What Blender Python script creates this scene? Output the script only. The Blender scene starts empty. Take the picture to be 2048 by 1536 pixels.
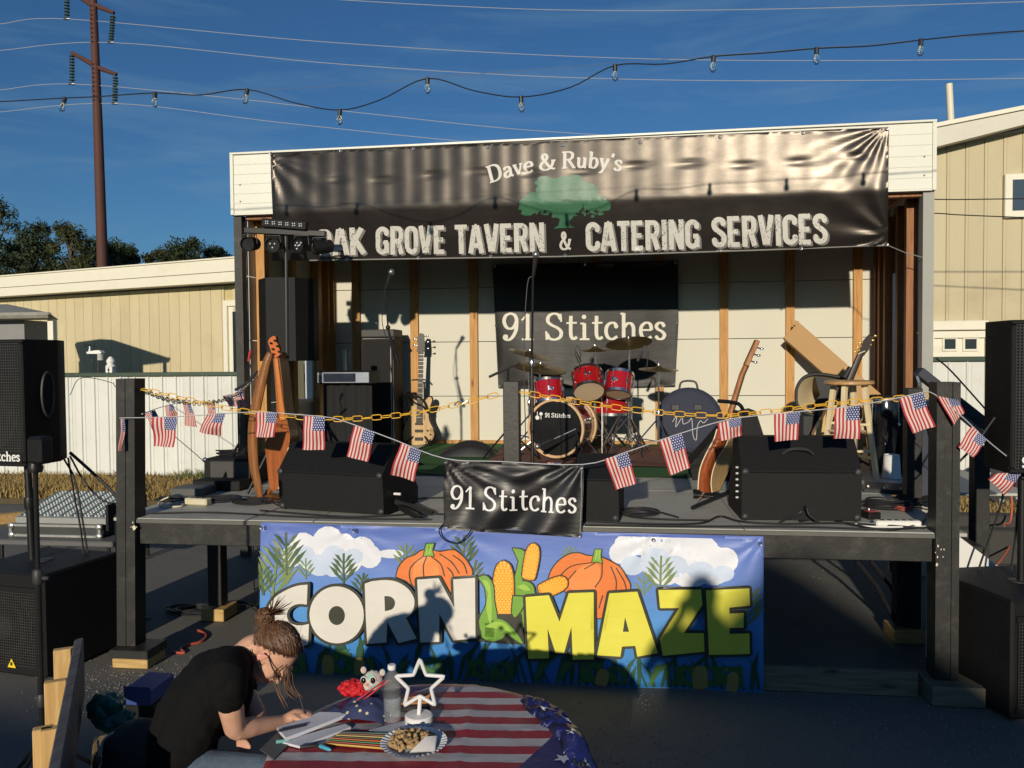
import bpy, bmesh, math, random
import numpy as np
from mathutils import Vector, Matrix, geometry, noise
random.seed(7)
PI = math.pi
scene = bpy.context.scene
COL = scene.collection
# ------------------------------------------------------------------ camera
F_PX, YAW, PITCH, ROLL = 1608.7, -0.1307, -0.0314, -0.0086
CAM = Vector((2.9213, -4.4957, 1.8225))
def cam_axes():
    w = Vector((math.sin(YAW)*math.cos(PITCH), math.cos(YAW)*math.cos(PITCH), math.sin(PITCH)))
    r = Vector((math.cos(YAW), -math.sin(YAW), 0)); u = r.cross(w)
    c, s = math.cos(ROLL), math.sin(ROLL)
    return c*r + s*u, -s*r + c*u, w
CR, CU, CW = cam_axes()
cd = bpy.data.cameras.new('camera'); cam = bpy.data.objects.new('camera', cd); COL.objects.link(cam)
cd.sensor_fit = 'HORIZONTAL'; cd.sensor_width = 36; cd.lens = F_PX/2048*36
cd.clip_start = .05; cd.clip_end = 2000
cam.matrix_world = Matrix(((CR.x, CU.x, -CW.x, CAM.x), (CR.y, CU.y, -CW.y, CAM.y), (CR.z, CU.z, -CW.z, CAM.z), (0, 0, 0, 1)))
scene.camera = cam
# ------------------------------------------------------------------ light
SUN = Vector((.0985, 1, -.2455)).normalized()           # the way sunlight travels
world = bpy.data.worlds.new('World'); scene.world = world; world.use_nodes = True
nt = world.node_tree; nt.nodes.clear()
sky = nt.nodes.new('ShaderNodeTexSky'); sky.sky_type = 'NISHITA'; sky.sun_disc = False
sky.sun_elevation = math.asin(-SUN.z); sky.sun_rotation = math.atan2(-SUN.x, -SUN.y)
sky.air_density = 1.0; sky.dust_density = .6; sky.ozone_density = 3.0; sky.altitude = 100
bg = nt.nodes.new('ShaderNodeBackground'); wo = nt.nodes.new('ShaderNodeOutputWorld')
bg.inputs['Strength'].default_value = .066
# thin streaks of high cloud in the sky
wtc = nt.nodes.new('ShaderNodeTexCoord'); wmp = nt.nodes.new('ShaderNodeMapping'); wno = nt.nodes.new('ShaderNodeTexNoise')
wmp.inputs['Scale'].default_value = (2.2, 2.2, 16); wmp.inputs['Rotation'].default_value = (.05, .06, 0)
wno.inputs['Scale'].default_value = 2.1; wno.inputs['Detail'].default_value = 7; wno.inputs['Roughness'].default_value = .6
wno.inputs['Distortion'].default_value = .4
wrp = nt.nodes.new('ShaderNodeValToRGB'); wrp.color_ramp.elements[0].position = .47; wrp.color_ramp.elements[1].position = .74
wrp.color_ramp.elements[0].color = (0, 0, 0, 1); wrp.color_ramp.elements[1].color = (.34, .34, .34, 1)
wmx = nt.nodes.new('ShaderNodeMix'); wmx.data_type = 'RGBA'
nt.links.new(wtc.outputs['Generated'], wmp.inputs['Vector']); nt.links.new(wmp.outputs[0], wno.inputs['Vector'])
nt.links.new(wno.outputs['Fac'], wrp.inputs[0]); nt.links.new(wrp.outputs[0], wmx.inputs['Factor'])
nt.links.new(sky.outputs[0], wmx.inputs[6]); wmx.inputs[7].default_value = (5.0, 5.2, 5.6, 1)
wtn = nt.nodes.new('ShaderNodeMix'); wtn.data_type = 'RGBA'; wtn.blend_type = 'MULTIPLY'; wtn.inputs['Factor'].default_value = 1; wtn.inputs[7].default_value = (.48, .81, 1.10, 1)
nt.links.new(wmx.outputs[2], wtn.inputs[6]); nt.links.new(wtn.outputs[2], bg.inputs[0]); nt.links.new(bg.outputs[0], wo.inputs[0])
sd = bpy.data.lights.new('sun', 'SUN'); sd.energy = 4.2; sd.angle = math.radians(.8); sd.color = (1, .885, .71)
so = bpy.data.objects.new('sun', sd); COL.objects.link(so); so.location = (-3, -30, 12)
so.rotation_euler = SUN.to_track_quat('-Z', 'Y').to_euler()
scene.view_settings.view_transform = 'Standard'; scene.view_settings.look = 'None'
scene.view_settings.exposure = 0.0; scene.view_settings.gamma = 1.0; scene.view_settings.use_curve_mapping = False
scene.cycles.max_bounces = 8; scene.cycles.transparent_max_bounces = 16
scene.cycles.caustics_reflective = False; scene.cycles.caustics_refractive = False
# ------------------------------------------------------------------ photo pixel -> place
def ray(u, v): return CW + CR*((u-1024)/F_PX) - CU*((v-768)/F_PX)
def A(u, v, y):                                   # on the upright plane at depth y
    d = ray(u, v); return CAM + d*((y-CAM.y)/d.y)
def Zp(u, v, z):                                  # on the level plane at height z
    d = ray(u, v); return CAM + d*((z-CAM.z)/d.z)
HD = .886                                         # deck height
def G(u, v): return Zp(u, v, HD)
def F(u, v): return Zp(u, v, 0)
def PL(u, v, P, n):
    d = ray(u, v); return CAM + d*((P-CAM).dot(n)/d.dot(n))
# the shelter stands very slightly turned to the deck
PHI = .0108
EW = Vector((math.cos(PHI), -math.sin(PHI), 0)); NW = Vector((math.sin(PHI), math.cos(PHI), 0))
OW = Vector((.0095, 4.2927, 0)); DS = 1.7565
def W(a, z, off=0): return OW + EW*a - NW*off + Vector((0, 0, z))
def AW(u, v, off=0): return PL(u, v, W(0, 0, off), NW)     # pixel onto the back wall (off = metres in front of it)
# ------------------------------------------------------------------ materials
MATS = {}
def node(t, kind, **kw):
    n = t.nodes.new(kind)
    for k, v in kw.items(): setattr(n, k, v)
    return n
def mat(name, col, rough=.6, metal=0, var=.12, scale=6, bump=0, bscale=40, spec=.5, trans=0, ior=1.45, alpha=1, coat=0, stretch=None, dirt=None, dirt_amt=0, dscale=3, sheen=0, emis=None, rand=0):
    if name in MATS: return MATS[name]
    m = bpy.data.materials.new(name); m.use_nodes = True; t = m.node_tree; b = t.nodes['Principled BSDF']
    b.inputs['Roughness'].default_value = rough; b.inputs['Metallic'].default_value = metal
    b.inputs['Specular IOR Level'].default_value = spec
    b.inputs['Transmission Weight'].default_value = trans; b.inputs['IOR'].default_value = ior
    b.inputs['Alpha'].default_value = alpha; b.inputs['Coat Weight'].default_value = coat
    if sheen: b.inputs['Sheen Weight'].default_value = sheen
    b.inputs['Base Color'].default_value = (*col, 1)
    tc = node(t, 'ShaderNodeTexCoord'); mp = node(t, 'ShaderNodeMapping'); t.links.new(tc.outputs['Object'], mp.inputs[0])
    if stretch: mp.inputs['Scale'].default_value = stretch
    if var:
        n = node(t, 'ShaderNodeTexNoise'); n.inputs['Scale'].default_value = scale; n.inputs['Detail'].default_value = 6; n.inputs['Roughness'].default_value = .65
        t.links.new(mp.outputs[0], n.inputs['Vector'])
        mx = node(t, 'ShaderNodeMix', data_type='RGBA')
        mx.inputs[6].default_value = (*[c*(1-var*1.6) for c in col], 1); mx.inputs[7].default_value = (*[min(1, c*(1+var*1.6)) for c in col], 1)
        t.links.new(n.outputs['Fac'], mx.inputs['Factor']); out = mx.outputs[2]
        if dirt:
            n2 = node(t, 'ShaderNodeTexNoise'); n2.inputs['Scale'].default_value = dscale; n2.inputs['Detail'].default_value = 8; n2.inputs['Roughness'].default_value = .7
            t.links.new(tc.outputs['Object'], n2.inputs['Vector'])
            rp = node(t, 'ShaderNodeValToRGB'); rp.color_ramp.elements[0].position = .5; rp.color_ramp.elements[1].position = .72
            t.links.new(n2.outputs['Fac'], rp.inputs[0])
            ml = node(t, 'ShaderNodeMath', operation='MULTIPLY'); ml.inputs[1].default_value = dirt_amt; t.links.new(rp.outputs[0], ml.inputs[0])
            mx2 = node(t, 'ShaderNodeMix', data_type='RGBA'); t.links.new(ml.outputs[0], mx2.inputs['Factor']); t.links.new(out, mx2.inputs[6]); mx2.inputs[7].default_value = (*dirt, 1); out = mx2.outputs[2]
        if rand:                                                # each board a touch different
            oi = node(t, 'ShaderNodeObjectInfo'); mr = node(t, 'ShaderNodeMapRange'); mr.inputs[3].default_value = 1-rand; mr.inputs[4].default_value = 1+rand; t.links.new(oi.outputs['Random'], mr.inputs[0])
            hs = node(t, 'ShaderNodeHueSaturation'); t.links.new(mr.outputs[0], hs.inputs['Value']); t.links.new(out, hs.inputs['Color']); out = hs.outputs[0]
        t.links.new(out, b.inputs['Base Color'])
        rr = node(t, 'ShaderNodeMapRange'); rr.inputs[3].default_value = max(.02, rough-.08); rr.inputs[4].default_value = min(1, rough+.1)
        t.links.new(n.outputs['Fac'], rr.inputs[0]); t.links.new(rr.outputs[0], b.inputs['Roughness'])
    if bump:
        n3 = node(t, 'ShaderNodeTexNoise'); n3.inputs['Scale'].default_value = bscale; n3.inputs['Detail'].default_value = 5
        t.links.new(mp.outputs[0], n3.inputs['Vector']); bp = node(t, 'ShaderNodeBump'); bp.inputs['Strength'].default_value = bump; bp.inputs['Distance'].default_value = .01
        t.links.new(n3.outputs['Fac'], bp.inputs['Height']); t.links.new(bp.outputs[0], b.inputs['Normal'])
    if emis: b.inputs['Emission Color'].default_value = (*emis[:3], 1); b.inputs['Emission Strength'].default_value = emis[3]
    MATS[name] = m; return m
def wood(name, col, dark, axis='Z', rough=.65, rings=9):
    if name in MATS: return MATS[name]
    m = mat(name, col, rough, var=0, bump=.12, bscale=60); t = m.node_tree; b = t.nodes['Principled BSDF']
    tc = node(t, 'ShaderNodeTexCoord'); mp = node(t, 'ShaderNodeMapping'); t.links.new(tc.outputs['Object'], mp.inputs[0])
    s = {'X': (1, 14, 14), 'Y': (14, 1, 14), 'Z': (14, 14, 1)}[axis]; mp.inputs['Scale'].default_value = s
    n = node(t, 'ShaderNodeTexNoise'); n.inputs['Scale'].default_value = rings*.45; n.inputs['Detail'].default_value = 5; n.inputs['Distortion'].default_value = .6
    t.links.new(mp.outputs[0], n.inputs['Vector'])
    rp = node(t, 'ShaderNodeValToRGB'); e = rp.color_ramp.elements; e[0].position = .35; e[0].color = (*dark, 1); e[1].position = .62; e[1].color = (*col, 1)
    t.links.new(n.outputs['Fac'], rp.inputs[0])
    # knots
    mp2 = node(t, 'ShaderNodeMapping'); t.links.new(tc.outputs['Object'], mp2.inputs[0]); mp2.inputs['Scale'].default_value = {'X': (3, 10, 10), 'Y': (10, 3, 10), 'Z': (10, 10, 3)}[axis]
    v = node(t, 'ShaderNodeTexVoronoi'); v.inputs['Scale'].default_value = .9; t.links.new(mp2.outputs[0], v.inputs['Vector'])
    r2 = node(t, 'ShaderNodeValToRGB'); r2.color_ramp.elements[0].position = .05; r2.color_ramp.elements[0].color = (1, 1, 1, 1); r2.color_ramp.elements[1].position = .16; r2.color_ramp.elements[1].color = (0, 0, 0, 1)
    t.links.new(v.outputs['Distance'], r2.inputs[0])
    mx = node(t, 'ShaderNodeMix', data_type='RGBA'); t.links.new(r2.outputs[0], mx.inputs['Factor']); t.links.new(rp.outputs[0], mx.inputs[6]); mx.inputs[7].default_value = (*[c*.45 for c in dark], 1)
    t.links.new(mx.outputs[2], b.inputs['Base Color']); return m
# ------------------------------------------------------------------ mesh builder
class MB:
    def __init__(s, M=None): s.v = []; s.f = []; s.M = M or Matrix()
    def add(s, vs, fs):
        o = len(s.v); s.v += [s.M @ Vector(p) for p in vs]; s.f += [tuple(i+o for i in f) for f in fs]; return s
    def box(s, c, d, R=None, bev=0):
        hx, hy, hz = d[0]/2, d[1]/2, d[2]/2; c = Vector(c); R = R or Matrix.Identity(3)
        if not bev:
            vs = [Vector((x*hx, y*hy, z*hz)) for x in (-1, 1) for y in (-1, 1) for z in (-1, 1)]
            fs = [(0, 1, 3, 2), (4, 6, 7, 5), (0, 4, 5, 1), (2, 3, 7, 6), (0, 2, 6, 4), (1, 5, 7, 3)]
        else:
            b = min(bev, hx*.95, hy*.95, hz*.95); vs = []; idx = {}
            for x in (-1, 1):
                for y in (-1, 1):
                    for z in (-1, 1):
                        for a in range(3):
                            p = [x*(hx-b), y*(hy-b), z*(hz-b)]; p[a] = (x*hx, y*hy, z*hz)[a]
                            idx[(x, y, z, a)] = len(vs); vs.append(Vector(p))
            I = idx; fs = []; S = (-1, 1)
            for q in S:
                o = [(-1, -1), (1, -1), (1, 1), (-1, 1)]
                f0 = [I[(q, y, z, 0)] for y, z in o]; f1 = [I[(y, q, z, 1)] for y, z in o]; f2 = [I[(y, z, q, 2)] for y, z in o]
                fs += [tuple(f0 if q > 0 else f0[::-1]), tuple(f1[::-1] if q > 0 else f1), tuple(f2 if q > 0 else f2[::-1])]
            for p in S:
                for q in S:
                    fs += [(I[(p, q, -1, 0)], I[(p, q, 1, 0)], I[(p, q, 1, 1)], I[(p, q, -1, 1)]),
                           (I[(p, -1, q, 0)], I[(p, 1, q, 0)], I[(p, 1, q, 2)], I[(p, -1, q, 2)]),
                           (I[(-1, p, q, 1)], I[(1, p, q, 1)], I[(1, p, q, 2)], I[(-1, p, q, 2)])]
                    for z in S: fs.append((I[(p, q, z, 0)], I[(p, q, z, 1)], I[(p, q, z, 2)]))
        return s.add([c + R @ p for p in vs], fs)
    def bb(s, x0, x1, y0, y1, z0, z1, bev=0): return s.box(((x0+x1)/2, (y0+y1)/2, (z0+z1)/2), (abs(x1-x0), abs(y1-y0), abs(z1-z0)), None, bev)
    def tube(s, pts, r, n=8, caps=True, flat=None):
        pts = [Vector(p) for p in pts]; k = len(pts); rs = r if isinstance(r, (list, tuple)) else [r]*k
        up = None; vs = []; fs = []
        for i, p in enumerate(pts):
            d = (pts[min(i+1, k-1)]-pts[max(i-1, 0)])
            d = d.normalized() if d.length > 1e-9 else Vector((0, 0, 1))
            if up is None: up = Vector((0, 0, 1)) if abs(d.z) < .9 else Vector((0, 1, 0))
            a = d.cross(up)
            if a.length < 1e-6: a = d.cross(Vector((1, 0, 0)))
            a.normalize(); b = a.cross(d); up = b
            for j in range(n):
                t = 2*PI*j/n; vs.append(p + a*(math.cos(t)*rs[i]) + b*(math.sin(t)*rs[i]*(flat or 1)))
        for i in range(k-1):
            for j in range(n): fs.append((i*n+j, i*n+(j+1) % n, (i+1)*n+(j+1) % n, (i+1)*n+j))
        if caps: fs += [tuple(range(n))[::-1], tuple(range((k-1)*n, k*n))]
        return s.add(vs, fs)
    def lathe(s, prof, n=24, M=None, caps=True):
        M = M or Matrix(); vs = []; fs = []; k = len(prof)
        for r, z in prof:
            for j in range(n):
                t = 2*PI*j/n; vs.append(M @ Vector((r*math.cos(t), r*math.sin(t), z)))
        for i in range(k-1):
            for j in range(n): fs.append((i*n+j, i*n+(j+1) % n, (i+1)*n+(j+1) % n, (i+1)*n+j))
        if caps: fs += [tuple(range(n))[::-1], tuple(range((k-1)*n, k*n))]
        return s.add(vs, fs)
    def prism(s, poly, d, M=None):                    # polygon in local XZ, thickness along Y from 0 to d
        M = M or Matrix(); n = len(poly)
        vs = [M @ Vector((x, 0, z)) for x, z in poly] + [M @ Vector((x, d, z)) for x, z in poly]
        fs = [tuple(range(n)), tuple(range(2*n-1, n-1, -1))] + [(i, i+n, (i+1) % n+n, (i+1) % n) for i in range(n)]
        return s.add(vs, fs)
    def grid(s, fn, nu, nv):
        vs = [fn(i/nu, j/nv) for j in range(nv+1) for i in range(nu+1)]
        fs = [(j*(nu+1)+i, j*(nu+1)+i+1, (j+1)*(nu+1)+i+1, (j+1)*(nu+1)+i) for j in range(nv) for i in range(nu)]
        return s.add(vs, fs)
    def ball(s, c, r, n=12, m=8, R=None):
        c = Vector(c); r = Vector(r) if hasattr(r, '__len__') else Vector((r, r, r)); R = R or Matrix.Identity(3); vs = []; fs = []
        for i in range(1, m):
            a = PI*i/m
            for j in range(n):
                t = 2*PI*j/n; vs.append(c + R @ Vector((r.x*math.sin(a)*math.cos(t), r.y*math.sin(a)*math.sin(t), r.z*math.cos(a))))
        vs += [c + R @ Vector((0, 0, r.z)), c - R @ Vector((0, 0, r.z))]; k = (m-1)*n
        for i in range(m-2):
            for j in range(n): fs.append((i*n+j, (i+1)*n+j, (i+1)*n+(j+1) % n, i*n+(j+1) % n))
        for j in range(n): fs += [(k, j, (j+1) % n), (k+1, (m-2)*n+(j+1) % n, (m-2)*n+j)]
        return s.add(vs, fs)
    def mesh(s, name, sharp=35):
        me = bpy.data.meshes.new(name); me.from_pydata([tuple(p) for p in s.v], [], s.f); me.update()
        bm = bmesh.new(); bm.from_mesh(me); bmesh.ops.recalc_face_normals(bm, faces=bm.faces) if sharp != 'keep' else None; bm.to_mesh(me); bm.free()
        me.polygons.foreach_set('use_smooth', [True]*len(me.polygons))
        if sharp != 'keep': me.set_sharp_from_angle(angle=math.radians(sharp))
        return me
def obj(name, me, m=None):
    o = bpy.data.objects.new(name, me); COL.objects.link(o)
    if m is not None and len(me.materials) == 0: me.materials.append(m)
    return o
def tag(o, label=None, cat=None, group=None, kind=None):
    if label: o['label'] = label
    if cat: o['category'] = cat
    if group: o['group'] = group
    if kind: o['kind'] = kind
    return o
def rebase(o):
    me = o.data; n = len(me.vertices); c = np.empty(n*3); me.vertices.foreach_get('co', c); c = c.reshape(-1, 3)
    lo, hi = c.min(0), c.max(0); b = Vector(((lo[0]+hi[0])/2, (lo[1]+hi[1])/2, lo[2]))
    me.transform(Matrix.Translation(-b)); o.location = b; return o
def single(name, mb, m, label, cat, group=None, sharp=35):
    return tag(rebase(obj(name, mb.mesh(name, sharp), m)), label, cat, group)
def structure(name, mb, m, kind='structure', sharp=35):
    return tag(rebase(obj(name, mb.mesh(name, sharp), m)), kind=kind)
class Thing:
    def __init__(s, name, label, cat, group=None):
        s.e = bpy.data.objects.new(name, None); COL.objects.link(s.e); s.e.empty_display_size = .1
        tag(s.e, label, cat, group); s.parts = []; s.sub = []
    def part(s, name, mb, m, parent=None, label=None, sharp=35):
        me = mb.mesh(name, sharp) if isinstance(mb, MB) else mb
        o = obj(name, me, m)
        if label: o['label'] = label
        s.parts.append((o, parent)); return o
    def copy(s, src, loc=None, M=None, parent=None, name=None):      # another piece that shares its mesh
        o = src.copy(); COL.objects.link(o)
        if M is not None: o.matrix_basis = M
        elif loc is not None: o.location = loc
        s.parts.append((o, parent)); return o
    def done(s):
        lo = np.full(3, 1e9); hi = -lo
        bpy.context.view_layer.update()
        for o, _ in s.parts:
            for c in o.bound_box:
                p = np.array(o.matrix_basis @ Vector(c)); lo = np.minimum(lo, p); hi = np.maximum(hi, p)
        b = Vector(((lo[0]+hi[0])/2, (lo[1]+hi[1])/2, lo[2])); s.e.location = b
        T = Matrix.Translation(-b); seen = set()
        for o, par in s.parts:
            if o.matrix_basis == Matrix() and o.data.users == 1: o.data.transform(T)
            else: o.matrix_basis = T @ o.matrix_basis
        for o, par in s.parts:
            o.parent = par or s.e
            if par is not None: o.matrix_basis = par.matrix_basis.inverted() @ o.matrix_basis
        return s.e
def rotz(a): return Matrix.Rotation(a, 3, 'Z')
def frame(o, x, y, z):                                 # 4x4 from axes
    return Matrix(((x[0], y[0], z[0], o[0]), (x[1], y[1], z[1], o[1]), (x[2], y[2], z[2], o[2]), (0, 0, 0, 1)))
def TR(loc, rz=0, rx=0, ry=0): return Matrix.Translation(Vector(loc)) @ Matrix.Rotation(rz, 4, 'Z') @ Matrix.Rotation(rx, 4, 'X') @ Matrix.Rotation(ry, 4, 'Y')
def along(p, q):                                       # frame at p whose Z runs to q
    p = Vector(p); z = (Vector(q)-p).normalized(); x = z.orthogonal().normalized(); return frame(p, x, z.cross(x), z)
def spline(pts, n=8):
    P = [Vector(p) for p in pts]; P = [P[0]*2-P[1]] + P + [P[-1]*2-P[-2]]; out = []
    for i in range(1, len(P)-2):
        a, b, c, d = P[i-1:i+3]
        for k in range(n):
            t = k/n; out.append(.5*((2*b)+(c-a)*t+(2*a-5*b+4*c-d)*t*t+(3*b-a-3*c+d)*t**3))
    return out + [P[-2]]
def spl2(pts, n=6): return [(p.x, p.y) for p in spline([(x, y, 0) for x, y in pts], n)]
# ------------------------------------------------------------------ flat print that follows a surface
def tess(solid, holes=(), grid=0):
    """2D polygons (union, minus holes) -> points, triangles"""
    vs = []; faces = []
    for p in list(solid)+list(holes):
        k = len(vs); vs += [Vector((float(x), float(y))) for x, y in p]; f = list(range(k, k+len(p)))
        ar = sum(p[i-1][0]*p[i][1]-p[i][0]*p[i-1][1] for i in range(len(p))); faces.append(f if ar > 0 else f[::-1])
    if grid:
        xs = [v.x for v in vs]; ys = [v.y for v in vs]; x = math.floor(min(xs)/grid)*grid
        while x < max(xs):
            y = math.floor(min(ys)/grid)*grid
            while y < max(ys): vs.append(Vector((x+.137, y+.071))); y += grid
            x += grid
    ns = len(solid)
    ov, _, of, _, _, orig = geometry.delaunay_2d_cdt(vs, [], faces, 0, 1e-4)
    tri = [tuple(f) for f, s in zip(of, orig) if s and any(i < ns for i in s) and not any(i >= ns for i in s)]
    return ov, tri
def print_mb(groups, surf, off, grid=14):
    """groups: list of (solids, holes); surf(u, v, off) -> world point"""
    mb = MB()
    for so, ho in groups:
        pv, tri = tess(so, ho, grid); mb.add([surf(p.x, p.y, off) for p in pv], [])
        o = len(mb.v)-len(pv)
        for t in tri:
            a, b, c = (mb.v[i+o] for i in t)
            mb.f.append(tuple(i+o for i in (t if (b-a).cross(c-a).dot(CAM-a) > 0 else t[::-1])))
    used = sorted({i for f in mb.f for i in f}); mp = {i: k for k, i in enumerate(used)}
    mb.v = [mb.v[i] for i in used]; mb.f = [tuple(mp[i] for i in f) for f in mb.f]
    return mb
def prints(T, name, groups, surf, off, grid, m, parent):
    """one part for each printed piece; very many tiny ones stay joined"""
    if len(groups) > 40:
        o = T.part(name, print_mb(groups, surf, off, grid), m, parent, sharp='keep'); o['kind'] = 'stuff'; return o
    for g in groups: o = T.part(name, print_mb([g], surf, off, grid), m, parent, sharp='keep')
    return o
def disc(cx, cy, r, ry=None, n=14, rot=0):
    ry = ry or r; c, s = math.cos(rot), math.sin(rot)
    return [(cx+r*math.cos(t)*c-ry*math.sin(t)*s, cy+r*math.cos(t)*s+ry*math.sin(t)*c) for t in [2*PI*i/n for i in range(n)]]
def ribbon(pts, w0, w1=None, closed=False):
    """broad-nib stroke: w0 across level strokes, w1 across upright strokes; list of polygons"""
    w1 = w1 or w0; out = []; P = pts + ([pts[0]] if closed else [])
    def hw(dx, dy):
        l = math.hypot(dx, dy) or 1; return .5*(w0 + (w1-w0)*abs(dy/l))
    for (x0, y0), (x1, y1) in zip(P, P[1:]):
        l = math.hypot(x1-x0, y1-y0)
        if l < 1e-6: continue
        h = hw(x1-x0, y1-y0); nx, ny = -(y1-y0)/l*h, (x1-x0)/l*h
        out.append([(x0+nx, y0+ny), (x1+nx, y1+ny), (x1-nx, y1-ny), (x0-nx, y0-ny)])
    for i in range(1 if not closed else 0, len(P)-1):
        x, y = P[i]; a = P[i-1] if i else P[-2]; h = min(hw(x-a[0], y-a[1]), hw(P[i+1][0]-x, P[i+1][1]-y)); out.append(disc(x, y, h*.99, n=9, rot=.3))
    return out
# ------------------------------------------------------------------ lettering drawn with a pen: l = straight, c = curve, s = thin serif, d = dot
SERIF = {
 'D': (.80, [('l', (.15, 0), (.15, 1)), ('c', (.15, .98), (.42, .97), (.62, .82), (.68, .5), (.62, .18), (.42, .03), (.15, .02)), ('s', (0, .02), (.3, .02)), ('s', (0, .98), (.3, .98))]),
 'a': (.56, [('c', (.1, .5), (.16, .61), (.29, .63), (.39, .54), (.41, .35), (.41, .12), (.52, .03)), ('c', (.41, .4), (.2, .34), (.08, .2), (.12, .05), (.25, .03), (.41, .14))]),
 'v': (.54, [('l', (.07, .62), (.26, .02)), ('t', (.26, .02), (.44, .62)), ('s', (-.02, .62), (.2, .62)), ('s', (.34, .62), (.53, .62))]),
 'e': (.52, [('t', (.08, .36), (.46, .36)), ('c', (.46, .36), (.42, .57), (.27, .64), (.1, .52), (.06, .3), (.13, .09), (.29, .02), (.46, .11))]),
 '&': (.92, [('c', (.78, .52), (.68, .22), (.47, .02), (.2, .03), (.06, .2), (.15, .42), (.36, .58), (.45, .78), (.34, .96), (.22, .88), (.22, .7), (.4, .4), (.62, .1), (.86, .02)), ('s', (.66, .54), (.9, .54))]),
 'R': (.76, [('l', (.15, 0), (.15, 1)), ('c', (.15, .98), (.42, .97), (.56, .85), (.54, .62), (.38, .52), (.15, .51)), ('l', (.36, .5), (.66, .03)), ('s', (0, .02), (.3, .02)), ('s', (0, .98), (.3, .98)), ('s', (.58, .02), (.76, .02))]),
 'u': (.62, [('l', (.13, .62), (.13, .2)), ('c', (.13, .2), (.2, .04), (.34, .05), (.46, .2)), ('l', (.46, .62), (.46, 0)), ('s', (.02, .61), (.13, .61)), ('s', (.35, .61), (.46, .61)), ('s', (.46, .02), (.58, .02))]),
 'b': (.60, [('l', (.13, 0), (.13, 1)), ('c', (.13, .48), (.26, .62), (.43, .57), (.5, .33), (.42, .07), (.27, .02), (.13, .12)), ('s', (.01, .98), (.13, .98))]),
 'y': (.54, [('l', (.07, .62), (.27, .04)), ('c', (.45, .62), (.3, .12), (.17, -.2), (.03, -.22)), ('s', (-.02, .62), (.2, .62)), ('s', (.34, .62), (.53, .62))]),
 "'": (.22, [('l', (.11, 1), (.08, .76))]),
 's': (.46, [('c', (.37, .49), (.29, .62), (.16, .62), (.07, .51), (.13, .39), (.29, .3), (.38, .18), (.31, .04), (.16, .02), (.05, .13))]),
 '9': (.60, [('c', (.3, 1), (.12, .92), (.05, .7), (.14, .48), (.3, .42), (.44, .52), (.52, .74), (.45, .93), (.3, 1)), ('c', (.52, .74), (.5, .38), (.36, .1), (.2, 0), (.07, .06), (.09, .16), (.17, .14)), ('d', (.13, .11), .07)]),
 '1': (.56, [('l', (.28, 0), (.28, .98)), ('t', (.06, .74), (.28, .98)), ('s', (.06, .02), (.5, .02))]),
 'S': (.72, [('c', (.58, .78), (.5, .94), (.32, .99), (.14, .9), (.1, .7), (.24, .56), (.46, .45), (.6, .3), (.56, .1), (.36, .01), (.16, .06), (.07, .22)), ('s', (.6, .68), (.58, .98)), ('s', (.04, .32), (.06, 0))]),
 't': (.44, [('c', (.2, .9), (.19, .5), (.2, .16), (.29, .03), (.42, .1)), ('s', (.03, .63), (.42, .64))]),
 'i': (.42, [('l', (.21, 0), (.21, .62)), ('s', (.06, .61), (.21, .61)), ('s', (.04, .02), (.4, .02)), ('d', (.2, .86), .085)]),
 'c': (.54, [('c', (.46, .48), (.38, .62), (.24, .63), (.1, .52), (.06, .3), (.13, .09), (.29, .02), (.48, .12)), ('d', (.44, .5), .08)]),
 'h': (.66, [('l', (.13, 0), (.13, 1)), ('c', (.13, .44), (.26, .6), (.4, .61), (.49, .48), (.5, .3)), ('l', (.5, .34), (.5, 0)), ('s', (.0, .02), (.27, .02)), ('s', (.38, .02), (.64, .02)), ('s', (.01, .98), (.13, .98))]),
}
BLOCK = {
 'O': (.54, [('c', (.10, .2), (.10, .8), (.27, .91), (.44, .8), (.44, .2), (.27, .09), (.10, .2))]),
 'A': (.58, [('l', (.08, 0), (.25, .96)), ('l', (.33, .96), (.50, 0)), ('s', (.16, .27), (.42, .27)), ('l', (.25, .93), (.33, .93))]),
 'K': (.58, [('l', (.11, 0), (.11, 1)), ('l', (.44, .97), (.16, .48)), ('l', (.2, .56), (.48, .03))]),
 'G': (.56, [('c', (.44, .72), (.43, .84), (.27, .91), (.11, .8), (.10, .5), (.11, .2), (.27, .09), (.43, .18), (.44, .3)), ('l', (.44, .42), (.44, .06)), ('s', (.3, .43), (.5, .43))]),
 'R': (.57, [('l', (.11, 0), (.11, 1)), ('c', (.11, .91), (.36, .91), (.44, .8), (.44, .6), (.36, .48), (.11, .48)), ('l', (.32, .48), (.46, .02))]),
 'V': (.57, [('l', (.09, 1), (.25, .05)), ('l', (.31, .05), (.48, 1))]),
 'E': (.50, [('l', (.11, 0), (.11, 1)), ('s', (.11, .92), (.44, .92)), ('s', (.11, .5), (.40, .5)), ('s', (.11, .08), (.44, .08))]),
 'T': (.50, [('l', (.25, 0), (.25, .95)), ('s', (.02, .92), (.48, .92))]),
 'N': (.60, [('l', (.11, 0), (.11, 1)), ('l', (.48, 0), (.48, 1)), ('l', (.13, .94), (.46, .06))]),
 'C': (.54, [('c', (.44, .70), (.43, .83), (.27, .91), (.11, .8), (.10, .5), (.11, .2), (.27, .09), (.43, .17), (.44, .3))]),
 'I': (.26, [('l', (.13, 0), (.13, 1))]),
 'S': (.53, [('c', (.43, .74), (.4, .86), (.26, .91), (.12, .84), (.1, .68), (.2, .56), (.36, .45), (.44, .31), (.4, .14), (.26, .09), (.12, .14), (.09, .28))]),
}
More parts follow.
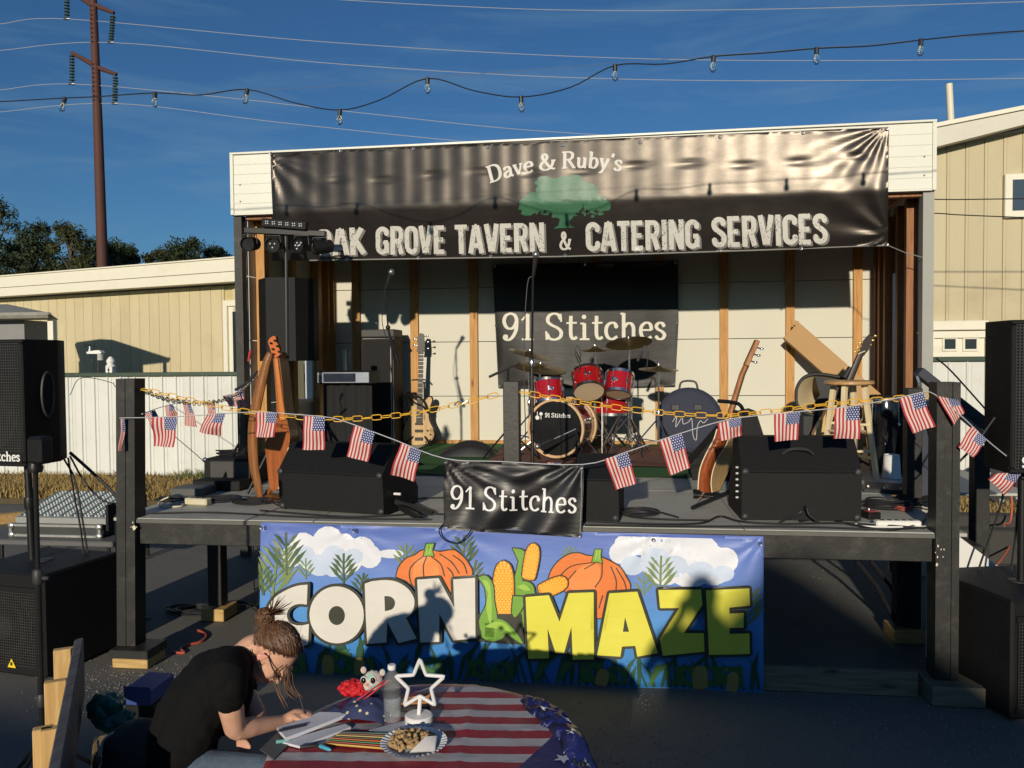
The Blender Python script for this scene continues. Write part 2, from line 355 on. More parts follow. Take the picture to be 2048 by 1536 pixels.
def glyphs(text, font, o, h, ux=1, uy=0, thin=.07, thick=.16, track=.03, squash=1, space=.42, arc=None):
    """list of (solids, []) polygons in photo pixels; o = baseline start"""
    out = []; x = 0
    for ch in text:
        if ch == ' ': x += space*squash; continue
        adv, st = font[ch]; polys = []
        for s in st:
            k = s[0]
            if k == 'd':
                polys.append(disc(s[1][0], s[1][1], s[2], n=12)); continue
            pts = list(s[1:])
            if k == 'c': pts = spl2(pts, 4)
            if k in 'cl': polys += ribbon(pts, thin, thick)
            elif k == 't': polys += ribbon(pts, thin, thin)
            else: polys += ribbon(pts, thin, thin*1.1)
        def T(p):
            X = (x + p[0]*squash)*h; Y = p[1]*h
            return (o[0]+X*ux+Y*uy, o[1]+X*uy-Y*ux)
        if arc:
            res = [[arc(x+p[0]*squash, p[1]) for p in q] for q in polys]
        else: res = [[T(p) for p in q] for q in polys]
        out.append((res, [])); x += adv*squash + track
    return out, x*h
def fit(text, font, p0, p1, h, **kw):
    """set a line of text whose baseline runs from p0 to p1"""
    L = math.hypot(p1[0]-p0[0], p1[1]-p0[1]); _, w = glyphs(text, font, (0, 0), h, **kw)
    tr = kw.get('track', .03)*h
    kw['squash'] = kw.get('squash', 1); n = sum(c != ' ' for c in text)
    body = w-tr*n; kw['squash'] *= (L-tr*n)/body
    return glyphs(text, font, p0, h, ux=(p1[0]-p0[0])/L, uy=(p1[1]-p0[1])/L, **kw)[0]
def grommet(T, p, n, r=.012, m=None, parent=None):
    Mx = along(p, Vector(p)+Vector(n)); mb = MB(); mb.lathe([(r*.45, -.002), (r*.45, .003), (r*.8, .005), (r, .002), (r, -.002)], 14, Mx, caps=False)
    return T.part('grommet', mb, m or mat('grommet_metal', (.6, .6, .62), .35, 1), parent)
# ================================================================== ground
M_asph = mat('asphalt', (.15, .143, .13), .85, var=.38, scale=75, bump=.5, bscale=260, dirt=(.08, .078, .075), dirt_amt=.6, dscale=.8)
mb = MB(); mb.grid(lambda s, t: (-250+500*s, -60+460*t, 0), 60, 60); structure('ground', mb, M_asph)
# dry grass banks along the fences
M_dry = mat('dry_soil', (.20, .15, .07), .95, var=.3, scale=14, bump=.8, bscale=50)
def bank(x0, x1, y0, y1, h):
    mb = MB()
    def f(s, t):
        x = x0+(x1-x0)*s; y = y0+(y1-y0)*t
        return (x, y, .006+h*math.sin(min(1, t*1.6)*PI/2)+.03*noise.noise((x*3, y*3, 1)) if 0 < t < 1 else .006)
    mb.grid(f, 60, 14); return structure('grass_bank', mb, M_dry)
bank(-9.5, 0.3, 4.9, 6.95, .10); bank(5.4, 11, 4.3, 6.6, .12)
def grass(name, x0, x1, y0, y1, h, nb, green):
    mb = MB()
    for i in range(nb):
        x = random.uniform(x0, x1); y = random.uniform(y0, y1); hh = h*random.uniform(.5, 1.4); a = random.uniform(0, PI)
        dx, dy = math.cos(a)*.008, math.sin(a)*.008; lx, ly = random.gauss(0, .35)*hh, random.gauss(0, .35)*hh
        z = .06
        mb.add([(x-dx, y-dy, z), (x+dx, y+dy, z), (x+lx*.5+dx*.6, y+ly*.5+dy*.6, z+hh*.65), (x+lx*.5-dx*.6, y+ly*.5-dy*.6, z+hh*.65), (x+lx, y+ly, z+hh*.95)], [(0, 1, 2, 3), (3, 2, 4)])
    m = mat('grass_green', (.10, .13, .035), .8, var=.4, scale=3) if green else mat('grass_dry', (.30, .21, .075), .85, var=.35, scale=4)
    return structure(name, mb, m, 'stuff', 'keep')
grass('dry_grass', -9.3, .2, 5.0, 6.9, .12, 14000, False); grass('green_grass', -3.5, .6, 6.3, 6.9, .16, 2500, True)
grass('dry_grass', 5.5, 10.8, 4.4, 6.5, .10, 8000, False)
# grit and chips lying on the asphalt
mb = MB(); rnd = random.Random(2)
for i in range(4200):
    x, y = (rnd.uniform(-3, 6.5), rnd.uniform(-2, 3.5)) if i > 2000 else (rnd.uniform(1.8, 4.8), rnd.uniform(-1.4, .1)) if i > 500 else (rnd.gauss(.25, .25), rnd.gauss(-.3, .15)); s = rnd.uniform(.002, .007)
    mb.add([(x-s, y, .001), (x, y-s*rnd.uniform(.6, 1.2), .001), (x+s*rnd.uniform(.6, 1.3), y, .001), (x, y+s, .001), (x, y, .001+s*.8)], [(0, 1, 4), (1, 2, 4), (2, 3, 4), (3, 0, 4)])
structure('gravel_chips', mb, mat('stone_chip', (.21, .20, .18), .9, var=.4, scale=30), 'stuff')
# ================================================================== left white metal fence with green cap
M_fwhite = mat('white_metal_sheet', (.60, .61, .575), .45, var=.06, scale=2, dirt=(.46, .42, .34), dirt_amt=.45, dscale=4, rand=.04)
M_green = mat('dark_green_trim', (.035, .06, .04), .5, var=.1)
def metal_fence(x0, x1, y, z0, z1, label, sheet=.95, dy=0.0):
    T = Thing('metal_fence', label, 'fence')
    n = max(1, round((x1-x0)/sheet)); w = (x1-x0)/n
    for i in range(n):
        prof = []; X = x0+i*w
        k = 4; rib = w/k
        for j in range(k):
            a = X+j*rib
            prof += [(a+.004, 0), (a+rib*.40, 0), (a+rib*.44, .018), (a+rib*.52, .018), (a+rib*.56, 0), (a+rib*.70, 0), (a+rib*.72, .006), (a+rib*.76, .006), (a+rib*.78, 0)]
        prof.append((X+w-.002, 0)); mb = MB(); d = .006*(i % 2)
        for (a, p), (b, q) in zip(prof, prof[1:]):
            mb.add([(a, y-p-d, z0), (b, y-q-d, z0), (b, y-q-d, z1), (a, y-p-d, z1), (a, y-p-d+.004, z0), (b, y-q-d+.004, z0), (b, y-q-d+.004, z1), (a, y-p-d+.004, z1)], [(0, 1, 2, 3), (7, 6, 5, 4), (0, 4, 5, 1), (3, 2, 6, 7)])
        T.part('sheet_panel', mb, M_fwhite, sharp=20)
    T.part('cap_rail', MB().bb(x0-.02, x1+.02, y-.05, y+.06, z1-.004, z1+.055, .006), M_green)
    for i in range(int((x1-x0)/1.8)+1): T.part('fence_post', MB().bb(x0+.1+i*1.8, x0+.19+i*1.8, y+.03, y+.12, 0, z1-.01), M_green)
    mb = MB()
    for i in range(int((x1-x0)/.5)): mb.ball((x0+.2+i*.5, y-.051, z1+.028), .008, 6, 4)
    T.part('screws', mb, mat('screw_steel', (.5, .5, .5), .4, 1)); return T.done()
zt = A(300, 752, 6.7).z; xl = A(-160, 850, 6.7).x; xr = A(478, 850, 6.7).x
metal_fence(xl, xr, 6.72, .12, zt, 'white ribbed metal fence with dark green cap along the dry grass')
zt2 = A(1920, 722, 6.25).z
metal_fence(A(1845, 800, 6.25).x, A(2140, 800, 6.25).x, 6.27, .12, zt2, 'white ribbed metal fence beside the stage stairs and hose reel')
# ================================================================== cream building on the left
M_cream = mat('cream_siding', (.52, .45, .28), .7, var=.06, scale=1.5, bump=.05, bscale=30, dirt=(.40, .32, .18), dirt_amt=.45, dscale=1.2, rand=.05, stretch=(3, 3, .4))
M_trim = mat('cream_white_trim', (.70, .67, .55), .55, var=.05, scale=2, dirt=(.5, .46, .36), dirt_amt=.35, dscale=2)
M_glass = mat('dark_glass', (.02, .025, .03), .08, var=0, spec=.8)
P1 = A(560, 525, 9.5); P0 = A(-120, 552, 12.6)                # fascia top, right and left ends
zft = 3.50
dirb = Vector((P1.x-P0.x, P1.y-P0.y, 0)); Lb = dirb.length; dirb.normalize(); nb_ = Vector((-dirb.y, dirb.x, 0))   # nb_ away from camera
def solve_on_line(u, v):                                      # pixel -> place on the left building's wall plane
    return PL(u, v, Vector((P0.x, P0.y, 0)), nb_)
zft0 = solve_on_line(0, 546); zft1 = solve_on_line(470, 520); zfb0 = solve_on_line(0, 583); zfb1 = solve_on_line(470, 574)
zt_, zb_ = (zft0.z+zft1.z)/2, (zfb0.z+zfb1.z)/2
T = Thing('cream_building', 'long low cream board building with white fascia behind the white fence', 'building')
def bl(s, off, z): return Vector((P0.x, P0.y, 0)) + dirb*s + nb_*off + Vector((0, 0, z))
def bbox_line(mb, s0, s1, o0, o1, z0, z1):
    mb.add([bl(s, o, z) for s in (s0, s1) for o in (o0, o1) for z in (z0, z1)], [(0, 1, 3, 2), (4, 6, 7, 5), (0, 4, 5, 1), (2, 3, 7, 6), (0, 2, 6, 4), (1, 5, 7, 3)]); return mb
sd0 = (solve_on_line(443, 600)-bl(0, 0, 0)).dot(dirb)-.32         # door frame starts
bw = .285; s = -1.0; wallp = T.part('wall', bbox_line(MB(), -1, Lb, .42, .6, 0, zb_-.02), mat('seam_shadow', (.48, .4, .21), .8))
while s < Lb:
    e = min(s+bw, Lb)
    zlo = 0
    if s+bw > sd0 and s < sd0+1.0: e = min(e, sd0) if s < sd0 else e; zlo = 0 if s < sd0 else 2.15
    if e > s+.02: T.part('siding_board', bbox_line(MB(), s+.004, e-.004, .39, .419, zlo, zb_-.02), M_cream, wallp)
    s += bw
zm = zb_+(zt_-zb_)*.42
T.part('fascia_board', bbox_line(MB(), -1, Lb, 0, .1, zb_, zm-.01), M_trim); T.part('fascia_board', bbox_line(MB(), -1, Lb, -.02, .1, zm, zt_-.03), M_trim)
T.part('drip_edge', bbox_line(MB(), -1, Lb, -.05, .5, zt_-.027, zt_), M_trim)
T.part('roof', bbox_line(MB(), -1, Lb, .12, 5, zt_-.25, zt_-.03), mat('roof_grey', (.3, .3, .29), .8))
T.part('soffit', bbox_line(MB(), -1, Lb, .105, .42, zb_+.01, zb_+.03), M_trim)
fr = MB(); bbox_line(fr, sd0, sd0+.10, .37, .45, 0, 2.62); bbox_line(fr, sd0+.8, sd0+.9, .37, .45, 0, 2.62); bbox_line(fr, sd0+.101, sd0+.799, .37, .45, 2.50, 2.62)
zd = solve_on_line(455, 597).z
fr = MB(); bbox_line(fr, sd0, sd0+.10, .35, .45, 0, zd); bbox_line(fr, sd0+.8, sd0+.9, .35, .45, 0, zd); bbox_line(fr, sd0+.101, sd0+.799, .35, .45, zd-.11, zd)
df = T.part('door_frame', fr, M_trim); d = T.part('door', bbox_line(MB(), sd0+.101, sd0+.799, .40, .44, 0, zd-.111), M_trim)
T.part('door_pane', bbox_line(MB(), sd0+.21, sd0+.70, .385, .399, .9, zd-.22), M_glass, d); T.part('door_handle', bbox_line(MB(), sd0+.15, sd0+.18, .36, .40, 1.0, 1.12), mat('screw_steel', (.5, .5, .5), .4, 1), d)
T.done()
# small roofed hut at the far left
T = Thing('garden_hut', 'small hut with flat grey shingled roof beside the cream building', 'hut')
yh = 7.9; r0 = A(-170, 600, yh); r1 = A(112, 628, yh); zr = r1.z; x0, x1 = r0.x, r1.x
M_hut = mat('hut_roof', (.30, .29, .26), .85, var=.2, scale=9, bump=.5, bscale=30)
T.part('roof', MB().add([(x0, yh-.1, zr+.02), (x1-.06, yh-.1, zr+.02), (x1-1.45, yh+2, zr+.02), (x0, yh+2, zr+.02), (x0, yh+.5, zr+.22), (x1-1.3, yh+.5, zr+.22), (x1-1.9, yh+1.4, zr+.22), (x0, yh+1.4, zr+.22)], [(0, 1, 5, 4), (1, 2, 6, 5), (2, 3, 7, 6), (4, 5, 6, 7), (0, 4, 7, 3), (0, 3, 2, 1)]), M_hut)
T.part('eave_board', MB().add([(x0, yh-.12, zr-.07), (x1-.05, yh-.12, zr-.07), (x1, yh-.1, zr), (x1-.03, yh-.12, zr+.03), (x0, yh-.12, zr+.03), (x0, yh-.16, zr-.02), (x1-.03, yh-.16, zr-.02)], [(0, 1, 6, 5), (5, 6, 3, 4), (1, 2, 6), (2, 3, 6), (0, 5, 4), (0, 4, 3, 2, 1)]), mat('hut_eave', (.30, .29, .25), .7, var=.2, scale=5, dirt=(.12, .12, .1), dirt_amt=.6, dscale=8))
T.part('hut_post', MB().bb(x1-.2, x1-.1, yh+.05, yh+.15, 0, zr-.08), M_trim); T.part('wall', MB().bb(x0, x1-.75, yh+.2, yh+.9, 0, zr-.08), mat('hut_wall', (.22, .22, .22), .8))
T.done()
# ================================================================== tan building on the right
M_tan = mat('tan_siding', (.48, .42, .275), .7, var=.05, scale=1.5, bump=.05, bscale=30, dirt=(.36, .28, .16), dirt_amt=.45, dscale=1.5, rand=.05, stretch=(3, 3, .4))
yb = 8.0
T = Thing('tan_building', 'tan board building with rising white rake board and vent pipe', 'building')
ra, rb = A(1840, 256, yb), A(2140, 196, yb); ba, bbm = A(1840, 304, yb), A(2140, 228, yb)
xw0, xw1 = A(1842, 500, yb).x, A(2160, 500, yb).x; zbase = A(1900, 645, yb).z
def zrk(x, lo): 
    p, q = (ba, bbm) if lo else (ra, rb); return p.z+(q.z-p.z)*(x-p.x)/(q.x-p.x)
bk = T.part('wall', MB().add([(x, y, z) for x in (xw0, xw1) for y in (yb+.22, yb+.4) for z in (0, zrk(x, True)-.01)], [(0, 1, 3, 2), (4, 6, 7, 5), (0, 4, 5, 1), (2, 3, 7, 6), (0, 2, 6, 4), (1, 5, 7, 3)]), mat('seam_shadow_tan', (.42, .34, .185), .8))
wx0 = A(2019, 390, yb).x; wz0, wz1 = A(2030, 432, yb).z, A(2030, 343, yb).z
s = A(1873, 450, yb).x-.31; sp = A(1913, 450, yb).x-A(1875, 450, yb).x
while s < xw1:
    a, b = s+.006, s+sp-.006
    for (g0, g1, pr) in ((0, .15, .006), (.17, .99, 0)):
        X0, X1 = a+(b-a)*g0, a+(b-a)*g1
        spans = [(zbase, None)]
        if X1 > wx0: spans = [(zbase, wz0), (wz1, None)]
        for z0, z1 in spans:
            zz = [(zrk(x, True)+.02 if z1 is None else z1) for x in (X0, X1)]
            T.part('siding_board', MB().add([(X0, yb+.209-pr, z0), (X1, yb+.209-pr, z0), (X1, yb+.209-pr, zz[1]), (X0, yb+.209-pr, zz[0]), (X0, yb+.215, z0), (X1, yb+.215, z0), (X1, yb+.215, zz[1]), (X0, yb+.215, zz[0])], [(0, 1, 2, 3), (7, 6, 5, 4), (0, 4, 5, 1), (1, 5, 6, 2), (2, 6, 7, 3), (3, 7, 4, 0)]), M_tan, bk)
    s += sp
def slab(x0, x1, y0, y1, f0, f1):
    return MB().add([(x0, y0, f0(x0)), (x1, y0, f0(x1)), (x1, y0, f1(x1)), (x0, y0, f1(x0)), (x0, y1, f0(x0)), (x1, y1, f0(x1)), (x1, y1, f1(x1)), (x0, y1, f1(x0))], [(0, 1, 2, 3), (7, 6, 5, 4), (0, 4, 5, 1), (1, 5, 6, 2), (2, 6, 7, 3), (3, 7, 4, 0)])
T.part('rake_board', slab(xw0-.1, xw1, yb-.1, yb+.1, lambda x: zrk(x, True), lambda x: zrk(x, False)-.06), mat('rake_grey', (.56, .54, .46), .55, var=.06, dirt=(.4, .37, .3), dirt_amt=.3))
T.part('drip_edge', slab(xw0-.1, xw1, yb-.14, yb+.5, lambda x: zrk(x, False)-.058, lambda x: zrk(x, False)), M_trim)
T.part('roof', slab(xw0, xw1, yb+.12, yb+4, lambda x: zrk(x, False)-.3, lambda x: zrk(x, False)-.06), MATS['roof_grey'])
vp = A(1904, 242, yb+.8); vt = A(1898, 168, yb+.8)
T.part('vent_pipe', MB().tube([vp-Vector((0, 0, .3)), vt], .05, 14), mat('vent_pvc', (.62, .58, .46), .5, var=.08))
wi = T.part('window', MB().bb(wx0, xw1-.1, yb+.13, yb+.2, wz0, wz1, .01), M_trim); T.part('window_pane', MB().bb(wx0+.1, xw1-.2, yb+.12, yb+.128, wz0+.1, wz1-.09), mat('sky_glass', (.05, .07, .09), .05, var=0, spec=.9), wi)
T.part('band_board', MB().bb(xw0, A(1985, 650, yb).x, yb+.10, yb+.22, A(1900, 660, yb).z, A(1900, 641, yb).z, .01), M_trim)
# double garage style door with two small panes
dx0, dx1 = A(1868, 680, yb).x, A(1982, 680, yb).x; dz1 = A(1900, 662, yb).z
dj = T.part('door', MB().bb(dx0, dx1, yb+.17, yb+.21, 0, dz1-.02), M_trim)
fx0, fx1 = A(1878, 690, yb).x, A(1976, 690, yb).x
T.part('door_frame', MB().bb(fx0-.12, fx0-.02, yb+.12, yb+.169, 0, dz1-.10).bb(fx1+.02, fx1+.12, yb+.12, yb+.169, 0, dz1-.1).bb(fx0-.12, fx1+.12, yb+.12, yb+.169, dz1-.098, dz1), M_trim, dj)
for u0, u1 in ((1889, 1911), (1930, 1953)):
    q0, q1 = A(u0, 698, yb+.15), A(u1, 678, yb+.15)
    fr2 = T.part('window_frame', MB().bb(q0.x-.03, q1.x+.03, yb+.145, yb+.168, q0.z-.03, q0.z-.001).bb(q0.x-.03, q1.x+.03, yb+.145, yb+.168, q1.z+.001, q1.z+.03).bb(q0.x-.03, q0.x-.001, yb+.145, yb+.168, q0.z, q1.z).bb(q1.x+.001, q1.x+.03, yb+.145, yb+.168, q0.z, q1.z), M_trim, dj)
    T.part('door_pane', MB().bb(q0.x, q1.x, yb+.155, yb+.166, q0.z, q1.z), M_glass, dj)
T.done()
# ================================================================== service wires on the tan wall
M_blk = mat('black_rubber', (.018, .018, .02), .55, var=.1)
for k, (l, pts) in enumerate((('level black cable strung before the tan wall', [(1800, 397), (1900, 399), (2000, 398), (2500, 392)]), ('slightly sagging black cable strung before the tan wall', [(1800, 425), (1880, 427), (1970, 432), (2500, 452)]), )):
    single('service_cable', MB().tube(spline([A(u, v, 5.75) for u, v in pts], 6), .007, 6), M_blk, l, 'cable', 'cables along the tan wall')
# ================================================================== steel transmission pole with insulators
M_pole = mat('weathering_steel', (.080, .030, .021), .75, var=.2, scale=1.2, dirt=(.06, .03, .022), dirt_amt=.5, dscale=2)
M_ins = mat('insulator_glass', (.05, .09, .085), .25, var=.05, spec=.7)
YP = 40
T = Thing('transmission_pole', 'tall rust brown steel power pole with two pairs of arms', 'power pole')
pb = A(206, 600, YP); pb.z = 0; pt = A(184, -60, YP)
prof = []
pole_pts = [Vector((pb.x, YP, 0)), A(205, 525, YP), A(196, 250, YP), A(184, -60, YP)]
T.part('shaft', MB().tube(pole_pts, [.40, .31, .26, .19], 12), M_pole)
rung = MB()
for v in range(10, 208, 9):
    if v < 85 or v > 120: 
        for sgn in (-1, 1):
            c = A(184+v*.035+sgn*4, v, YP-.3); rung.tube([c+Vector((-.05, 0, 0)), c+Vector((.05, 0, 0))], .035, 5)
T.part('climbing_rungs', rung, M_pole)
arms = [((138, -20), (187, 12), None), ((188, 10), (228, 26), (222, 85)), ((143, 105), (188, 130), (144, 167)), ((190, 133), (233, 149), (231, 207))]
for (e0, e1, bot) in arms:
    a, b = A(*e0, YP), A(*e1, YP); T.part('cross_arm', MB().tube([a, b], [.10, .16] if e0[0] < 160 else [.16, .10], 8), M_pole)
for (tx, ty), (bx, by) in (((134, -25), (134, 38)), ((226, 30), (222, 85)), ((144, 108), (144, 168)), ((231, 152), (230, 207))):
    top, bot = A(tx, ty, YP), A(bx, by, YP); mb = MB().tube([top, bot], .045, 6); n = 10
    for i in range(n):
        c = top.lerp(bot, (i+.6)/n); mb.lathe([(.05, -.05), (.16, -.04), (.13, .03), (.04, .05)], 10, Matrix.Translation(c))
    T.part('insulator_string', mb, M_ins); T.part('clamp', MB().ball(bot, (.25, .08, .06), 8, 5), mat('clamp_steel', (.3, .3, .3), .5, 1))
T.done()
M_wire = mat('aluminium_wire', (.62, .64, .68), .45, .6, var=0)
wires = [('topmost pale power line above the string lights', [(560, -8), (900, 12), (1200, 21), (1600, 17), (2100, 2)]),
 ('pale power line from the topmost insulator crossing the pole', [(-60, 52), (0, 48), (135, 38), (600, 80), (1000, 106), (1350, 119), (1700, 121), (2100, 118)]),
 ('pale power line from the upper arm end nearer the stage', [(-60, 105), (0, 101), (222, 85), (640, 125), (1000, 149), (1330, 160), (1700, 161), (2100, 156)]),
 ('pale power line from the lower arm end farther from the stage', [(-60, 186), (0, 180), (144, 168), (440, 194), (760, 230), (1080, 262), (1500, 282), (2100, 290)]),
 ('lowest pale power line from the lowest insulator string', [(-60, 230), (0, 224), (231, 207), (560, 245), (960, 286), (1300, 312), (1700, 330)])]
for l, pts in wires: single('power_line', MB().tube(spline([A(u, v, YP) for u, v in pts], 8), .019, 5), M_wire, l, 'power line', 'power lines on the steel pole')
# ================================================================== trees behind the left building
M_leaf = mat('leaf', (.034, .050, .020), .7, var=.45, scale=.9, spec=.3)
M_leaf2 = mat('leaf_yellowish', (.052, .060, .022), .7, var=.45, scale=.9, spec=.3)
M_bark = mat('bark', (.07, .055, .045), .9, var=.3, scale=4, bump=.6, bscale=12)
def tree(u, vtop, spread, label, y, lm, seed, lean=0):
    rnd = random.Random(seed); top = A(u, vtop, y); base = Vector((top.x, y, 0)); H = top.z; R = 1.5*spread*(y+4.5)/F_PX
    T = Thing('tree', label, 'tree', 'trees beyond the cream building'); tr = MB()
    tr.tube(spline([base, base+Vector((lean*.3, 0, H*.3)), base+Vector((lean, 0, H*.62)), Vector((top.x, y, H*.95))], 5), [.30*(1-i/18) for i in range(16)], 8)
    cl = []
    for i in range(46):
        t = rnd.uniform(.3, 1); a = rnd.uniform(0, 2*PI); rr = R*(1-max(0, (t-.7))*2.2)*rnd.uniform(.35, 1)
        c = base+Vector((lean*t+math.cos(a)*rr, math.sin(a)*rr*.9, H*t-rnd.uniform(0, .6))); cl.append((c, rnd.uniform(.5, 1.1)*R*.42))
        s = base+Vector((lean*t*.8, 0, H*(t-.16))); tr.tube([s, s.lerp(c, .55)+Vector((0, 0, .25)), c], [.09, .05, .02], 5)
    T.part('trunk', tr, M_bark); lf = MB()
    for c, r in cl:
        for k in range(230):
            d = Vector((rnd.gauss(0, 1), rnd.gauss(0, 1), rnd.gauss(0, .55))); d.normalize(); p = c+d*r*rnd.random()**.45
            n = Vector((rnd.gauss(0, 1), rnd.gauss(0, 1), rnd.gauss(0, 1)+.4)).normalized(); a = n.orthogonal().normalized(); b = n.cross(a); s = rnd.uniform(.07, .16)
            ang = rnd.uniform(0, 2*PI); a, b = a*math.cos(ang)+b*math.sin(ang), b*math.cos(ang)-a*math.sin(ang)
            lf.add([p-a*s, p-b*s*.4, p+a*s, p+b*s*.4], [(0, 1, 2, 3)])
    T.part('crown', lf, lm, sharp='keep'); return T.done()
tree(-10, 400, 42, 'tall dark tree with layered crown, tallest beyond the cream building', 44, M_leaf, 1)
tree(66, 448, 42, 'dark tree with flat topped layered crown beyond the cream building', 50, M_leaf, 2)
tree(140, 450, 42, 'feathery tree with pale green top near the steel pole', 47, M_leaf2, 3)
tree(205, 468, 40, 'bushy dark tree standing behind the steel pole', 52, M_leaf, 4)
tree(250, 490, 32, 'low dark tree sloping down from the steel pole to the gap', 55, M_leaf, 5)
tree(305, 494, 20, 'small sparse tree by the gap in the tree line', 55, M_leaf2, 6)
tree(365, 474, 42, 'rounded dark tree beside the shelter corner', 50, M_leaf, 7)
tree(425, 490, 36, 'low rounded dark tree half hidden by the shelter', 53, M_leaf, 8)
tree(100, 474, 40, 'dark tree closing the gap between the two layered crowns', 54, M_leaf, 11)
tree(232, 480, 38, 'dark tree close beside the steel pole', 57, M_leaf, 12)
tree(335, 488, 34, 'low dark tree joining the small sparse tree', 57, M_leaf2, 13)
tree(398, 484, 34, 'low dark tree filling the line toward the shelter', 58, M_leaf, 14)
tree(30, 480, 45, 'dense dark tree filling the tree line between taller crowns', 56, M_leaf, 9)
tree(175, 490, 45, 'dense dark tree low behind the feathery tree', 58, M_leaf, 10)
# ================================================================== string lights over the yard
YS = .68
T = Thing('string_light', 'black cord of clear bulbs strung across the sky above the stage', 'string lights')
cord = [(-700, 150), (-120, 205), (0, 203), (60, 200), (130, 196), (200, 193), (310, 186), (400, 190), (495, 179), (590, 206), (680, 220), (760, 200), (855, 157), (950, 182), (1042, 194), (1140, 175), (1230, 131), (1330, 128), (1427, 113), (1530, 106), (1633, 97), (1740, 92), (1842, 80), (1940, 70), (2048, 62), (2160, 60), (2700, 20)]
M_cord = mat('light_cord', (.012, .016, .022), .5, var=.1)
T.part('cord', MB().tube(spline([A(u, v, YS) for u, v in cord], 5), .004, 6), M_cord)
M_bulb = mat('clear_bulb', (.95, .95, .95), .03, trans=1, var=0, ior=1.25); M_fil = mat('filament', (.8, .7, .5), .3, 1, var=0)
for i, (u, v, tilt, up) in enumerate(((130, 196, .35, 0), (310, 186, .05, 0), (495, 179, .25, 0), (680, 220, .05, 0), (855, 157, 0, 1), (1042, 194, -.05, 0), (1230, 131, 0, 0), (1427, 113, .05, 0), (1633, 97, 0, 0), (1842, 80, .05, 0))):
    p = A(u, v, YS); R3 = Matrix.Translation(p) @ Matrix.Rotation(tilt, 4, 'Y')
    sk = T.part('socket', MB().lathe([(.004, .008), (.013, .006), (.015, -.012), (.0135, -.035)], 10, R3), M_cord)
    T.part('bulb', MB().lathe([(.010, -.0355), (.014, -.043), (.0205, -.058), (.0225, -.072), (.019, -.087), (.010, -.096), (.002, -.0985)], 14, R3), M_bulb, sk)
    T.part('filament', MB().tube([R3 @ Vector(q) for q in ((-.006, 0, -.04), (-.007, 0, -.075), (0, 0, -.083), (.007, 0, -.075), (.006, 0, -.04))], .0022, 5), M_fil, sk)
T.done()
single('support_wire', MB().tube(spline([A(u, v, YS+.02) for u, v in ((200, 194), (310, 187), (600, 176), (855, 156), (1230, 126), (1640, 95), (2160, 56))], 6), .0014, 4), mat('steel_cable', (.25, .3, .36), .5, .5, var=0), 'thin steel wire carrying the string of bulbs', 'wire')
# ================================================================== weather station and post finial behind the fence
T = Thing('weather_station', 'small white weather station with black wind cups above the white fence', 'weather station')
yw = 6.95; q = A(190, 705, yw); bw_ = A(197, 747, yw); M_w = mat('white_plastic', (.72, .72, .68), .45, var=.05)
T.part('mast', MB().tube([Vector((bw_.x, yw, 0)), Vector((bw_.x, yw, q.z))], .018, 8), M_blk)
T.part('body', MB().prism([(-.10, -.02), (.12, -.02), (.14, .0), (.10, .035), (.02, .03), (-.11, .01)], .1, Matrix.Translation(q-Vector((0, .05, 0)))).tube([q+Vector((-.09, 0, .0)), q+Vector((-.085, 0, .10))], [.018, .008], 8), M_w)
cup = MB()
for a in (0, 2.1, 4.2):
    d = Vector((math.cos(a)*.065, math.sin(a)*.065, 0)); c0 = q+Vector((-.085, 0, .11)); cup.tube([c0, c0+d], .004, 5); cup.ball(c0+d, .022, 8, 6)
T.part('wind_cup', cup, M_blk); T.part('wind_vane', MB().tube([q+Vector((-.09, 0, -.02)), q+Vector((-.08, 0, -.11))], [.02, .004], 8).prism([(-.02, -.02), (.03, -.03), (.0, .02)], .006, Matrix.Translation(q+Vector((-.06, 0, -.11)))), M_blk)
sh = MB()
for i in range(5): sh.lathe([(.04, -.008), (.045, 0), (.03, .008)], 12, Matrix.Translation(q+Vector((.085, 0, -.03-i*.02))))
T.part('louvre_shield', sh, M_w); T.done()
q = A(222, 748, 7.0); fp = A(222, 716, 7.0)
T = Thing('fence_finial', 'white turned post top standing above the green fence cap', 'post')
hf = fp.z-q.z
T.part('post', MB().bb(q.x-.055, q.x+.055, 6.945, 7.055, 0, q.z+hf*.45, .006), M_w)
T.part('cap', MB().lathe([(.075, 0), (.075, .02), (.05, .035), (.055, .06), (.065, .08), (.055, .11), (.02, hf*.55+.02)], 16, Matrix.Translation((q.x, 7, q.z+hf*.45))), M_w)
T.part('cross', MB().bb(q.x-.006, q.x+.006, 6.938, 6.944, q.z+.01, q.z+.10).bb(q.x-.022, q.x+.022, 6.932, 6.937, q.z+.06, q.z+.072), M_blk); T.done()
# timbers edging the dry grass
M_tim = wood('landscape_timber', (.42, .27, .10), (.26, .15, .05), 'X')
for (u0, v0, u1, v1, l) in ((-100, 1058, 92, 1040, 'yellowish timber edging the dry grass behind the mixer'),):
    a, b = F(u0, v0), F(u1, v1); single('edging_timber', MB().box((a+b)/2+Vector((0, 0, .06)), ((b-a).length, .11, .12), rotz(math.atan2(b.y-a.y, b.x-a.x)), .01), M_tim, l, 'timber')
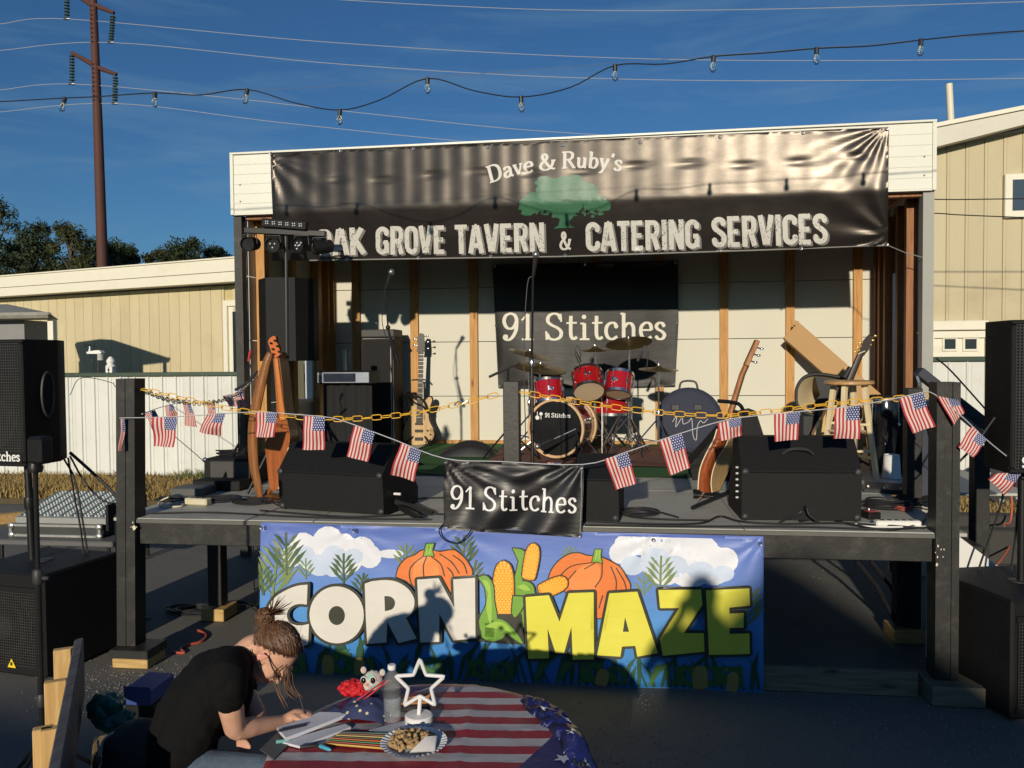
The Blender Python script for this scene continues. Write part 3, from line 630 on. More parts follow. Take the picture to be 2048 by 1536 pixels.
# ================================================================== stage deck
M_paint = mat('charcoal_paint', (.017, .0175, .016), .5, var=.12, scale=8, bump=.1, bscale=60, dirt=(.10, .095, .085), dirt_amt=.35, dscale=9)
M_deck = mat('grey_deck_paint', (.42, .42, .375), .5, var=.18, scale=3, stretch=(.35, 5, 5), bump=.12, bscale=30, dirt=(.2, .19, .16), dirt_amt=.5, dscale=2.2)
M_pine = wood('pine_block', (.50, .34, .13), (.36, .22, .08), 'X')
M_chip = mat('bare_chipped_wood', (.62, .55, .42), .8)
T = Thing('stage_deck', 'raised grey stage deck with charcoal rim and railing posts', 'stage')
XL, XR = 0.0, 4.6306
ys = [-.03, 1.22, 2.44, 3.66, 4.27]; xs = [-.10, 1.16, 2.38, 3.60, 4.74]
for j in range(4):
    for i in range(4): T.part('deck_panel', MB().bb(xs[i]+.002, xs[i+1]-.002, ys[j]+.002, ys[j+1]-.002, HD-.02, HD, .003), M_deck)
# wings beside the posts, under the shelter walls
T.part('deck_panel', MB().bb(-.60, -.103, 2.30, 4.27, HD-.02, HD, .003), M_deck); T.part('deck_panel', MB().bb(4.743, 5.70, 1.3, 4.27, HD-.02, HD, .003), M_deck)
zr0 = HD-.16
T.part('rim_board', MB().bb(XL+.06, XR-.06, -.012, .026, zr0, HD-.022, .004), M_paint)
T.part('rim_cap', MB().bb(XL+.058, XR-.058, -.042, -.031, HD-.028, HD-.004, .002), mat('cap_strip', (.10, .10, .09), .6, var=.2, scale=10))
T.part('rim_board', MB().bb(XL-.055, XL-.017, .06, 4.2, zr0, HD-.022), M_paint); T.part('rim_board', MB().bb(XR+.017, XR+.055, .06, 4.2, zr0, HD-.022), M_paint)
for i in range(8): T.part('joist', MB().bb(.35+i*.56, .388+i*.56, .03, 4.2, zr0+.005, HD-.0215), M_paint)
def post(u0, u1, v0, base_z, x_c, lean, boards, chips):
    w = .118; zt = A(u0, v0, 0).z; p = None
    for k in range(boards):
        a = x_c-w/2+k*w/boards; b = a+w/boards-.002; d = .004 if k == 1 else 0
        mb = MB(); vs = []
        for z, sh in ((base_z, -lean), (zt, lean)):
            vs += [(a+sh, -.055+d, z), (b+sh, -.055+d, z), (b+sh, .06, z), (a+sh, .06, z)]
        mb.add(vs, [(0, 1, 5, 4), (1, 2, 6, 5), (2, 3, 7, 6), (3, 0, 4, 7), (4, 5, 6, 7), (3, 2, 1, 0)]); q = T.part('railing_post', mb, M_paint); p = p or q
    if chips:
        mb = MB(); rnd = random.Random(u0)
        for (u, v, r) in chips:
            c = A(u, v, -.0565); n = 7; pts = [(c.x+r*rnd.uniform(.6, 1.2)*math.cos(t)*.7, c.y-.001*rnd.random(), c.z+r*rnd.uniform(.6, 1.3)*math.sin(t)) for t in [2*PI*i/n for i in range(n)]]
            mb.add(pts, [tuple(range(n))])
        T.part('paint_chip', mb, M_chip, p, sharp='keep')
post(262, 0, 757, .115, XL, .017, 2, [(266, 1045, .006), (268, 1056, .017), (262, 1054, .004), (273, 1054, .005)])
post(1890, 0, 764, .115, XR, .0, 3, [(1876, 1092, .007), (1882, 1099, .004), (1888, 1099, .005), (1875, 1114, .006), (1871, 1105, .004), (1886, 1114, .004), (1874, 1129, .010)])
cp0, cp1 = A(1007, 762, .02), A(1039, 762, .02)
T.part('railing_post', MB().bb(cp0.x, cp1.x, -.010, .08, HD, cp0.z, .004), M_paint)
for (px, py, w) in ((430, 1240, .10), (1812, 1284, .11)):
    c = F(px, py); T.part('support_post', MB().bb(c.x-w/2, c.x+w/2, c.y, c.y+w, .10, zr0+.01, .004), M_paint); T.part('footing_block', MB().bb(c.x-w*.8, c.x+w*.9, c.y-.05, c.y+.16, .004, .09, .005), M_pine)
for (x, y) in ((.1, 3.2), (1.6, 1.6), (3.1, 1.6), (3.1, 3.4), (4.6, 3.2), (1.6, 3.4)):
    T.part('support_post', MB().bb(x-.05, x+.05, y-.05, y+.05, .004, zr0+.01), M_paint)
T.part('footing_block', MB().bb(XL-.085, XL+.16, -.12, .09, .062, .113, .004), M_paint); T.part('footing_block', MB().bb(XL-.07, XL+.155, -.115, .08, .004, .060, .004), M_pine)
T.part('footing_block', MB().bb(XR-.10, XR+.16, -.14, .09, .004, .108, .006), wood('weathered_block', (.20, .18, .13), (.13, .11, .08), 'X'))
a, b = F(1528, 1372), F(1848, 1394)
stage = T.done()
single('ground_plank', MB().bb(a.x-.3, XR-.13, -.026, .014, .003, .135, .004), wood('weathered_plank', (.21, .18, .12), (.13, .11, .07), 'X'), 'weathered plank lying on edge below the stage between banner and stairs', 'plank')
# stairs at the right side of the stage
T = Thing('stage_stairs', 'stairs off the stage with charcoal handrail and white side panel', 'stairs')
M_wp = mat('white_paint', (.62, .62, .60), .5, var=.06)
sp0, sp1 = A(1912, 1062, .5), A(2014, 1146, .5)
T.part('side_panel', MB().prism([(sp0.x-.15, sp0.z+.10), (sp1.x, sp1.z), (sp1.x, sp1.z-.25), (sp0.x-.15, .02)], .04, TR((0, .5, 0))), M_wp)
T.part('handrail', MB().box((A(1835, 742, .9)+A(2000, 872, .9))/2, ((A(2000, 872, .9)-A(1835, 742, .9)).length, .09, .06), Matrix.Rotation(math.atan2(A(1835, 742, .9).z-A(2000, 872, .9).z, A(2000, 872, .9).x-A(1835, 742, .9).x), 3, 'Y'), .005), mat('navy_black_paint', (.03, .034, .05), .45, var=.12))
T.part('stringer', MB().box((A(1870, 790, .95)+A(2010, 905, .95))/2, ((A(2010, 905, .95)-A(1870, 790, .95)).length, .03, .03), Matrix.Rotation(math.atan2(A(1870, 790, .95).z-A(2010, 905, .95).z, A(2010, 905, .95).x-A(1870, 790, .95).x), 3, 'Y')), M_wp)
for k in range(3):
    T.part('tread', MB().bb(XR+.16+k*.27, XR+.44+k*.27, .56, 1.4, HD-.24-k*.22, HD-.2-k*.22, .004), M_paint)
T.part('newel_post', MB().bb(XR+.50, XR+.59, .84, .93, .004, 1.25, .004), M_paint)
T.part('newel_post', MB().bb(XR+.10, XR+.19, .84, .93, .004, A(1850, 760, .9).z-.05, .004), M_paint)
T.done()
# ================================================================== shelter over the back of the stage
M_panel = mat('cream_wall_board', (.56, .55, .465), .65, var=.05, scale=3, bump=.12, bscale=22, dirt=(.54, .5, .39), dirt_amt=.3, dscale=6)
M_stud = wood('pine_stud', (.50, .27, .085), (.38, .18, .05), 'Z')
M_studd = wood('red_pine_stud', (.30, .13, .05), (.2, .08, .03), 'Z')
M_fas = mat('white_fascia_metal', (.66, .66, .58), .4, var=.05, scale=2, bump=.1, bscale=45, dirt=(.5, .48, .4), dirt_amt=.3, dscale=4)
T = Thing('stage_shelter', 'open fronted shelter with white metal fascia and pine studs', 'shelter')
aL, aR = -.38, 5.62; zc = 3.12
seams = [HD, 1.4121, 2.0143, 2.61, 3.275]
for k in range(4):
    for (s0, s1) in ((aL, 2.5), (2.504, aR)):
        T.part('wall_panel', MB().add([W(a, z, o) for a in (s0, s1) for o in (0, -.02) for z in (seams[k]+.004, seams[k+1]-.004)], [(0, 1, 3, 2), (4, 6, 7, 5), (0, 4, 5, 1), (2, 3, 7, 6), (0, 2, 6, 4), (1, 5, 7, 3)]), M_panel)
def wallbox(s0, s1, o0, o1, z0, z1): return MB().add([W(a, z, o) for a in (s0, s1) for o in (o0, o1) for z in (z0, z1)], [(0, 1, 3, 2), (4, 6, 7, 5), (0, 4, 5, 1), (2, 3, 7, 6), (0, 2, 6, 4), (1, 5, 7, 3)])
T.part('back_sheathing', wallbox(aL, aR, -.022, -.05, HD, 3.27), mat('seam_dark', (.10, .09, .07), .8))
for i in range(-1, 9):
    a = .671*i if i >= 0 else -.30; T.part('wall_stud', wallbox(a-.044, a+.044, .002, .042, HD+.04, 3.18), M_stud)
T.part('sole_plate', wallbox(aL, aR, .002, .045, HD+.001, HD+.038), M_stud)
# side walls as studs and boards, each with an opening
def side(a0, a1, opening, sgn, studs, first):
    # from a0 at the front to a1 at the back wall
    def S(t, off, z):
        a = a0+(a1-a0)*t; return W(a+off*sgn, z, DS*(1-t)+.0)
    def sb(t0, t1, o0, o1, z0, z1): return MB().add([S(t, o, z) for t in (t0, t1) for o in (o0, o1) for z in (z0, z1)], [(0, 1, 3, 2), (4, 6, 7, 5), (0, 4, 5, 1), (2, 3, 7, 6), (0, 2, 6, 4), (1, 5, 7, 3)])
    for k in range(4):
        z0, z1 = seams[k]+.004, seams[k+1]-.004
        spans = [(.05, .995)]
        if opening and not (z1 < opening[2] or z0 > opening[3]): spans = [(.05, opening[0]), (opening[1], .995)]
        for t0, t1 in spans: T.part('side_panel', sb(t0, t1, 0, .02, z0, z1), M_panel)
    for t in studs: T.part('side_stud', sb(t, t+.05, -.09, -.002, HD+.01, 3.15), M_studd if sgn > 0 else M_stud)
    if opening:
        t0, t1, z0, z1 = opening; T.part('opening_frame', MB(), M_wp) if False else None
        T.part('opening_frame', sb(t0-.02, t0+.012, -.03, .05, z0, z1), M_wp); T.part('opening_frame', sb(t1-.012, t1+.02, -.03, .05, z0, z1), M_wp); T.part('opening_frame', sb(t0, t1, -.03, .05, z0-.04, z0), M_wp)
side(-.47, -.385, (.50, .78, 1.412, 2.60), -1, (.12, .45, .80, .95), 0)
side(5.42, 5.62, (.42, .62, 1.412, 2.60), 1, (.14, .34, .66, .82, .95), 0)
for a, w in ((-.555, .075), (5.40, .085)):
    T.part('front_post', wallbox(a, a+w, DS-.075, DS+.012, .004, zc+.035), mat('painted_post_grey', (.30, .30, .27), .5, var=.08, scale=4) if a > 0 else M_paint)
# fascia of ribbed metal, corner trims
zfb, zft_ = 3.1559, 3.7027; fl, fr_ = -.5595, 5.4853
n = 6
for k in range(n):
    z0 = zfb+.012+(zft_-zfb-.02)*k/n; z1 = zfb+.012+(zft_-zfb-.02)*(k+1)/n
    T.part('fascia_panel', MB().add([W(a, z, o) for a in (fl+.03, fr_-.03) for (o, z) in ((DS+.0395, z0), (DS+.042, z0+.003), (DS+.042, z1-.003), (DS+.0395, z1-.0005), (DS+.02, z1-.002), (DS+.02, z0))], [(0, 6, 7, 1), (1, 7, 8, 2), (2, 8, 9, 3), (3, 9, 10, 4), (4, 10, 11, 5), (5, 11, 6, 0), (5, 4, 3, 2, 1, 0), (6, 7, 8, 9, 10, 11)]), M_fas)
T.part('corner_trim', wallbox(fl, fl+.029, DS-.1, DS+.055, zfb, zft_-.003), M_fas); T.part('corner_trim', wallbox(fr_-.029, fr_, DS-.1, DS+.055, zfb, zft_-.003), M_fas)
T.part('top_trim', wallbox(fl, fr_, DS-.1, DS+.058, zft_-.002, zft_+.014), M_fas); T.part('bottom_trim', wallbox(fl+.03, fr_-.03, DS-.02, DS+.05, zfb-.004, zfb+.010), M_fas)
sc = MB()
for a in (fl+.09, fr_-.09):
    for z in (zfb+.12, zfb+.27): sc.ball(W(a, z, DS+.044), .008, 6, 4)
T.part('fascia_screw', sc, MATS['screw_steel'])
T.part('roof_sheet', wallbox(fl+.02, fr_-.02, -.1, DS-.02, zc+.16, zc+.18), mat('roof_metal', (.4, .4, .38), .5, .3))
T.part('roof_sheet', wallbox(fr_-.018, 5.66, -.1, 1.0, zc+.16, zc+.18), MATS['roof_metal'])
for i in range(9):
    a = -.3+i*.7; T.part('rafter', wallbox(a, a+.038, .05, DS-.11, zc+.02, zc+.158), M_studd)
T.part('header_beam', wallbox(-.45, 5.40, DS-.1, DS-.02, zc+.0, zc+.15), M_studd)
shelter = T.done()
# ================================================================== big banner on the fascia
def banner_mat(name, col, rough, spec=.5, tilt=0.0, var=.06, wr=.25, weave=.1):
    m = mat(name, col, rough, var=var, scale=5, spec=spec); t = m.node_tree; b = t.nodes['Principled BSDF']
    tc = node(t, 'ShaderNodeTexCoord'); n1 = node(t, 'ShaderNodeTexNoise'); n1.inputs['Scale'].default_value = 7; n1.inputs['Detail'].default_value = 4
    mp = node(t, 'ShaderNodeMapping'); mp.inputs['Scale'].default_value = (.6, 1, 2.2); t.links.new(tc.outputs['Object'], mp.inputs[0]); t.links.new(mp.outputs[0], n1.inputs['Vector'])
    b1 = node(t, 'ShaderNodeBump'); b1.inputs['Strength'].default_value = wr; b1.inputs['Distance'].default_value = .03; t.links.new(n1.outputs['Fac'], b1.inputs['Height'])
    n2 = node(t, 'ShaderNodeTexWave'); n2.inputs['Scale'].default_value = 90; n2.bands_direction = 'Z'; t.links.new(tc.outputs['Object'], n2.inputs['Vector'])
    b2 = node(t, 'ShaderNodeBump'); b2.inputs['Strength'].default_value = weave; b2.inputs['Distance'].default_value = .002; t.links.new(n2.outputs['Fac'], b2.inputs['Height']); t.links.new(b1.outputs[0], b2.inputs['Normal'])
    nrm = b2.outputs[0]
    if tilt:                                                       # normals leaned sideways to move the sun's sheen along the sheet
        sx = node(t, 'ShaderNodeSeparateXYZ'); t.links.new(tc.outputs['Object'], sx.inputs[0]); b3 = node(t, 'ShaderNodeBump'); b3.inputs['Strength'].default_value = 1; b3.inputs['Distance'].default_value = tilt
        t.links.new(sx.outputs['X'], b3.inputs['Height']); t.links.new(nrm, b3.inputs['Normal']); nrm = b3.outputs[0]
    t.links.new(nrm, b.inputs['Normal']); return m
RIB = .172
def top_surf(u, v, off):
    """pixel -> place on the fascia banner: flat on the ribbed fascia above, hanging free and pushed back below it"""
    P = AW(u, v, DS+.085); a = (P-OW).dot(EW); z = P.z; d = 0
    yl = zfb+.004
    if z < yl: d -= (yl-z)*.36 + (yl-z)**2*.1                     # lower half swings back under the fascia
    up = min(1, max(0, (z-yl)/.05))
    d += up*.0024*math.sin(2*PI*a/RIB)*(1 if a < 2.3 else .35)
    # the right end stands slightly off the fascia, so the sheet turns to the left
    for (ca, cz, amp, k) in ((-.22, zft_-.02, .018, 15), (5.10, zft_-.02, -.015, 15), (5.12, 2.80, .02, 10)):
        r = math.hypot(a-ca, z-cz); th = math.atan2(z-cz, abs(a-ca))
        d += amp*math.cos(k*th)*min(1, r/.12)*math.exp(-r/.42)
    for k in range(12):                                            # puckers at the middle row of screws
        pa = .45+k*.44; pz = zfb+.27-.02*math.sin(k*1.7); r2 = ((a-pa)/.11)**2+((z-pz)/.022)**2; d -= .014*math.exp(-r2)
    d += .008*noise.noise((a*1.5, z*2.5, 3.1))+.0015*noise.noise((a*6, z*9, 1))
    P = AW(u, v, DS+.085+min(d, 0)); return P-NW*(max(d, 0)+off)
TB = [(541, 305), (1778, 254), (1776, 492), (1500, 502), (1130, 514), (800, 519), (620, 521), (545, 521)]
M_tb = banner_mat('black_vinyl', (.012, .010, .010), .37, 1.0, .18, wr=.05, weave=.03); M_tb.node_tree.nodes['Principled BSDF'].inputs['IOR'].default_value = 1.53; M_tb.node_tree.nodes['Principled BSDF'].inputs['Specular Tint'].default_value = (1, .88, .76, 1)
T = Thing('tavern_banner', 'long black tavern banner with green tree hung across the shelter fascia', 'banner')
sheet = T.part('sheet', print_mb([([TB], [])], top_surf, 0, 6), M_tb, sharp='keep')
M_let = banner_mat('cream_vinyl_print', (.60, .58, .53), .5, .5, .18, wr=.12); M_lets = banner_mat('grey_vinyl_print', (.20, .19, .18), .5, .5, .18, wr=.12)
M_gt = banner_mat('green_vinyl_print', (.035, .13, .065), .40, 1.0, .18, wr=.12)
lets = []
for txt, p0, p1, h in (('OAK', (634, 514), (735, 509), 55), ('GROVE', (752, 510), (893, 508), 57), ('TAVERN', (910, 508), (1092, 503), 58), ('CATERING', (1172, 504), (1402, 498), 60), ('SERVICES', (1424, 496), (1657, 488), 62)):
    lets += fit(txt, BLOCK, p0, p1, h, thin=.16, thick=.185, track=.02)
amp = glyphs('&', SERIF, (1120, 499), 35, ux=1, uy=-.02, thin=.10, thick=.20, squash=.72)[0]
shift = lambda gs, dx, dy: [([[(x+dx, y+dy) for x, y in p] for p in s], []) for s, _ in gs]
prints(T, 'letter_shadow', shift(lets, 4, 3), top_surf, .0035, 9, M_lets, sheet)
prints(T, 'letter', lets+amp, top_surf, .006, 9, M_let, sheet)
rnd = random.Random(3); sp = []
for so, _ in lets:                                                 # worn flecks in the letters
    xs_ = [x for p in so for x, y in p]; ys_ = [y for p in so for x, y in p]
    cx, cy = rnd.uniform(min(xs_)+4, max(xs_)-4), rnd.uniform(min(ys_)+12, max(ys_)-12)
    for k in range(26):
        x, y = (rnd.gauss(cx, 4), rnd.gauss(cy, 9)) if k < 16 else (rnd.uniform(min(xs_), max(xs_)), rnd.uniform(min(ys_), max(ys_)))
        if min(ys_) < y < max(ys_) and min(xs_) < x < max(xs_): sp.append(([disc(x, y, rnd.uniform(.3, 1.15), rnd.uniform(.3, 1.2), 6, rnd.random()*3)], []))
prints(T, 'letter_wear', sp, top_surf, .0085, 0, M_tb, sheet)
def arcmap(x, y):                                                   # "Dave & Ruby's" on a shallow arch
    t = x/6.02; cx, cy, R = 1122, 870, 532; th = (t-.5)*.50-.02; r = R+y*33
    return (cx+r*math.sin(th), cy-r*math.cos(th)+ (t-.5)*-18)
nm, wtot = glyphs("Dave & Ruby's", SERIF, (0, 0), 1, thin=.09, thick=.17, track=.03, space=.30, arc=None)
k_ = wtot/6.02
nm = glyphs("Dave & Ruby's", SERIF, (0, 0), 1, thin=.09, thick=.17, track=.03, space=.30, arc=lambda x, y: arcmap(x/k_, y))[0]
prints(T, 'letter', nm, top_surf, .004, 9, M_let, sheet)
rnd = random.Random(5); crown = []
for (cx, cy, r) in ((1070, 405, 30), (1100, 385, 34), (1130, 375, 36), (1165, 385, 33), (1190, 405, 28), (1128, 405, 45), (1060, 415, 22), (1205, 412, 18), (1090, 365, 20), (1150, 362, 20)):
    crown.append([(cx+r*rnd.uniform(.82, 1.12)*math.cos(t), cy+r*.62*rnd.uniform(.82, 1.15)*math.sin(t)) for t in [2*PI*i/22 for i in range(22)]])
for k in range(60): crown.append(disc(rnd.uniform(1042, 1218), rnd.uniform(418, 434), rnd.uniform(1.5, 5), rnd.uniform(1.5, 4), 7))
trunk = [[(1119, 425), (1138, 425), (1137, 440), (1142, 452), (1150, 455), (1106, 457), (1116, 452), (1120, 440)], [(1121, 440), (1104, 424), (1108, 420), (1125, 436)], [(1135, 440), (1150, 420), (1155, 423), (1138, 444)]]
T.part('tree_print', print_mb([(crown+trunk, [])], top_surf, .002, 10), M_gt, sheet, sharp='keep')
for u, v in ((543, 308), (682, 302), (827, 298), (975, 294), (1125, 290), (1280, 285), (1440, 274), (1606, 266), (1774, 258), (694, 518), (837, 516), (982, 513), (1130, 511), (1283, 506), (1440, 501), (1602, 497), (1773, 489)):
    grommet(T, top_surf(u, v, .003), -NW, .016)
hem = [top_surf(u, v, .004) for u, v in ((620, 521), (800, 518), (1130, 513), (1500, 501), (1776, 491))]
T.part('bottom_hem', MB().tube(hem, .006, 6), mat('hem_grey', (.25, .24, .22), .4))
T.part('tie_cord', MB().tube([top_surf(1776, 491, .003), AW(1812, 506, DS+.05), AW(1846, 515, DS+.03)], .004, 5), mat('hem_grey', (.25, .24, .22), .4))
T.done()
# ================================================================== black band banner on the back wall
def back_surf(u, v, off):
    P = AW(u, v, .06); a = (P-OW).dot(EW); z = P.z
    d = .03*math.sin(a*3.4+.4)*max(0, 2.4-z)*.8+.012*math.sin(a*9+z*2)+.02*noise.noise((a*2, z*1.2, 7))
    return OW+EW*a-NW*(.065+d+off)+Vector((0, 0, z))
T = Thing('band_backdrop', 'black band backdrop with white lettering on the back wall behind the drums', 'banner')
M_bd = banner_mat('black_backdrop', (.013, .013, .012), .46, .35, wr=.06, weave=.02)
sh = T.part('sheet', print_mb([([[(985, 529), (1170, 526), (1356, 521), (1357, 640), (1350, 772), (1240, 776), (1100, 776), (996, 776)]], [])], back_surf, 0, 12), M_bd, sharp='keep')
prints(T, 'letter', fit('91 Stitches', SERIF, (1006, 680), (1336, 679), 53, thin=.07, thick=.135, track=.05, space=.32), back_surf, .004, 10, banner_mat('white_backdrop_print', (.58, .56, .47), .5, wr=.06, weave=.02), sh)
for u, v in ((990, 533), (1170, 530), (1351, 526), (992, 652), (1352, 645), (1000, 771), (1346, 767)): grommet(T, back_surf(u, v, .004), -NW, .014)
T.done()
# ================================================================== small satin band banner hung at the stage front
def small_surf(u, v, off):
    P = A(u, v, -.075); s = (u-888)/280; t = (v-920)/155
    d = .022*math.sin(s*13+t*5)*math.sin(PI*min(1, max(0, s)))*(.4+t)+.016*math.cos(17*math.atan2(t+.02, s+.02))*math.exp(-math.hypot(s, t)/.45)+.016*math.cos(15*math.atan2(t+.02, 1.02-s))*math.exp(-math.hypot(1-s, t)/.45)
    return P+Vector((0, -d-off, 0))
T = Thing('front_banner', 'small black satin band banner hanging from the flag string at the stage front', 'banner')
M_sb = banner_mat('black_satin', (.009, .009, .011), .42, .6, wr=.12, weave=0)
sh = T.part('sheet', print_mb([([[(889, 918), (960, 922), (1060, 926), (1168, 929), (1166, 1000), (1163, 1076), (1060, 1068), (960, 1062), (888, 1058), (887, 990)]], [])], small_surf, 0, 6), M_sb, sharp='keep')
prints(T, 'letter', fit('91 Stitches', SERIF, (901, 1017), (1156, 1026), 46, thin=.065, thick=.125, track=.05, space=.3), small_surf, .003, 6, banner_mat('white_satin_print', (.72, .72, .72), .45, wr=.1, weave=0), sh)
for u, v in ((892, 923), (1163, 934), (893, 1053), (1159, 1071)): grommet(T, small_surf(u, v, .003), Vector((0, -1, 0)), .012)
T.part('hem', MB().tube([small_surf(u, v, .002) for u, v in ((1163, 930), (1163, 1000), (1160, 1075))], .003, 5), MATS['hem_grey'])
T.done()
# ================================================================== corn maze banner on the stage front
def maze_surf(u, v, off):
    u = min(1527, max(518.5, u)); P = A(u, v, -.05); s = (u-520)/1007; t = (v-1045)/310; d = 0
    for (cx, cy) in ((528, 1051), (710, 1058), (1306, 1076), (1519, 1082), (905, 1066)):
        r = math.hypot(u-cx, v-cy); th = math.atan2(v-cy, u-cx); d += .006*math.cos(11*th)*math.exp(-r/70)*min(1, r/12)
    d += .014*noise.noise((P.x*1.6, P.z*2.2, 5))+.003*math.sin(P.x*9)*t
    return P+Vector((0, -d-off, 0))
def Z5(*p): return [(500+x/3.793, 1020+y/3.793) for x, y in p]
def Z6(*p): return [(1000+x/3.793, 1020+y/3.793) for x, y in p]
def vm(name, col): return banner_mat('print_'+name, col, .42, .5, var=.05, wr=.08, weave=.03)
T = Thing('maze_banner', 'colourful corn maze banner with pumpkins and corn on the stage front', 'banner')
EDGE = [(520, 1045), (800, 1053), (1160, 1063), (1527, 1073), (1527, 1385), (1400, 1381), (1250, 1374), (1100, 1367), (900, 1358), (700, 1352), (518, 1348)]
M_bg = vm('sky', (.09, .20, .55)); t_ = M_bg.node_tree; b_ = t_.nodes['Principled BSDF']
tc_ = node(t_, 'ShaderNodeTexCoord'); sx_ = node(t_, 'ShaderNodeSeparateXYZ'); rp_ = node(t_, 'ShaderNodeValToRGB'); mr_ = node(t_, 'ShaderNodeMapRange')
mr_.inputs[1].default_value = 0; mr_.inputs[2].default_value = .86
e_ = rp_.color_ramp.elements; e_[0].color = (.01, .15, .42, 1); e_[1].color = (.10, .16, .46, 1); e2 = rp_.color_ramp.elements.new(.45); e2.color = (.08, .27, .62, 1); e3 = rp_.color_ramp.elements.new(.75); e3.color = (.14, .23, .56, 1)
t_.links.new(tc_.outputs['Object'], sx_.inputs[0]); t_.links.new(sx_.outputs['Z'], mr_.inputs[0]); t_.links.new(mr_.outputs[0], rp_.inputs[0]); t_.links.new(rp_.outputs[0], b_.inputs['Base Color'])
base = T.part('sheet', print_mb([([EDGE], [])], maze_surf, 0, 7), M_bg, sharp='keep')
lay = [.0025]
def layer(name, groups, m, grid=9, step=.0013):
    lay[0] += step; return prints(T, name, groups, maze_surf, lay[0], grid, m, base)
U = lambda *polys: [(list(polys), [])]
# clouds
cl1 = [disc(*c) for c in ((606, 1092, 27), (657, 1084, 32), (690, 1086, 20), (726, 1098, 26), (630, 1108, 36), (690, 1110, 40), (740, 1112, 24), (585, 1112, 22))]+[disc(782, 1107, 26, 9), disc(738, 1118, 18, 10)]
cl2 = [disc(*c) for c in ((1254, 1090, 26), (1277, 1086, 24), (1310, 1092, 34), (1362, 1090, 34), (1400, 1104, 38), (1450, 1120, 26), (1425, 1130, 40), (1330, 1120, 50), (1380, 1130, 46), (1240, 1105, 22))]
cl2 = [[(min(1526, x), max(1066+.0275*(x-1100)+2, y)) for x, y in p] for p in cl2]
layer('cloud_print', [(cl1, []), (cl2, [])], vm('cloud', (.66, .68, .74)))
layer('cloud_shade_print', [([disc(610, 1112, 21), disc(668, 1122, 28, 32), disc(708, 1112, 18, 16), disc(640, 1130, 26, 22)], []), ([disc(1265, 1130, 24, 20), disc(1312, 1125, 30, 32), disc(1350, 1132, 26, 22), disc(1400, 1140, 28, 18), disc(1446, 1146, 22, 16)], [])], vm('cloud_shade', (.50, .58, .72)))
# corn fronds behind
def frond(cx, cy, h, n, w, lean=0):
    ps = ribbon([(cx, cy), (cx+lean*h*.5, cy-h*.55), (cx+lean*h, cy-h)], w*.9, w*.9)
    for k in range(n):
        t = .12+.75*k/n; bx, by = cx+lean*h*t, cy-h*t
        for s in (-1, 1):
            L = h*(.55-.35*t); ps.append([(bx, by+w*.5), (bx+s*L*.5, by-L*.55-w), (bx+s*L*.92, by-L*.95), (bx+s*L*.55, by-L*.38)])
    return ps
fr_g = [frond(545, 1200, 110, 5, 5, .12), frond(612, 1158, 42, 3, 3), frond(812, 1140, 55, 3, 4), frond(1320, 1185, 75, 4, 5, .03), frond(1140, 1130, 40, 3, 3), frond(1490, 1260, 90, 4, 5, .1), frond(1288, 1190, 45, 2, 4)]
layer('frond_print', [(f, []) for f in fr_g], vm('frond', (.17, .24, .09)))
fr_d = [frond(688, 1168, 62, 4, 5), frond(528, 1190, 60, 4, 5, -.1), frond(925, 1140, 70, 4, 5, .05), frond(575, 1150, 85, 4, 5, -.05), frond(720, 1185, 40, 3, 4, .2), frond(940, 1180, 60, 3, 5, .2)]
layer('frond_print', [(f, []) for f in fr_d], vm('frond_dark', (.07, .12, .05)))
# dark thicket along the foot
rnd = random.Random(11); th = []
for x in range(528, 1524, 15):
    yb = 1346+(x-520)*.034; L = rnd.uniform(45, 100); dx = rnd.uniform(-45, 45); w = rnd.uniform(3, 6); c = lambda q: min(1525, max(521, q))
    th.append([(c(x-w*.6), yb), (c(x+dx*.3-w), yb-L*.6), (c(x+dx), yb-L*rnd.uniform(.85, 1)), (c(x+dx*.35+w), yb-L*.55), (c(x+w*.6), yb)])
layer('thicket_print', [(th, [])], vm('thicket', (.022, .075, .035)))['kind'] = 'stuff'
th2 = []
for x in range(560, 1500, 46):
    yb = 1347+(x-520)*.034; s = rnd.choice((-1, 1)); L = rnd.uniform(35, 60)
    th2.append([(x, yb-4), (x+s*L*.3, yb-L*.9), (x+s*L*.9, yb-L*1.0), (x+s*L*.45, yb-L*.55), (x+7, yb-4)])
layer('thicket_leaf_print', [([p], []) for p in th2], vm('thicket_leaf', (.05, .13, .04)))
def cob(cx, cy, L, w, ang): return [(cx+(x*math.cos(ang)-y*math.sin(ang)), cy+(x*math.sin(ang)+y*math.cos(ang))) for x, y in spl2([(0, -L), (w*.6, -L*.86), (w*.92, -L*.5), (w, 0), (w*.95, L*.6), (w*.7, L), (-w*.7, L), (-w*.95, L*.6), (-w, 0), (-w*.92, -L*.5), (-w*.6, -L*.86), (0, -L)], 4)[:-1]]
sm = [(657, 1330, 22, 12, 0), (720, 1332, 18, 11, 0), (1205, 1352, 17, 13, .2), (1400, 1354, 24, 16, 0), (1465, 1362, 20, 12, .1)]
layer('small_cob_print', [([cob(*c)], []) for c in sm], vm('cob_dark', (.30, .20, .06)))
def kernels(cx, cy, L, w, ang, s):
    out = []; y = -L+s; k = 0
    while y < L-s*.4:
        ww = w*.96*math.sqrt(max(.05, 1-max(0, (-y-L*.35)/(L*.66))**2)) if y < 0 else w*.96
        n = max(1, int(2*ww/(s*2.02))); 
        for i in range(n):
            x = -ww+s+(2*ww-2*s)*((i+(.5 if k % 2 else 0))/max(1, n-.5)); 
            if abs(x) > ww-s*.5: continue
            out.append(([disc(cx+x*math.cos(ang)-y*math.sin(ang), cy+x*math.sin(ang)+y*math.cos(ang), s*.92, s*.78, 7, ang)], []))
        y += s*1.55; k += 1
    return out
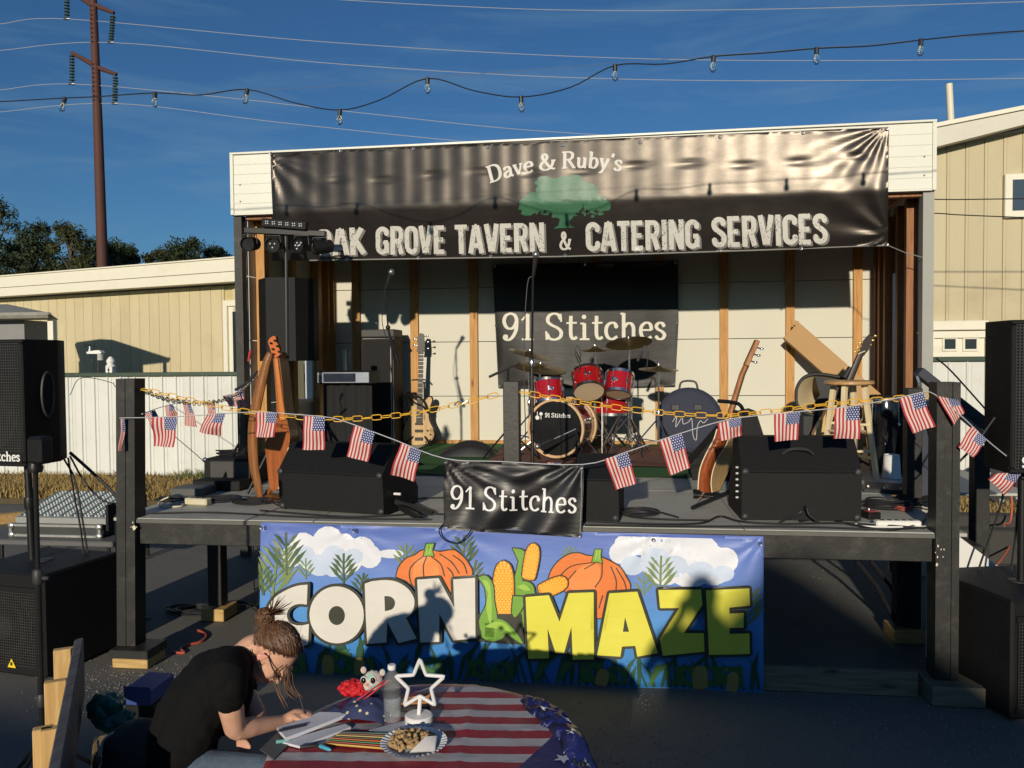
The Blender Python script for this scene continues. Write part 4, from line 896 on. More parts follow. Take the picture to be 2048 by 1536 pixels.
layer('small_kernel_print', sum([kernels(*c, 2.3) for c in sm], []), vm('kernel_dark', (.42, .29, .09)), 0)
M_dk = vm('outline', (.040, .042, .030)); M_or = vm('orange', (.72, .19, .045)); M_or2 = vm('orange_light', (.80, .26, .075)); M_st = vm('stem', (.20, .38, .05))
def outlined(name, polys, m, w, holes=(), lab=None):
    layer(name+'_outline', [([p]+ribbon(p, w*2, w*2, True), []) for p in polys], M_dk)
    return layer(name, [([p], list(holes)) for p in polys], m)
# pumpkins
p1 = spl2(Z5((1115, 500), (1135, 430), (1190, 365), (1255, 340), (1300, 308), (1365, 300), (1450, 315), (1540, 302), (1610, 345), (1660, 410), (1685, 490), (1600, 620), (1545, 660), (1400, 640), (1260, 580), (1190, 530)), 4)
p2 = spl2(Z6((370, 520), (395, 450), (450, 380), (530, 330), (600, 322), (660, 340), (740, 345), (800, 365), (850, 390), (910, 430), (955, 500), (985, 590), (900, 740), (740, 815), (600, 700), (450, 570)), 4)
outlined('pumpkin_print', [p1, p2], M_or, 2.6)
layer('pumpkin_light_print', [([spl2(Z5((1235, 500), (1260, 400), (1330, 345), (1390, 350), (1420, 400), (1440, 500), (1380, 600), (1290, 580)), 3)], []), ([spl2(Z6((500, 560), (560, 470), (650, 410), (730, 400), (760, 450), (740, 560), (650, 640), (560, 600)), 3)], [])], M_or2)
rl = []
for q in (Z5((1320, 345), (1230, 420), (1215, 500), (1240, 580)), Z5((1345, 350), (1320, 420), (1325, 520)), Z5((1380, 350), (1450, 410), (1480, 500)), Z5((1440, 330), (1530, 390), (1590, 480)), Z5((1540, 340), (1620, 400), (1650, 480)), Z5((1500, 430), (1540, 480), (1550, 560)),
          Z6((700, 390), (540, 420), (440, 510)), Z6((720, 395), (640, 440)), Z6((775, 400), (770, 500), (720, 580)), Z6((580, 450), (520, 520)), Z6((840, 420), (880, 520), (880, 600)), Z6((880, 430), (940, 530), (960, 600)), Z6((780, 640), (750, 740))):
    rl += [(ribbon(spl2(q, 4), 1.9, 2.4), [])]
layer('pumpkin_rib_print', rl, M_dk, 0)
outlined('stem_print', [Z5((1322, 345), (1342, 250), (1400, 250), (1385, 300), (1398, 345), (1365, 340)), Z6((700, 385), (722, 290), (770, 290), (764, 340), (776, 395), (740, 385))], M_st, 1.8)
layer('stem_line_print', [(ribbon(Z5((1352, 262), (1345, 330)), 1.2), []), (ribbon(Z5((1378, 262), (1368, 330)), 1.2), []), (ribbon(Z6((738, 300), (725, 370)), 1.2), []), (ribbon(Z6((755, 300), (750, 375)), 1.2), [])], vm('stem_light', (.45, .62, .15)), 0)
# corn cobs and husks
M_hk = vm('husk', (.16, .34, .045)); M_hk2 = vm('husk_light', (.30, .50, .07)); M_cb = vm('cob', (.70, .27, .02)); M_kn = vm('kernel', (.92, .48, .06))
hb = [spl2(Z6((100, 285), (180, 300), (205, 380), (190, 480), (150, 560), (110, 540), (130, 450), (145, 380)), 3), spl2(Z6((90, 560), (180, 530), (250, 560), (270, 640), (300, 760), (250, 900), (120, 830), (90, 700)), 3)]
outlined('husk_print', hb, M_hk, 2.4)
cb2 = cob(1063.5, 1120, 36, 14.5, .17); cb3 = cob(1108, 1170, 30, 16, 1.15)
outlined('cob_print', [cb2, cb3], M_cb, 2.4); layer('kernel_print', kernels(1063.5, 1120, 35, 14, .17, 2.6)+kernels(1108, 1170, 29, 15.5, 1.15, 2.7), M_kn, 0)
cb1 = cob(1008, 1178, 59, 21, .01); outlined('cob_print', [cb1], M_cb, 2.6); layer('kernel_print', kernels(1008, 1178, 58, 20, .01, 3.3), M_kn, 0)
hf = [spl2(Z5((1740, 500), (1800, 490), (1850, 560), (1860, 680), (1880, 800), (1860, 960), (1790, 960), (1745, 830), (1800, 700), (1790, 580)), 3), spl2(Z6((-140, 860), (-60, 810), (30, 820), (90, 870), (140, 930), (180, 1000), (110, 960), (60, 920), (20, 960), (-60, 980), (-130, 950)), 3), spl2(Z6((105, 640), (190, 650), (180, 720), (120, 800), (95, 760)), 3)]
outlined('husk_print', hf, M_hk, 2.4)
layer('husk_light_print', [([spl2(Z5((1770, 520), (1820, 540), (1838, 640), (1842, 760), (1830, 850), (1800, 720), (1815, 620)), 3)], []), ([spl2(Z6((-110, 870), (-30, 830), (50, 850), (110, 930), (40, 890), (-40, 880)), 3)], []), ([spl2(Z6((130, 570), (190, 550), (240, 590), (200, 600)), 3)], [])], M_hk2)
# the big words
O_ = disc(500+675/3.793, 1020+780/3.793, 205/3.793, 215/3.793, 40)
corn = [(spl2(Z5((456, 552), (380, 560), (300, 590), (220, 640), (170, 705), (150, 780), (165, 860), (205, 930), (265, 990), (335, 1013), (400, 1015), (460, 1002)), 3)+Z5((466, 848))+spl2(Z5((420, 858), (370, 857), (322, 835), (302, 790), (312, 742), (350, 708), (400, 697), (450, 702)), 3), []),
 (O_, [disc(500+675/3.793, 1020+785/3.793, 62/3.793, 72/3.793, 24)]),
 (Z5((886, 545))+spl2(Z5((940, 525), (1040, 517), (1130, 532), (1210, 582), (1255, 650), (1258, 712), (1238, 768), (1198, 800)), 3)+Z5((1278, 955), (1142, 990), (1058, 830), (1050, 985), (905, 998), (895, 800)), [spl2(Z5((1035, 637), (1080, 640), (1110, 665), (1115, 700), (1095, 735), (1040, 750)), 2)]),
 (Z5((1280, 515), (1440, 505), (1560, 725), (1550, 515), (1715, 502), (1720, 955), (1555, 970), (1448, 770), (1448, 980), (1305, 985)), [])]
maze = [(Z6((200, 645), (375, 630), (455, 830), (525, 615), (712, 608), (715, 1110), (555, 1115), (545, 870), (490, 1065), (425, 1065), (365, 880), (375, 1105), (220, 1110)), []),
 (Z6((830, 615), (1040, 603), (1195, 1065), (1040, 1090), (1025, 1010), (925, 1015), (912, 1090), (738, 1080)), [Z6((948, 795), (978, 905), (932, 905))]),
 (Z6((1198, 590), (1518, 585), (1528, 700), (1390, 915), (1540, 915), (1545, 1055), (1232, 1085), (1210, 960), (1355, 725), (1212, 728)), []),
 (Z6((1555, 590), (1880, 575), (1885, 705), (1730, 720), (1732, 765), (1840, 760), (1838, 870), (1732, 875), (1732, 920), (1882, 915), (1885, 1070), (1580, 1080)), [])]
layer('letter_outline', [([p]+ribbon(p, 11, 11, True), []) for p, h in corn+maze], M_dk)
layer('letter', [([p], h) for p, h in corn], vm('white', (.62, .60, .55)))
layer('letter', [([p], h) for p, h in maze], vm('yellow', (.66, .62, .07)))
for u, v in ((528, 1053), (713, 1058), (1306, 1077), (1518, 1084)): grommet(T, maze_surf(u, v, lay[0]+.002), Vector((0, -1, 0)), .011)
T.done()
# ================================================================== yellow plastic chain between the posts
M_yel = mat('yellow_plastic', (.72, .40, .03), .42, var=.08)
def link_mesh(L, w, r, name):
    mb = MB(); h = L/2-w/2; path = []
    for i in range(7): t = -PI/2+PI*i/6; path.append(Vector((h+math.cos(t)*w/2, math.sin(t)*w/2, 0)))
    for i in range(7): t = PI/2+PI*i/6; path.append(Vector((-h+math.cos(t)*w/2, math.sin(t)*w/2, 0)))
    mb.tube(path+[path[0]], r, 5, caps=False); return mb.mesh(name, 60)
def chain(pts, label, m, mat_name, L=.064, w=.030, r=.0028, hooks=()):
    T = Thing('plastic_chain', label, 'chain'); P = spline(pts, 24); pitch = L-2.6*r
    d = [0]
    for a, b in zip(P, P[1:]): d.append(d[-1]+(b-a).length)
    n = int(d[-1]/pitch); src = None; j = 0
    for i in range(n):
        s = (i+.5)*pitch
        while j < len(d)-2 and d[j+1] < s: j += 1
        c = P[j].lerp(P[j+1], (s-d[j])/max(1e-9, d[j+1]-d[j])); t = (P[j+1]-P[j]).normalized()
        y = t.cross(Vector((0, 1, 0))).normalized(); z = t.cross(y); a = (.25 if i % 2 else .25+PI/2)+random.uniform(-.15, .15)
        Mx = frame(c, t, y*math.cos(a)+z*math.sin(a), z*math.cos(a)-y*math.sin(a))
        if src is None: src = T.part('link', link_mesh(L, w, r, 'link'), m); src.matrix_basis = Mx
        else: T.copy(src, M=Mx)
    for (p, q) in hooks:
        T.part('snap_hook', MB().tube([p, p.lerp(q, .3)+Vector((0, -.005, .012)), q, p.lerp(q, .4)-Vector((0, .005, .014)), p], .0035, 6), mat('chrome', (.60, .60, .60), .26, 1, var=0))
    return T.done()
yc_ = -.062
chain([A(u, v, yc_) for u, v in ((284, 778), (380, 800), (480, 821), (600, 834), (690, 838), (800, 830), (900, 812), (1008, 786))], 'yellow plastic chain sagging between the two posts nearest the mixer', M_yel, 'y', hooks=[(A(908, 810, yc_), A(934, 802, yc_))])
chain([A(u, v, yc_) for u, v in ((1040, 784), (1150, 803), (1300, 823), (1430, 831), (1530, 824), (1650, 809), (1770, 799), (1845, 793), (1868, 790))], 'yellow plastic chain sagging in front of the drum kit and guitars', M_yel, 'y', hooks=[(A(1832, 752, yc_), A(1842, 775, yc_))])
side_pts = [A(284, 780, -.02), A(340, 800, .5), A(410, 806, 1.2), A(470, 792, 1.9), A(507, 757, 2.35)]
chain(side_pts, 'dark chain along the open mixer side of the stage', mat('dark_chain', (.10, .075, .03), .5), 'd', L=.06, w=.032)
# ================================================================== flags
def flag_material(name='flag_cloth', turn=False):
    m = bpy.data.materials.new(name); m.use_nodes = True; t = m.node_tree; b = t.nodes['Principled BSDF']; b.inputs['Roughness'].default_value = .75
    b.inputs['Specular IOR Level'].default_value = .25
    uv = node(t, 'ShaderNodeUVMap'); s = node(t, 'ShaderNodeSeparateXYZ'); t.links.new(uv.outputs[0], s.inputs[0])
    def mth(op, a, bb=None, c=None):
        n = node(t, 'ShaderNodeMath', operation=op)
        for i, q in enumerate((a, bb, c)):
            if q is None: continue
            if isinstance(q, (int, float)): n.inputs[i].default_value = q
            else: t.links.new(q, n.inputs[i])
        return n.outputs[0]
    U, V = s.outputs['X'], s.outputs['Y']
    st = mth('LESS_THAN', mth('MODULO', mth('MULTIPLY', U, 13), 2), 1)             # stripes
    can = mth('MULTIPLY', mth('GREATER_THAN', U, 6/13), mth('LESS_THAN', V, .42))   # blue field
    cu = mth('MULTIPLY', mth('SUBTRACT', U, 6/13), 13/7*5); cv = mth('MULTIPLY', V, 6/.42)
    row = mth('MODULO', mth('FLOOR', mth('MULTIPLY', cv, 1)), 2)
    fu = mth('SUBTRACT', mth('FRACT', mth('ADD', cu, mth('MULTIPLY', row, .5))), .5); fv = mth('SUBTRACT', mth('FRACT', cv), .5)
    star = mth('LESS_THAN', mth('ADD', mth('POWER', fu, 2), mth('POWER', mth('MULTIPLY', fv, .9), 2)), .085)
    m1 = node(t, 'ShaderNodeMix', data_type='RGBA'); t.links.new(st, m1.inputs['Factor']); m1.inputs[6].default_value = (.66, .55, .50, 1); m1.inputs[7].default_value = (.42, .04, .05, 1)
    m2 = node(t, 'ShaderNodeMix', data_type='RGBA'); t.links.new(star, m2.inputs['Factor']); m2.inputs[6].default_value = (.018, .03, .16, 1); m2.inputs[7].default_value = (.55, .56, .62, 1)
    m3 = node(t, 'ShaderNodeMix', data_type='RGBA'); t.links.new(can, m3.inputs['Factor']); t.links.new(m1.outputs[2], m3.inputs[6]); t.links.new(m2.outputs[2], m3.inputs[7])
    t.links.new(m3.outputs[2], b.inputs['Base Color'])
    # thin cloth lets a little light through
    tr = node(t, 'ShaderNodeBsdfTranslucent'); t.links.new(m3.outputs[2], tr.inputs[0]); mx = node(t, 'ShaderNodeMixShader'); mx.inputs[0].default_value = .12
    t.links.new(b.outputs[0], mx.inputs[1]); t.links.new(tr.outputs[0], mx.inputs[2]); t.links.new(mx.outputs[0], t.nodes['Material Output'].inputs[0]); return m
M_flag = flag_material()
def flag_mesh(c, seed, y):                               # c: TL, TR, BR, BL as world points
    rr = random.Random(seed+99); c = list(c); c[2] = c[2]+Vector((rr.uniform(-.006, .006), rr.uniform(-.02, .02), rr.uniform(-.004, .008))); c[3] = c[3]+Vector((rr.uniform(-.006, .006), rr.uniform(-.02, .02), rr.uniform(-.004, .008)))
    rnd = random.Random(seed); ph = rnd.uniform(0, 6); a1, a2 = rnd.uniform(.006, .018), rnd.uniform(.005, .016); nu, nv = 8, 10; mb = MB()
    def f(s, t):
        p = c[0].lerp(c[1], s).lerp(c[3].lerp(c[2], s), t)
        return p+Vector((0, (a1*math.sin(s*5+ph+t*2)+a2*math.sin(t*6+ph*2))*(t**.6), 0))
    mb.grid(f, nu, nv); me = mb.mesh('flag', 'keep'); uvl = me.uv_layers.new(name='UVMap')
    for l in me.loops:
        i = l.vertex_index % (nu+1); j = l.vertex_index//(nu+1); uvl.data[l.index].uv = (i/nu, j/nv)
    return me
M_tape = mat('white_tape', (.70, .70, .70), .6, var=.05)
yf = -.078
T = Thing('flag_bunting', 'string of small American flags draped along the yellow chain and stage front', 'bunting')
tape = [(240, 836), (300, 835), (380, 832), (450, 827), (520, 824), (580, 828), (650, 834), (690, 843), (790, 880), (890, 917), (1000, 923), (1165, 929), (1250, 905), (1345, 872), (1440, 843), (1490, 834), (1600, 823), (1700, 813), (1790, 797), (1850, 784), (1868, 788)]
T.part('tape', MB().tube(spline([A(u, v, yf) for u, v in tape], 4), .0075, 6, flat=.4), M_tape)
flags = [((305, 834), (356, 836), (352, 893), (305, 893)), ((414, 828), (451, 826), (439, 875), (393, 865)), ((512, 824), (555, 825), (551, 876), (507, 876)), ((607, 832), (650, 834), (648, 900), (603, 900)), ((708, 851), (750, 863), (733, 926), (693, 911)), ((802, 886), (842, 900), (826, 966), (782, 951)),
 ((1209, 918), (1256, 904), (1271, 968), (1230, 982)), ((1318, 882), (1364, 867), (1380, 935), (1338, 950)), ((1435, 846), (1482, 835), (1486, 875), (1439, 882)), ((1548, 828), (1601, 824), (1598, 882), (1548, 882)), ((1670, 816), (1720, 812), (1720, 879), (1668, 880)), ((1798, 797), (1847, 785), (1866, 855), (1823, 866)),
 ((241, 838), (249, 837), (247, 902), (242, 903))]
for i, c in enumerate(flags): T.part('flag', flag_mesh([A(*q, yf-.006) for q in c], i, yf), M_flag, sharp='keep')
# tucked flags folded behind the small banner
for u in (1008, 1108): T.part('flag', flag_mesh([A(u-14, 922+(u-1008)*.03, yf+.03), A(u+14, 923+(u-1008)*.03, yf+.03), A(u+14, 932+(u-1008)*.03, yf+.045), A(u-14, 932+(u-1008)*.03, yf+.045)], u, yf), M_flag, sharp='keep')
T.done()
T = Thing('flag_bunting', 'small American flags strung from the last post down past the stairs loudspeaker', 'bunting')
T.part('tape', MB().tube(spline([A(u, v, -.09) for u, v in ((1868, 788), (1920, 830), (1985, 890), (2070, 955))], 5), .0075, 6, flat=.4), M_tape)
for i, c in enumerate((((1874, 792), (1918, 800), (1930, 825), (1907, 854)), ((1943, 852), (1974, 878), (1946, 917), (1916, 893)), ((1995, 946), (2044, 946), (2014, 991), (1978, 961)))): T.part('flag', flag_mesh([A(*q, -.10) for q in c], 30+i, 0), M_flag, sharp='keep')
T.done()
T = Thing('flag_bunting', 'string of small flags in shade along the open mixer side of the stage', 'bunting')
def SY(u): return max(-.05, min(2.4, (u-284)/(507-284)*2.4))
tp = [(284, 828), (330, 812), (370, 805), (420, 805), (470, 790), (507, 758)]
T.part('tape', MB().tube(spline([A(u, v, SY(u)) for u, v in tp], 5), .005, 6, flat=.4), M_tape)
for i, c in enumerate((((288, 826), (310, 820), (330, 862), (312, 868)), ((330, 812), (346, 808), (350, 834), (334, 848)), ((367, 806), (381, 806), (393, 856), (372, 853)), ((412, 806), (428, 804), (436, 838), (422, 842)), ((445, 792), (462, 788), (478, 812), (456, 814)), ((466, 788), (482, 776), (494, 812), (476, 816)))):
    T.part('flag', flag_mesh([A(*q, SY(sum(z[0] for z in c)/4)) for q in c], 50+i, 0), M_flag, sharp='keep')
T.done()
# ================================================================== loudspeakers, wedges, subs
M_cab = mat('black_cabinet', (.0075, .0075, .008), .6, var=.15, scale=30, bump=.35, bscale=220, spec=.3)
M_grl = mat('black_grille', (.045, .045, .043), .4, .3, var=.15, scale=20)
M_hand = mat('grey_handle', (.032, .032, .033), .5, var=.1)
M_chrome = MATS.get('chrome') or mat('chrome', (.60, .60, .60), .26, 1, var=0)
M_stand = mat('black_tube', (.010, .010, .0105), .4, var=.1, spec=.4)
def grille(w, h, M, n=0, s=.02, r=.5):
    """perforated sheet as a real lattice"""
    mb = MB(M); k = int(w/s); l = int(h/s)
    for i in range(k+1): x = -w/2+w*i/k; mb.box((x, 0, 0), (s*.32, .003, h))
    for j in range(l+1): z = -h/2+h*j/l; mb.box((0, -.0032, z), (w, .003, s*.32))
    return mb
def pa_speaker(T, M, w, d, h, label_text=None, fine=.016):
    """M: frame at the bottom centre, -Y is the front"""
    c = MB(M); pr = [(-w/2, -d/2), (w/2, -d/2), (w/2, d*.1), (w*.28, d/2), (-w*.28, d/2), (-w/2, d*.1)]
    vs = []; 
    for z in (0, h): vs += [(x, y, z) for x, y in pr]
    n = len(pr); c.add(vs, [tuple(range(n))[::-1], tuple(range(n, 2*n))]+[(i, (i+1) % n, (i+1) % n+n, i+n) for i in range(n)])
    cab = T.part('cabinet', c, M_cab)
    fr = MB(M); fr.box((0, -d/2-.008, h-.012), (w, .03, .024), bev=.006).box((0, -d/2-.008, .012), (w, .03, .024), bev=.006).box((-w/2+.012, -d/2-.008, h/2), (.024, .03, h-.05), bev=.006).box((w/2-.012, -d/2-.008, h/2), (.024, .03, h-.05), bev=.006)
    T.part('bezel', fr, M_cab); T.part('baffle', MB(M).box((0, -d/2-.003, h/2), (w-.05, .004, h-.05)), mat('dark_baffle', (.008, .008, .008), .8))
    mb = MB(M); mb.lathe([(w*.36, 0), (w*.34, .006), (w*.12, .004), (w*.1, .01), (.002, .012)], 24, Matrix.Translation((0, -d/2-.006, h*.34)) @ Matrix.Rotation(PI/2, 4, 'X')); T.part('cone', mb, mat('cone_paper', (.02, .02, .02), .6), cab)
    T.part('grille', grille(w-.05, h-.05, M @ Matrix.Translation((0, -d/2-.016, h/2)), s=fine), M_grl)
    hd = MB(M @ Matrix.Translation((w/2+.003, -d*.12, h*.56)) @ Matrix.Rotation(PI/2, 4, 'Z'))
    ring = [Vector((math.cos(t)*.045, 0, math.sin(t)*.13)) for t in [2*PI*i/20 for i in range(21)]]; hd.tube(ring, .009, 6, caps=False); T.part('side_handle', hd, M_hand, cab)
    T.part('handle_cup', MB(M @ Matrix.Translation((w/2+.002, -d*.12, h*.56))).ball((0, 0, 0), (.003, .04, .12), 14, 8), mat('dark_baffle', (.008, .008, .008), .8), cab)
    if label_text:
        T.part('name_plate', MB(M).box((label_text[1], -d/2-.024, .05), (label_text[2], .003, .055)), mat('plate_black', (.01, .01, .01), .4), cab)
        gl, wt = glyphs(label_text[0], SERIF, (0, 0), 1, thin=.1, thick=.18, track=.05, space=.3); k = (label_text[2]-.02)/wt
        tx = MB(M)
        for so_, _ in gl:
            pv, tri = tess(so_, (), 0); tx.add([(label_text[1]-label_text[2]/2+.01+p.x*k, -d/2-.0268, .032-p.y*k) for p in pv], tri)
        T.part('name_lettering', tx, mat('white_print', (.7, .7, .68), .5), cab, sharp='keep')
    return cab
# left stack in front of the stage
c0 = F(92, 1360); ang = -.22
subM = lambda p, a: TR(p, a)
Ms = TR((c0.x-.33, c0.y+.28, 0), -.20)
def subwoofer(T, M, w, d, h, sticker=None):
    cab = T.part('cabinet', MB(M).box((0, 0, h/2+.01), (w, d, h), bev=.012), M_cab)
    [T.part('grille_frame', MB(M).box((0, -d/2-.006, h*z), (w-.04, .012, .03)), M_cab, cab) for z in (.1, .86)]
    T.part('grille', grille(w-.06, h*.70, M @ Matrix.Translation((0, -d/2-.012, h*.48)), s=.016), M_grl, cab)
    mb = MB(M); mb.lathe([(w*.37, 0), (w*.35, .004), (w*.33, .001), (w*.24, .004), (w*.2, .001), (w*.12, .003), (w*.1, .006), (.002, .009)], 40, Matrix.Translation((0, -d/2-.004, h*.48)) @ Matrix.Rotation(PI/2, 4, 'X')); T.part('cone', mb, mat('cone_paper', (.02, .02, .02), .6), cab)
    T.part('pole_cup', MB(M).lathe([(.05, h+.01), (.05, h+.014), (.03, h+.018), (.025, h+.018)], 16), M_hand, cab)
    for sx in (-1, 1):
        for sy in (-1, 1): T.part('foot', MB(M).lathe([(.02, 0), (.022, .0095)], 10, Matrix.Translation((sx*(w/2-.06), sy*(d/2-.06), 0))), M_blk, cab)
    if sticker:
        x, z = sticker; t = MB(M).prism([(x-.03, z-.022), (x+.03, z-.022), (x, z+.03)], .002, Matrix.Translation((0, -d/2-.022, 0))); st = T.part('warning_sticker', t, mat('sticker_yellow', (.75, .55, .02), .5), cab)
        T.part('sticker_mark', MB(M).box((x, -d/2-.0235, z), (.014, .002, .020)), M_blk, cab)
T = Thing('subwoofer', 'big black subwoofer with yellow warning sticker on the ground between stage and mixing desk', 'subwoofer')
wS, dS, hS = .60, .58, .60
fr0 = F(92, 1362); a0 = -.16
Ms = TR(fr0+Matrix.Rotation(a0, 3, 'Z') @ Vector((-wS/2, dS/2, 0)), a0)
subwoofer(T, Ms, wS, dS, hS, (.075, .085)); T.done()
zs0, zs1 = 1.22, 1.96
pc = A(62, 1000, Ms.translation.y-.02)
T = Thing('speaker_pole', 'thick black pole rising from the subwoofer with the warning sticker', 'pole')
T.part('pole', MB().tube([Vector((pc.x, pc.y, hS+.018)), Vector((pc.x-.01, pc.y, 1.0)), Vector((pc.x-.02, pc.y, 1.23))], [.024, .022, .019], 12), M_stand); T.part('collar', MB().lathe([(.03, .93), (.032, .95), (.032, .99), (.03, 1.0)], 12, Matrix.Translation((pc.x-.008, pc.y, 0))), M_stand); T.done()
T = Thing('loudspeaker', 'black loudspeaker with oval side handle on a pole beside the mixing desk', 'loudspeaker', None)
Msp = TR(Vector((pc.x-.005, pc.y+.0, 1.22)), -.10); pa_speaker(T, Msp @ Matrix.Translation((-.03, 0, 0)), .44, .40, .74, ('91 Stitches', .02, .36)); T.done()
# slim stand in front of it, running down out of view
sb = A(86, 1500, -1.55); zt = A(86, 930, -1.55).z
T = Thing('clamp_stand', 'slim black telescopic stand with small clamped box in front of the subwoofer', 'stand')
T.part('pole', MB().tube([Vector((sb.x, -1.55, .05)), Vector((sb.x, -1.55, .95))], .0125, 10).tube([Vector((sb.x, -1.55, .951)), Vector((sb.x, -1.55, zt+.02))], .0095, 10), M_stand)
T.part('clutch', MB().lathe([(.018, .93), (.022, .94), (.022, .98), (.016, .99)], 12, Matrix.Translation((sb.x, -1.55, 0))).box((sb.x+.03, -1.55, .955), (.03, .012, .012)), M_hand)
T.part('clutch', MB().lathe([(.017, .43), (.019, .44), (.019, .47), (.015, .48)], 12, Matrix.Translation((sb.x, -1.55, 0))).box((sb.x+.03, -1.55, .455), (.03, .012, .03)), M_hand)
bx = A(80, 900, -1.55); T.part('clamp_box', MB().box(bx, (.075, .07, .11), rotz(-.2), .012), M_cab); T.part('clamp', MB().lathe([(.026, 0), (.03, .02), (.02, .05)], 12, Matrix.Translation((sb.x, -1.55, zt-.03))), M_stand)
for k in range(3):
    a = 2*PI*k/3+.5; T.part('leg', MB().tube([Vector((sb.x, -1.55, .30)), Vector((sb.x+.36*math.cos(a), -1.55+.36*math.sin(a), .012))], .009, 8), M_stand)
T.done()
# right stack
fr1 = F(2022, 1446); wS2, dS2, hS2 = .60, .60, .60; a1 = .30
Ms2 = TR(fr1+Matrix.Rotation(a1, 3, 'Z') @ Vector((wS2/2, dS2/2, 0)), a1)
T = Thing('subwoofer', 'big black subwoofer with mesh front on the ground beside the stage stairs', 'subwoofer'); subwoofer(T, Ms2, wS2, dS2, hS2); T.done()
pr1 = Ms2 @ Vector((.0, -.02, 0))
T = Thing('speaker_pole', 'black pole rising from the subwoofer beside the stage stairs', 'pole'); zb1 = A(2010, 944, pr1.y).z; T.part('pole', MB().tube([Vector((pr1.x, pr1.y, hS2+.02)), Vector((pr1.x, pr1.y, zb1+.01))], .02, 12), M_stand); T.done()
T = Thing('loudspeaker', 'black loudspeaker with mesh grille on a pole beside the stage stairs', 'loudspeaker'); xl_ = A(2016, 800, pr1.y-.2).x
pa_speaker(T, TR(Vector((xl_+.215, pr1.y+.03, zb1+.02)), .06), .43, .40, A(2010, 640, pr1.y-.2).z-zb1-.02, ('91 Stitches', -.0, .34)); T.done()
# floor wedges: we look at their backs
def wedge(u0, v0, u1, v1, h1, h2, d, label, handle=False, tilt=.04):
    p, q = G(u0, v0), G(u1, v1); w = (q-p).length; a = math.atan2(q.y-p.y, q.x-p.x); M = TR(p, a)
    T = Thing('floor_monitor', label, 'floor monitor')
    prof = [(0, 0), (-.015, h1), (d*.30, h2), (d*.52, h2), (d, .10), (d, 0)]
    mb = MB(M); n = len(prof); vs = [(0, y, z+.012) for y, z in prof]+[(w, y, z+.012) for y, z in prof]
    mb.add(vs, [tuple(range(n)), tuple(range(2*n-1, n-1, -1))]+[(i, i+n, (i+1) % n+n, (i+1) % n) for i in range(n)]); cab = T.part('cabinet', mb, M_cab)
    T.part('edge_trim', MB(M).tube([(0.01, -.016, h1+.012), (w-.01, -.016, h1+.012)], .007, 6), M_cab, cab)
    for x in (.02, w-.02):
        for (y, z) in ((-.015, h1+.012), (-.002, .03)): T.part('corner', MB(M).ball((x, y, z), (.022, .016, .022), 10, 6), M_hand, cab)
    if handle: T.part('strap_handle', MB(M).tube(spline([(w*.36, d*.16-.03, h1+(h2-h1)*.52+.01), (w*.42, d*.16-.05, h1+(h2-h1)*.62+.02), (w*.55, d*.16-.05, h1+(h2-h1)*.62+.02), (w*.62, d*.16-.03, h1+(h2-h1)*.52+.01)], 5), .009, 6), M_hand, cab)
    T.part('front_grille', MB(M).add([(.03, d*.55+.012, h2-.01), (w-.03, d*.55+.012, h2-.01), (w-.03, d+.012, .10), (.03, d+.012, .10)], [(0, 1, 2, 3)]), M_grl, cab)
    return T, M, w
T, Mw, w_ = wedge(560, 1020, 768, 1034, .235, .405, .45, 'black floor monitor wedge beside the upright wooden instrument'); T.part('cable_plug', MB(Mw).tube([(w_+.005, .12, .12), (w_+.05, .12, .12)], .008, 8), mat('white_plug', (.7, .7, .7), .5)); T.part('kickstand', MB(Mw).box((w_+.13, .14, .04), (.26, .03, .03), Matrix.Rotation(.25, 3, 'Y')).box((w_+.16, .03, .03), (.22, .03, .03), Matrix.Rotation(.2, 3, 'Y') @ rotz(-.5)), M_stand); T.done()
T, Mw, w_ = wedge(1150, 1044, 1238, 1047, .235, .36, .40, 'black floor monitor wedge half hidden by the small satin banner'); T.done()
T, Mw, w_ = wedge(1483, 1043, 1722, 1046, .275, .46, .45, 'black floor monitor wedge with strap handle beside the stool', True)
kn = MB(Mw)
for i in range(6): kn.lathe([(.008, 0), (.007, .014)], 8, Matrix.Translation((-.002, .10+.0*i, .12+i*.035)) @ Matrix.Rotation(-PI/2, 4, 'Y'))
T.part('control_knob', kn, mat('knob_silver', (.5, .5, .5), .4, .6)); T.done()
p = G(1420, 935)
T = Thing('floor_monitor', 'black floor monitor wedge behind the guitar stand', 'floor monitor')
T.part('cabinet', MB().prism([(A(1380, 900, 1.7).x, HD+.12), (A(1385, 915, 1.7).x, HD+.01), (A(1535, 930, 1.7).x, HD+.01), (A(1540, 900, 1.7).x, HD+.2), (A(1512, 822, 1.7).x, A(1512, 822, 1.7).z), (A(1468, 832, 1.7).x, A(1468, 832, 1.7).z)], .35, TR((0, 1.7, 0))), M_cab); T.part('handle', MB().box((A(1450, 880, 1.69).x, 1.695, A(1450, 880, 1.69).z), (.12, .015, .025), Matrix.Rotation(-.5, 3, 'Y'), .004), M_hand); T.done()
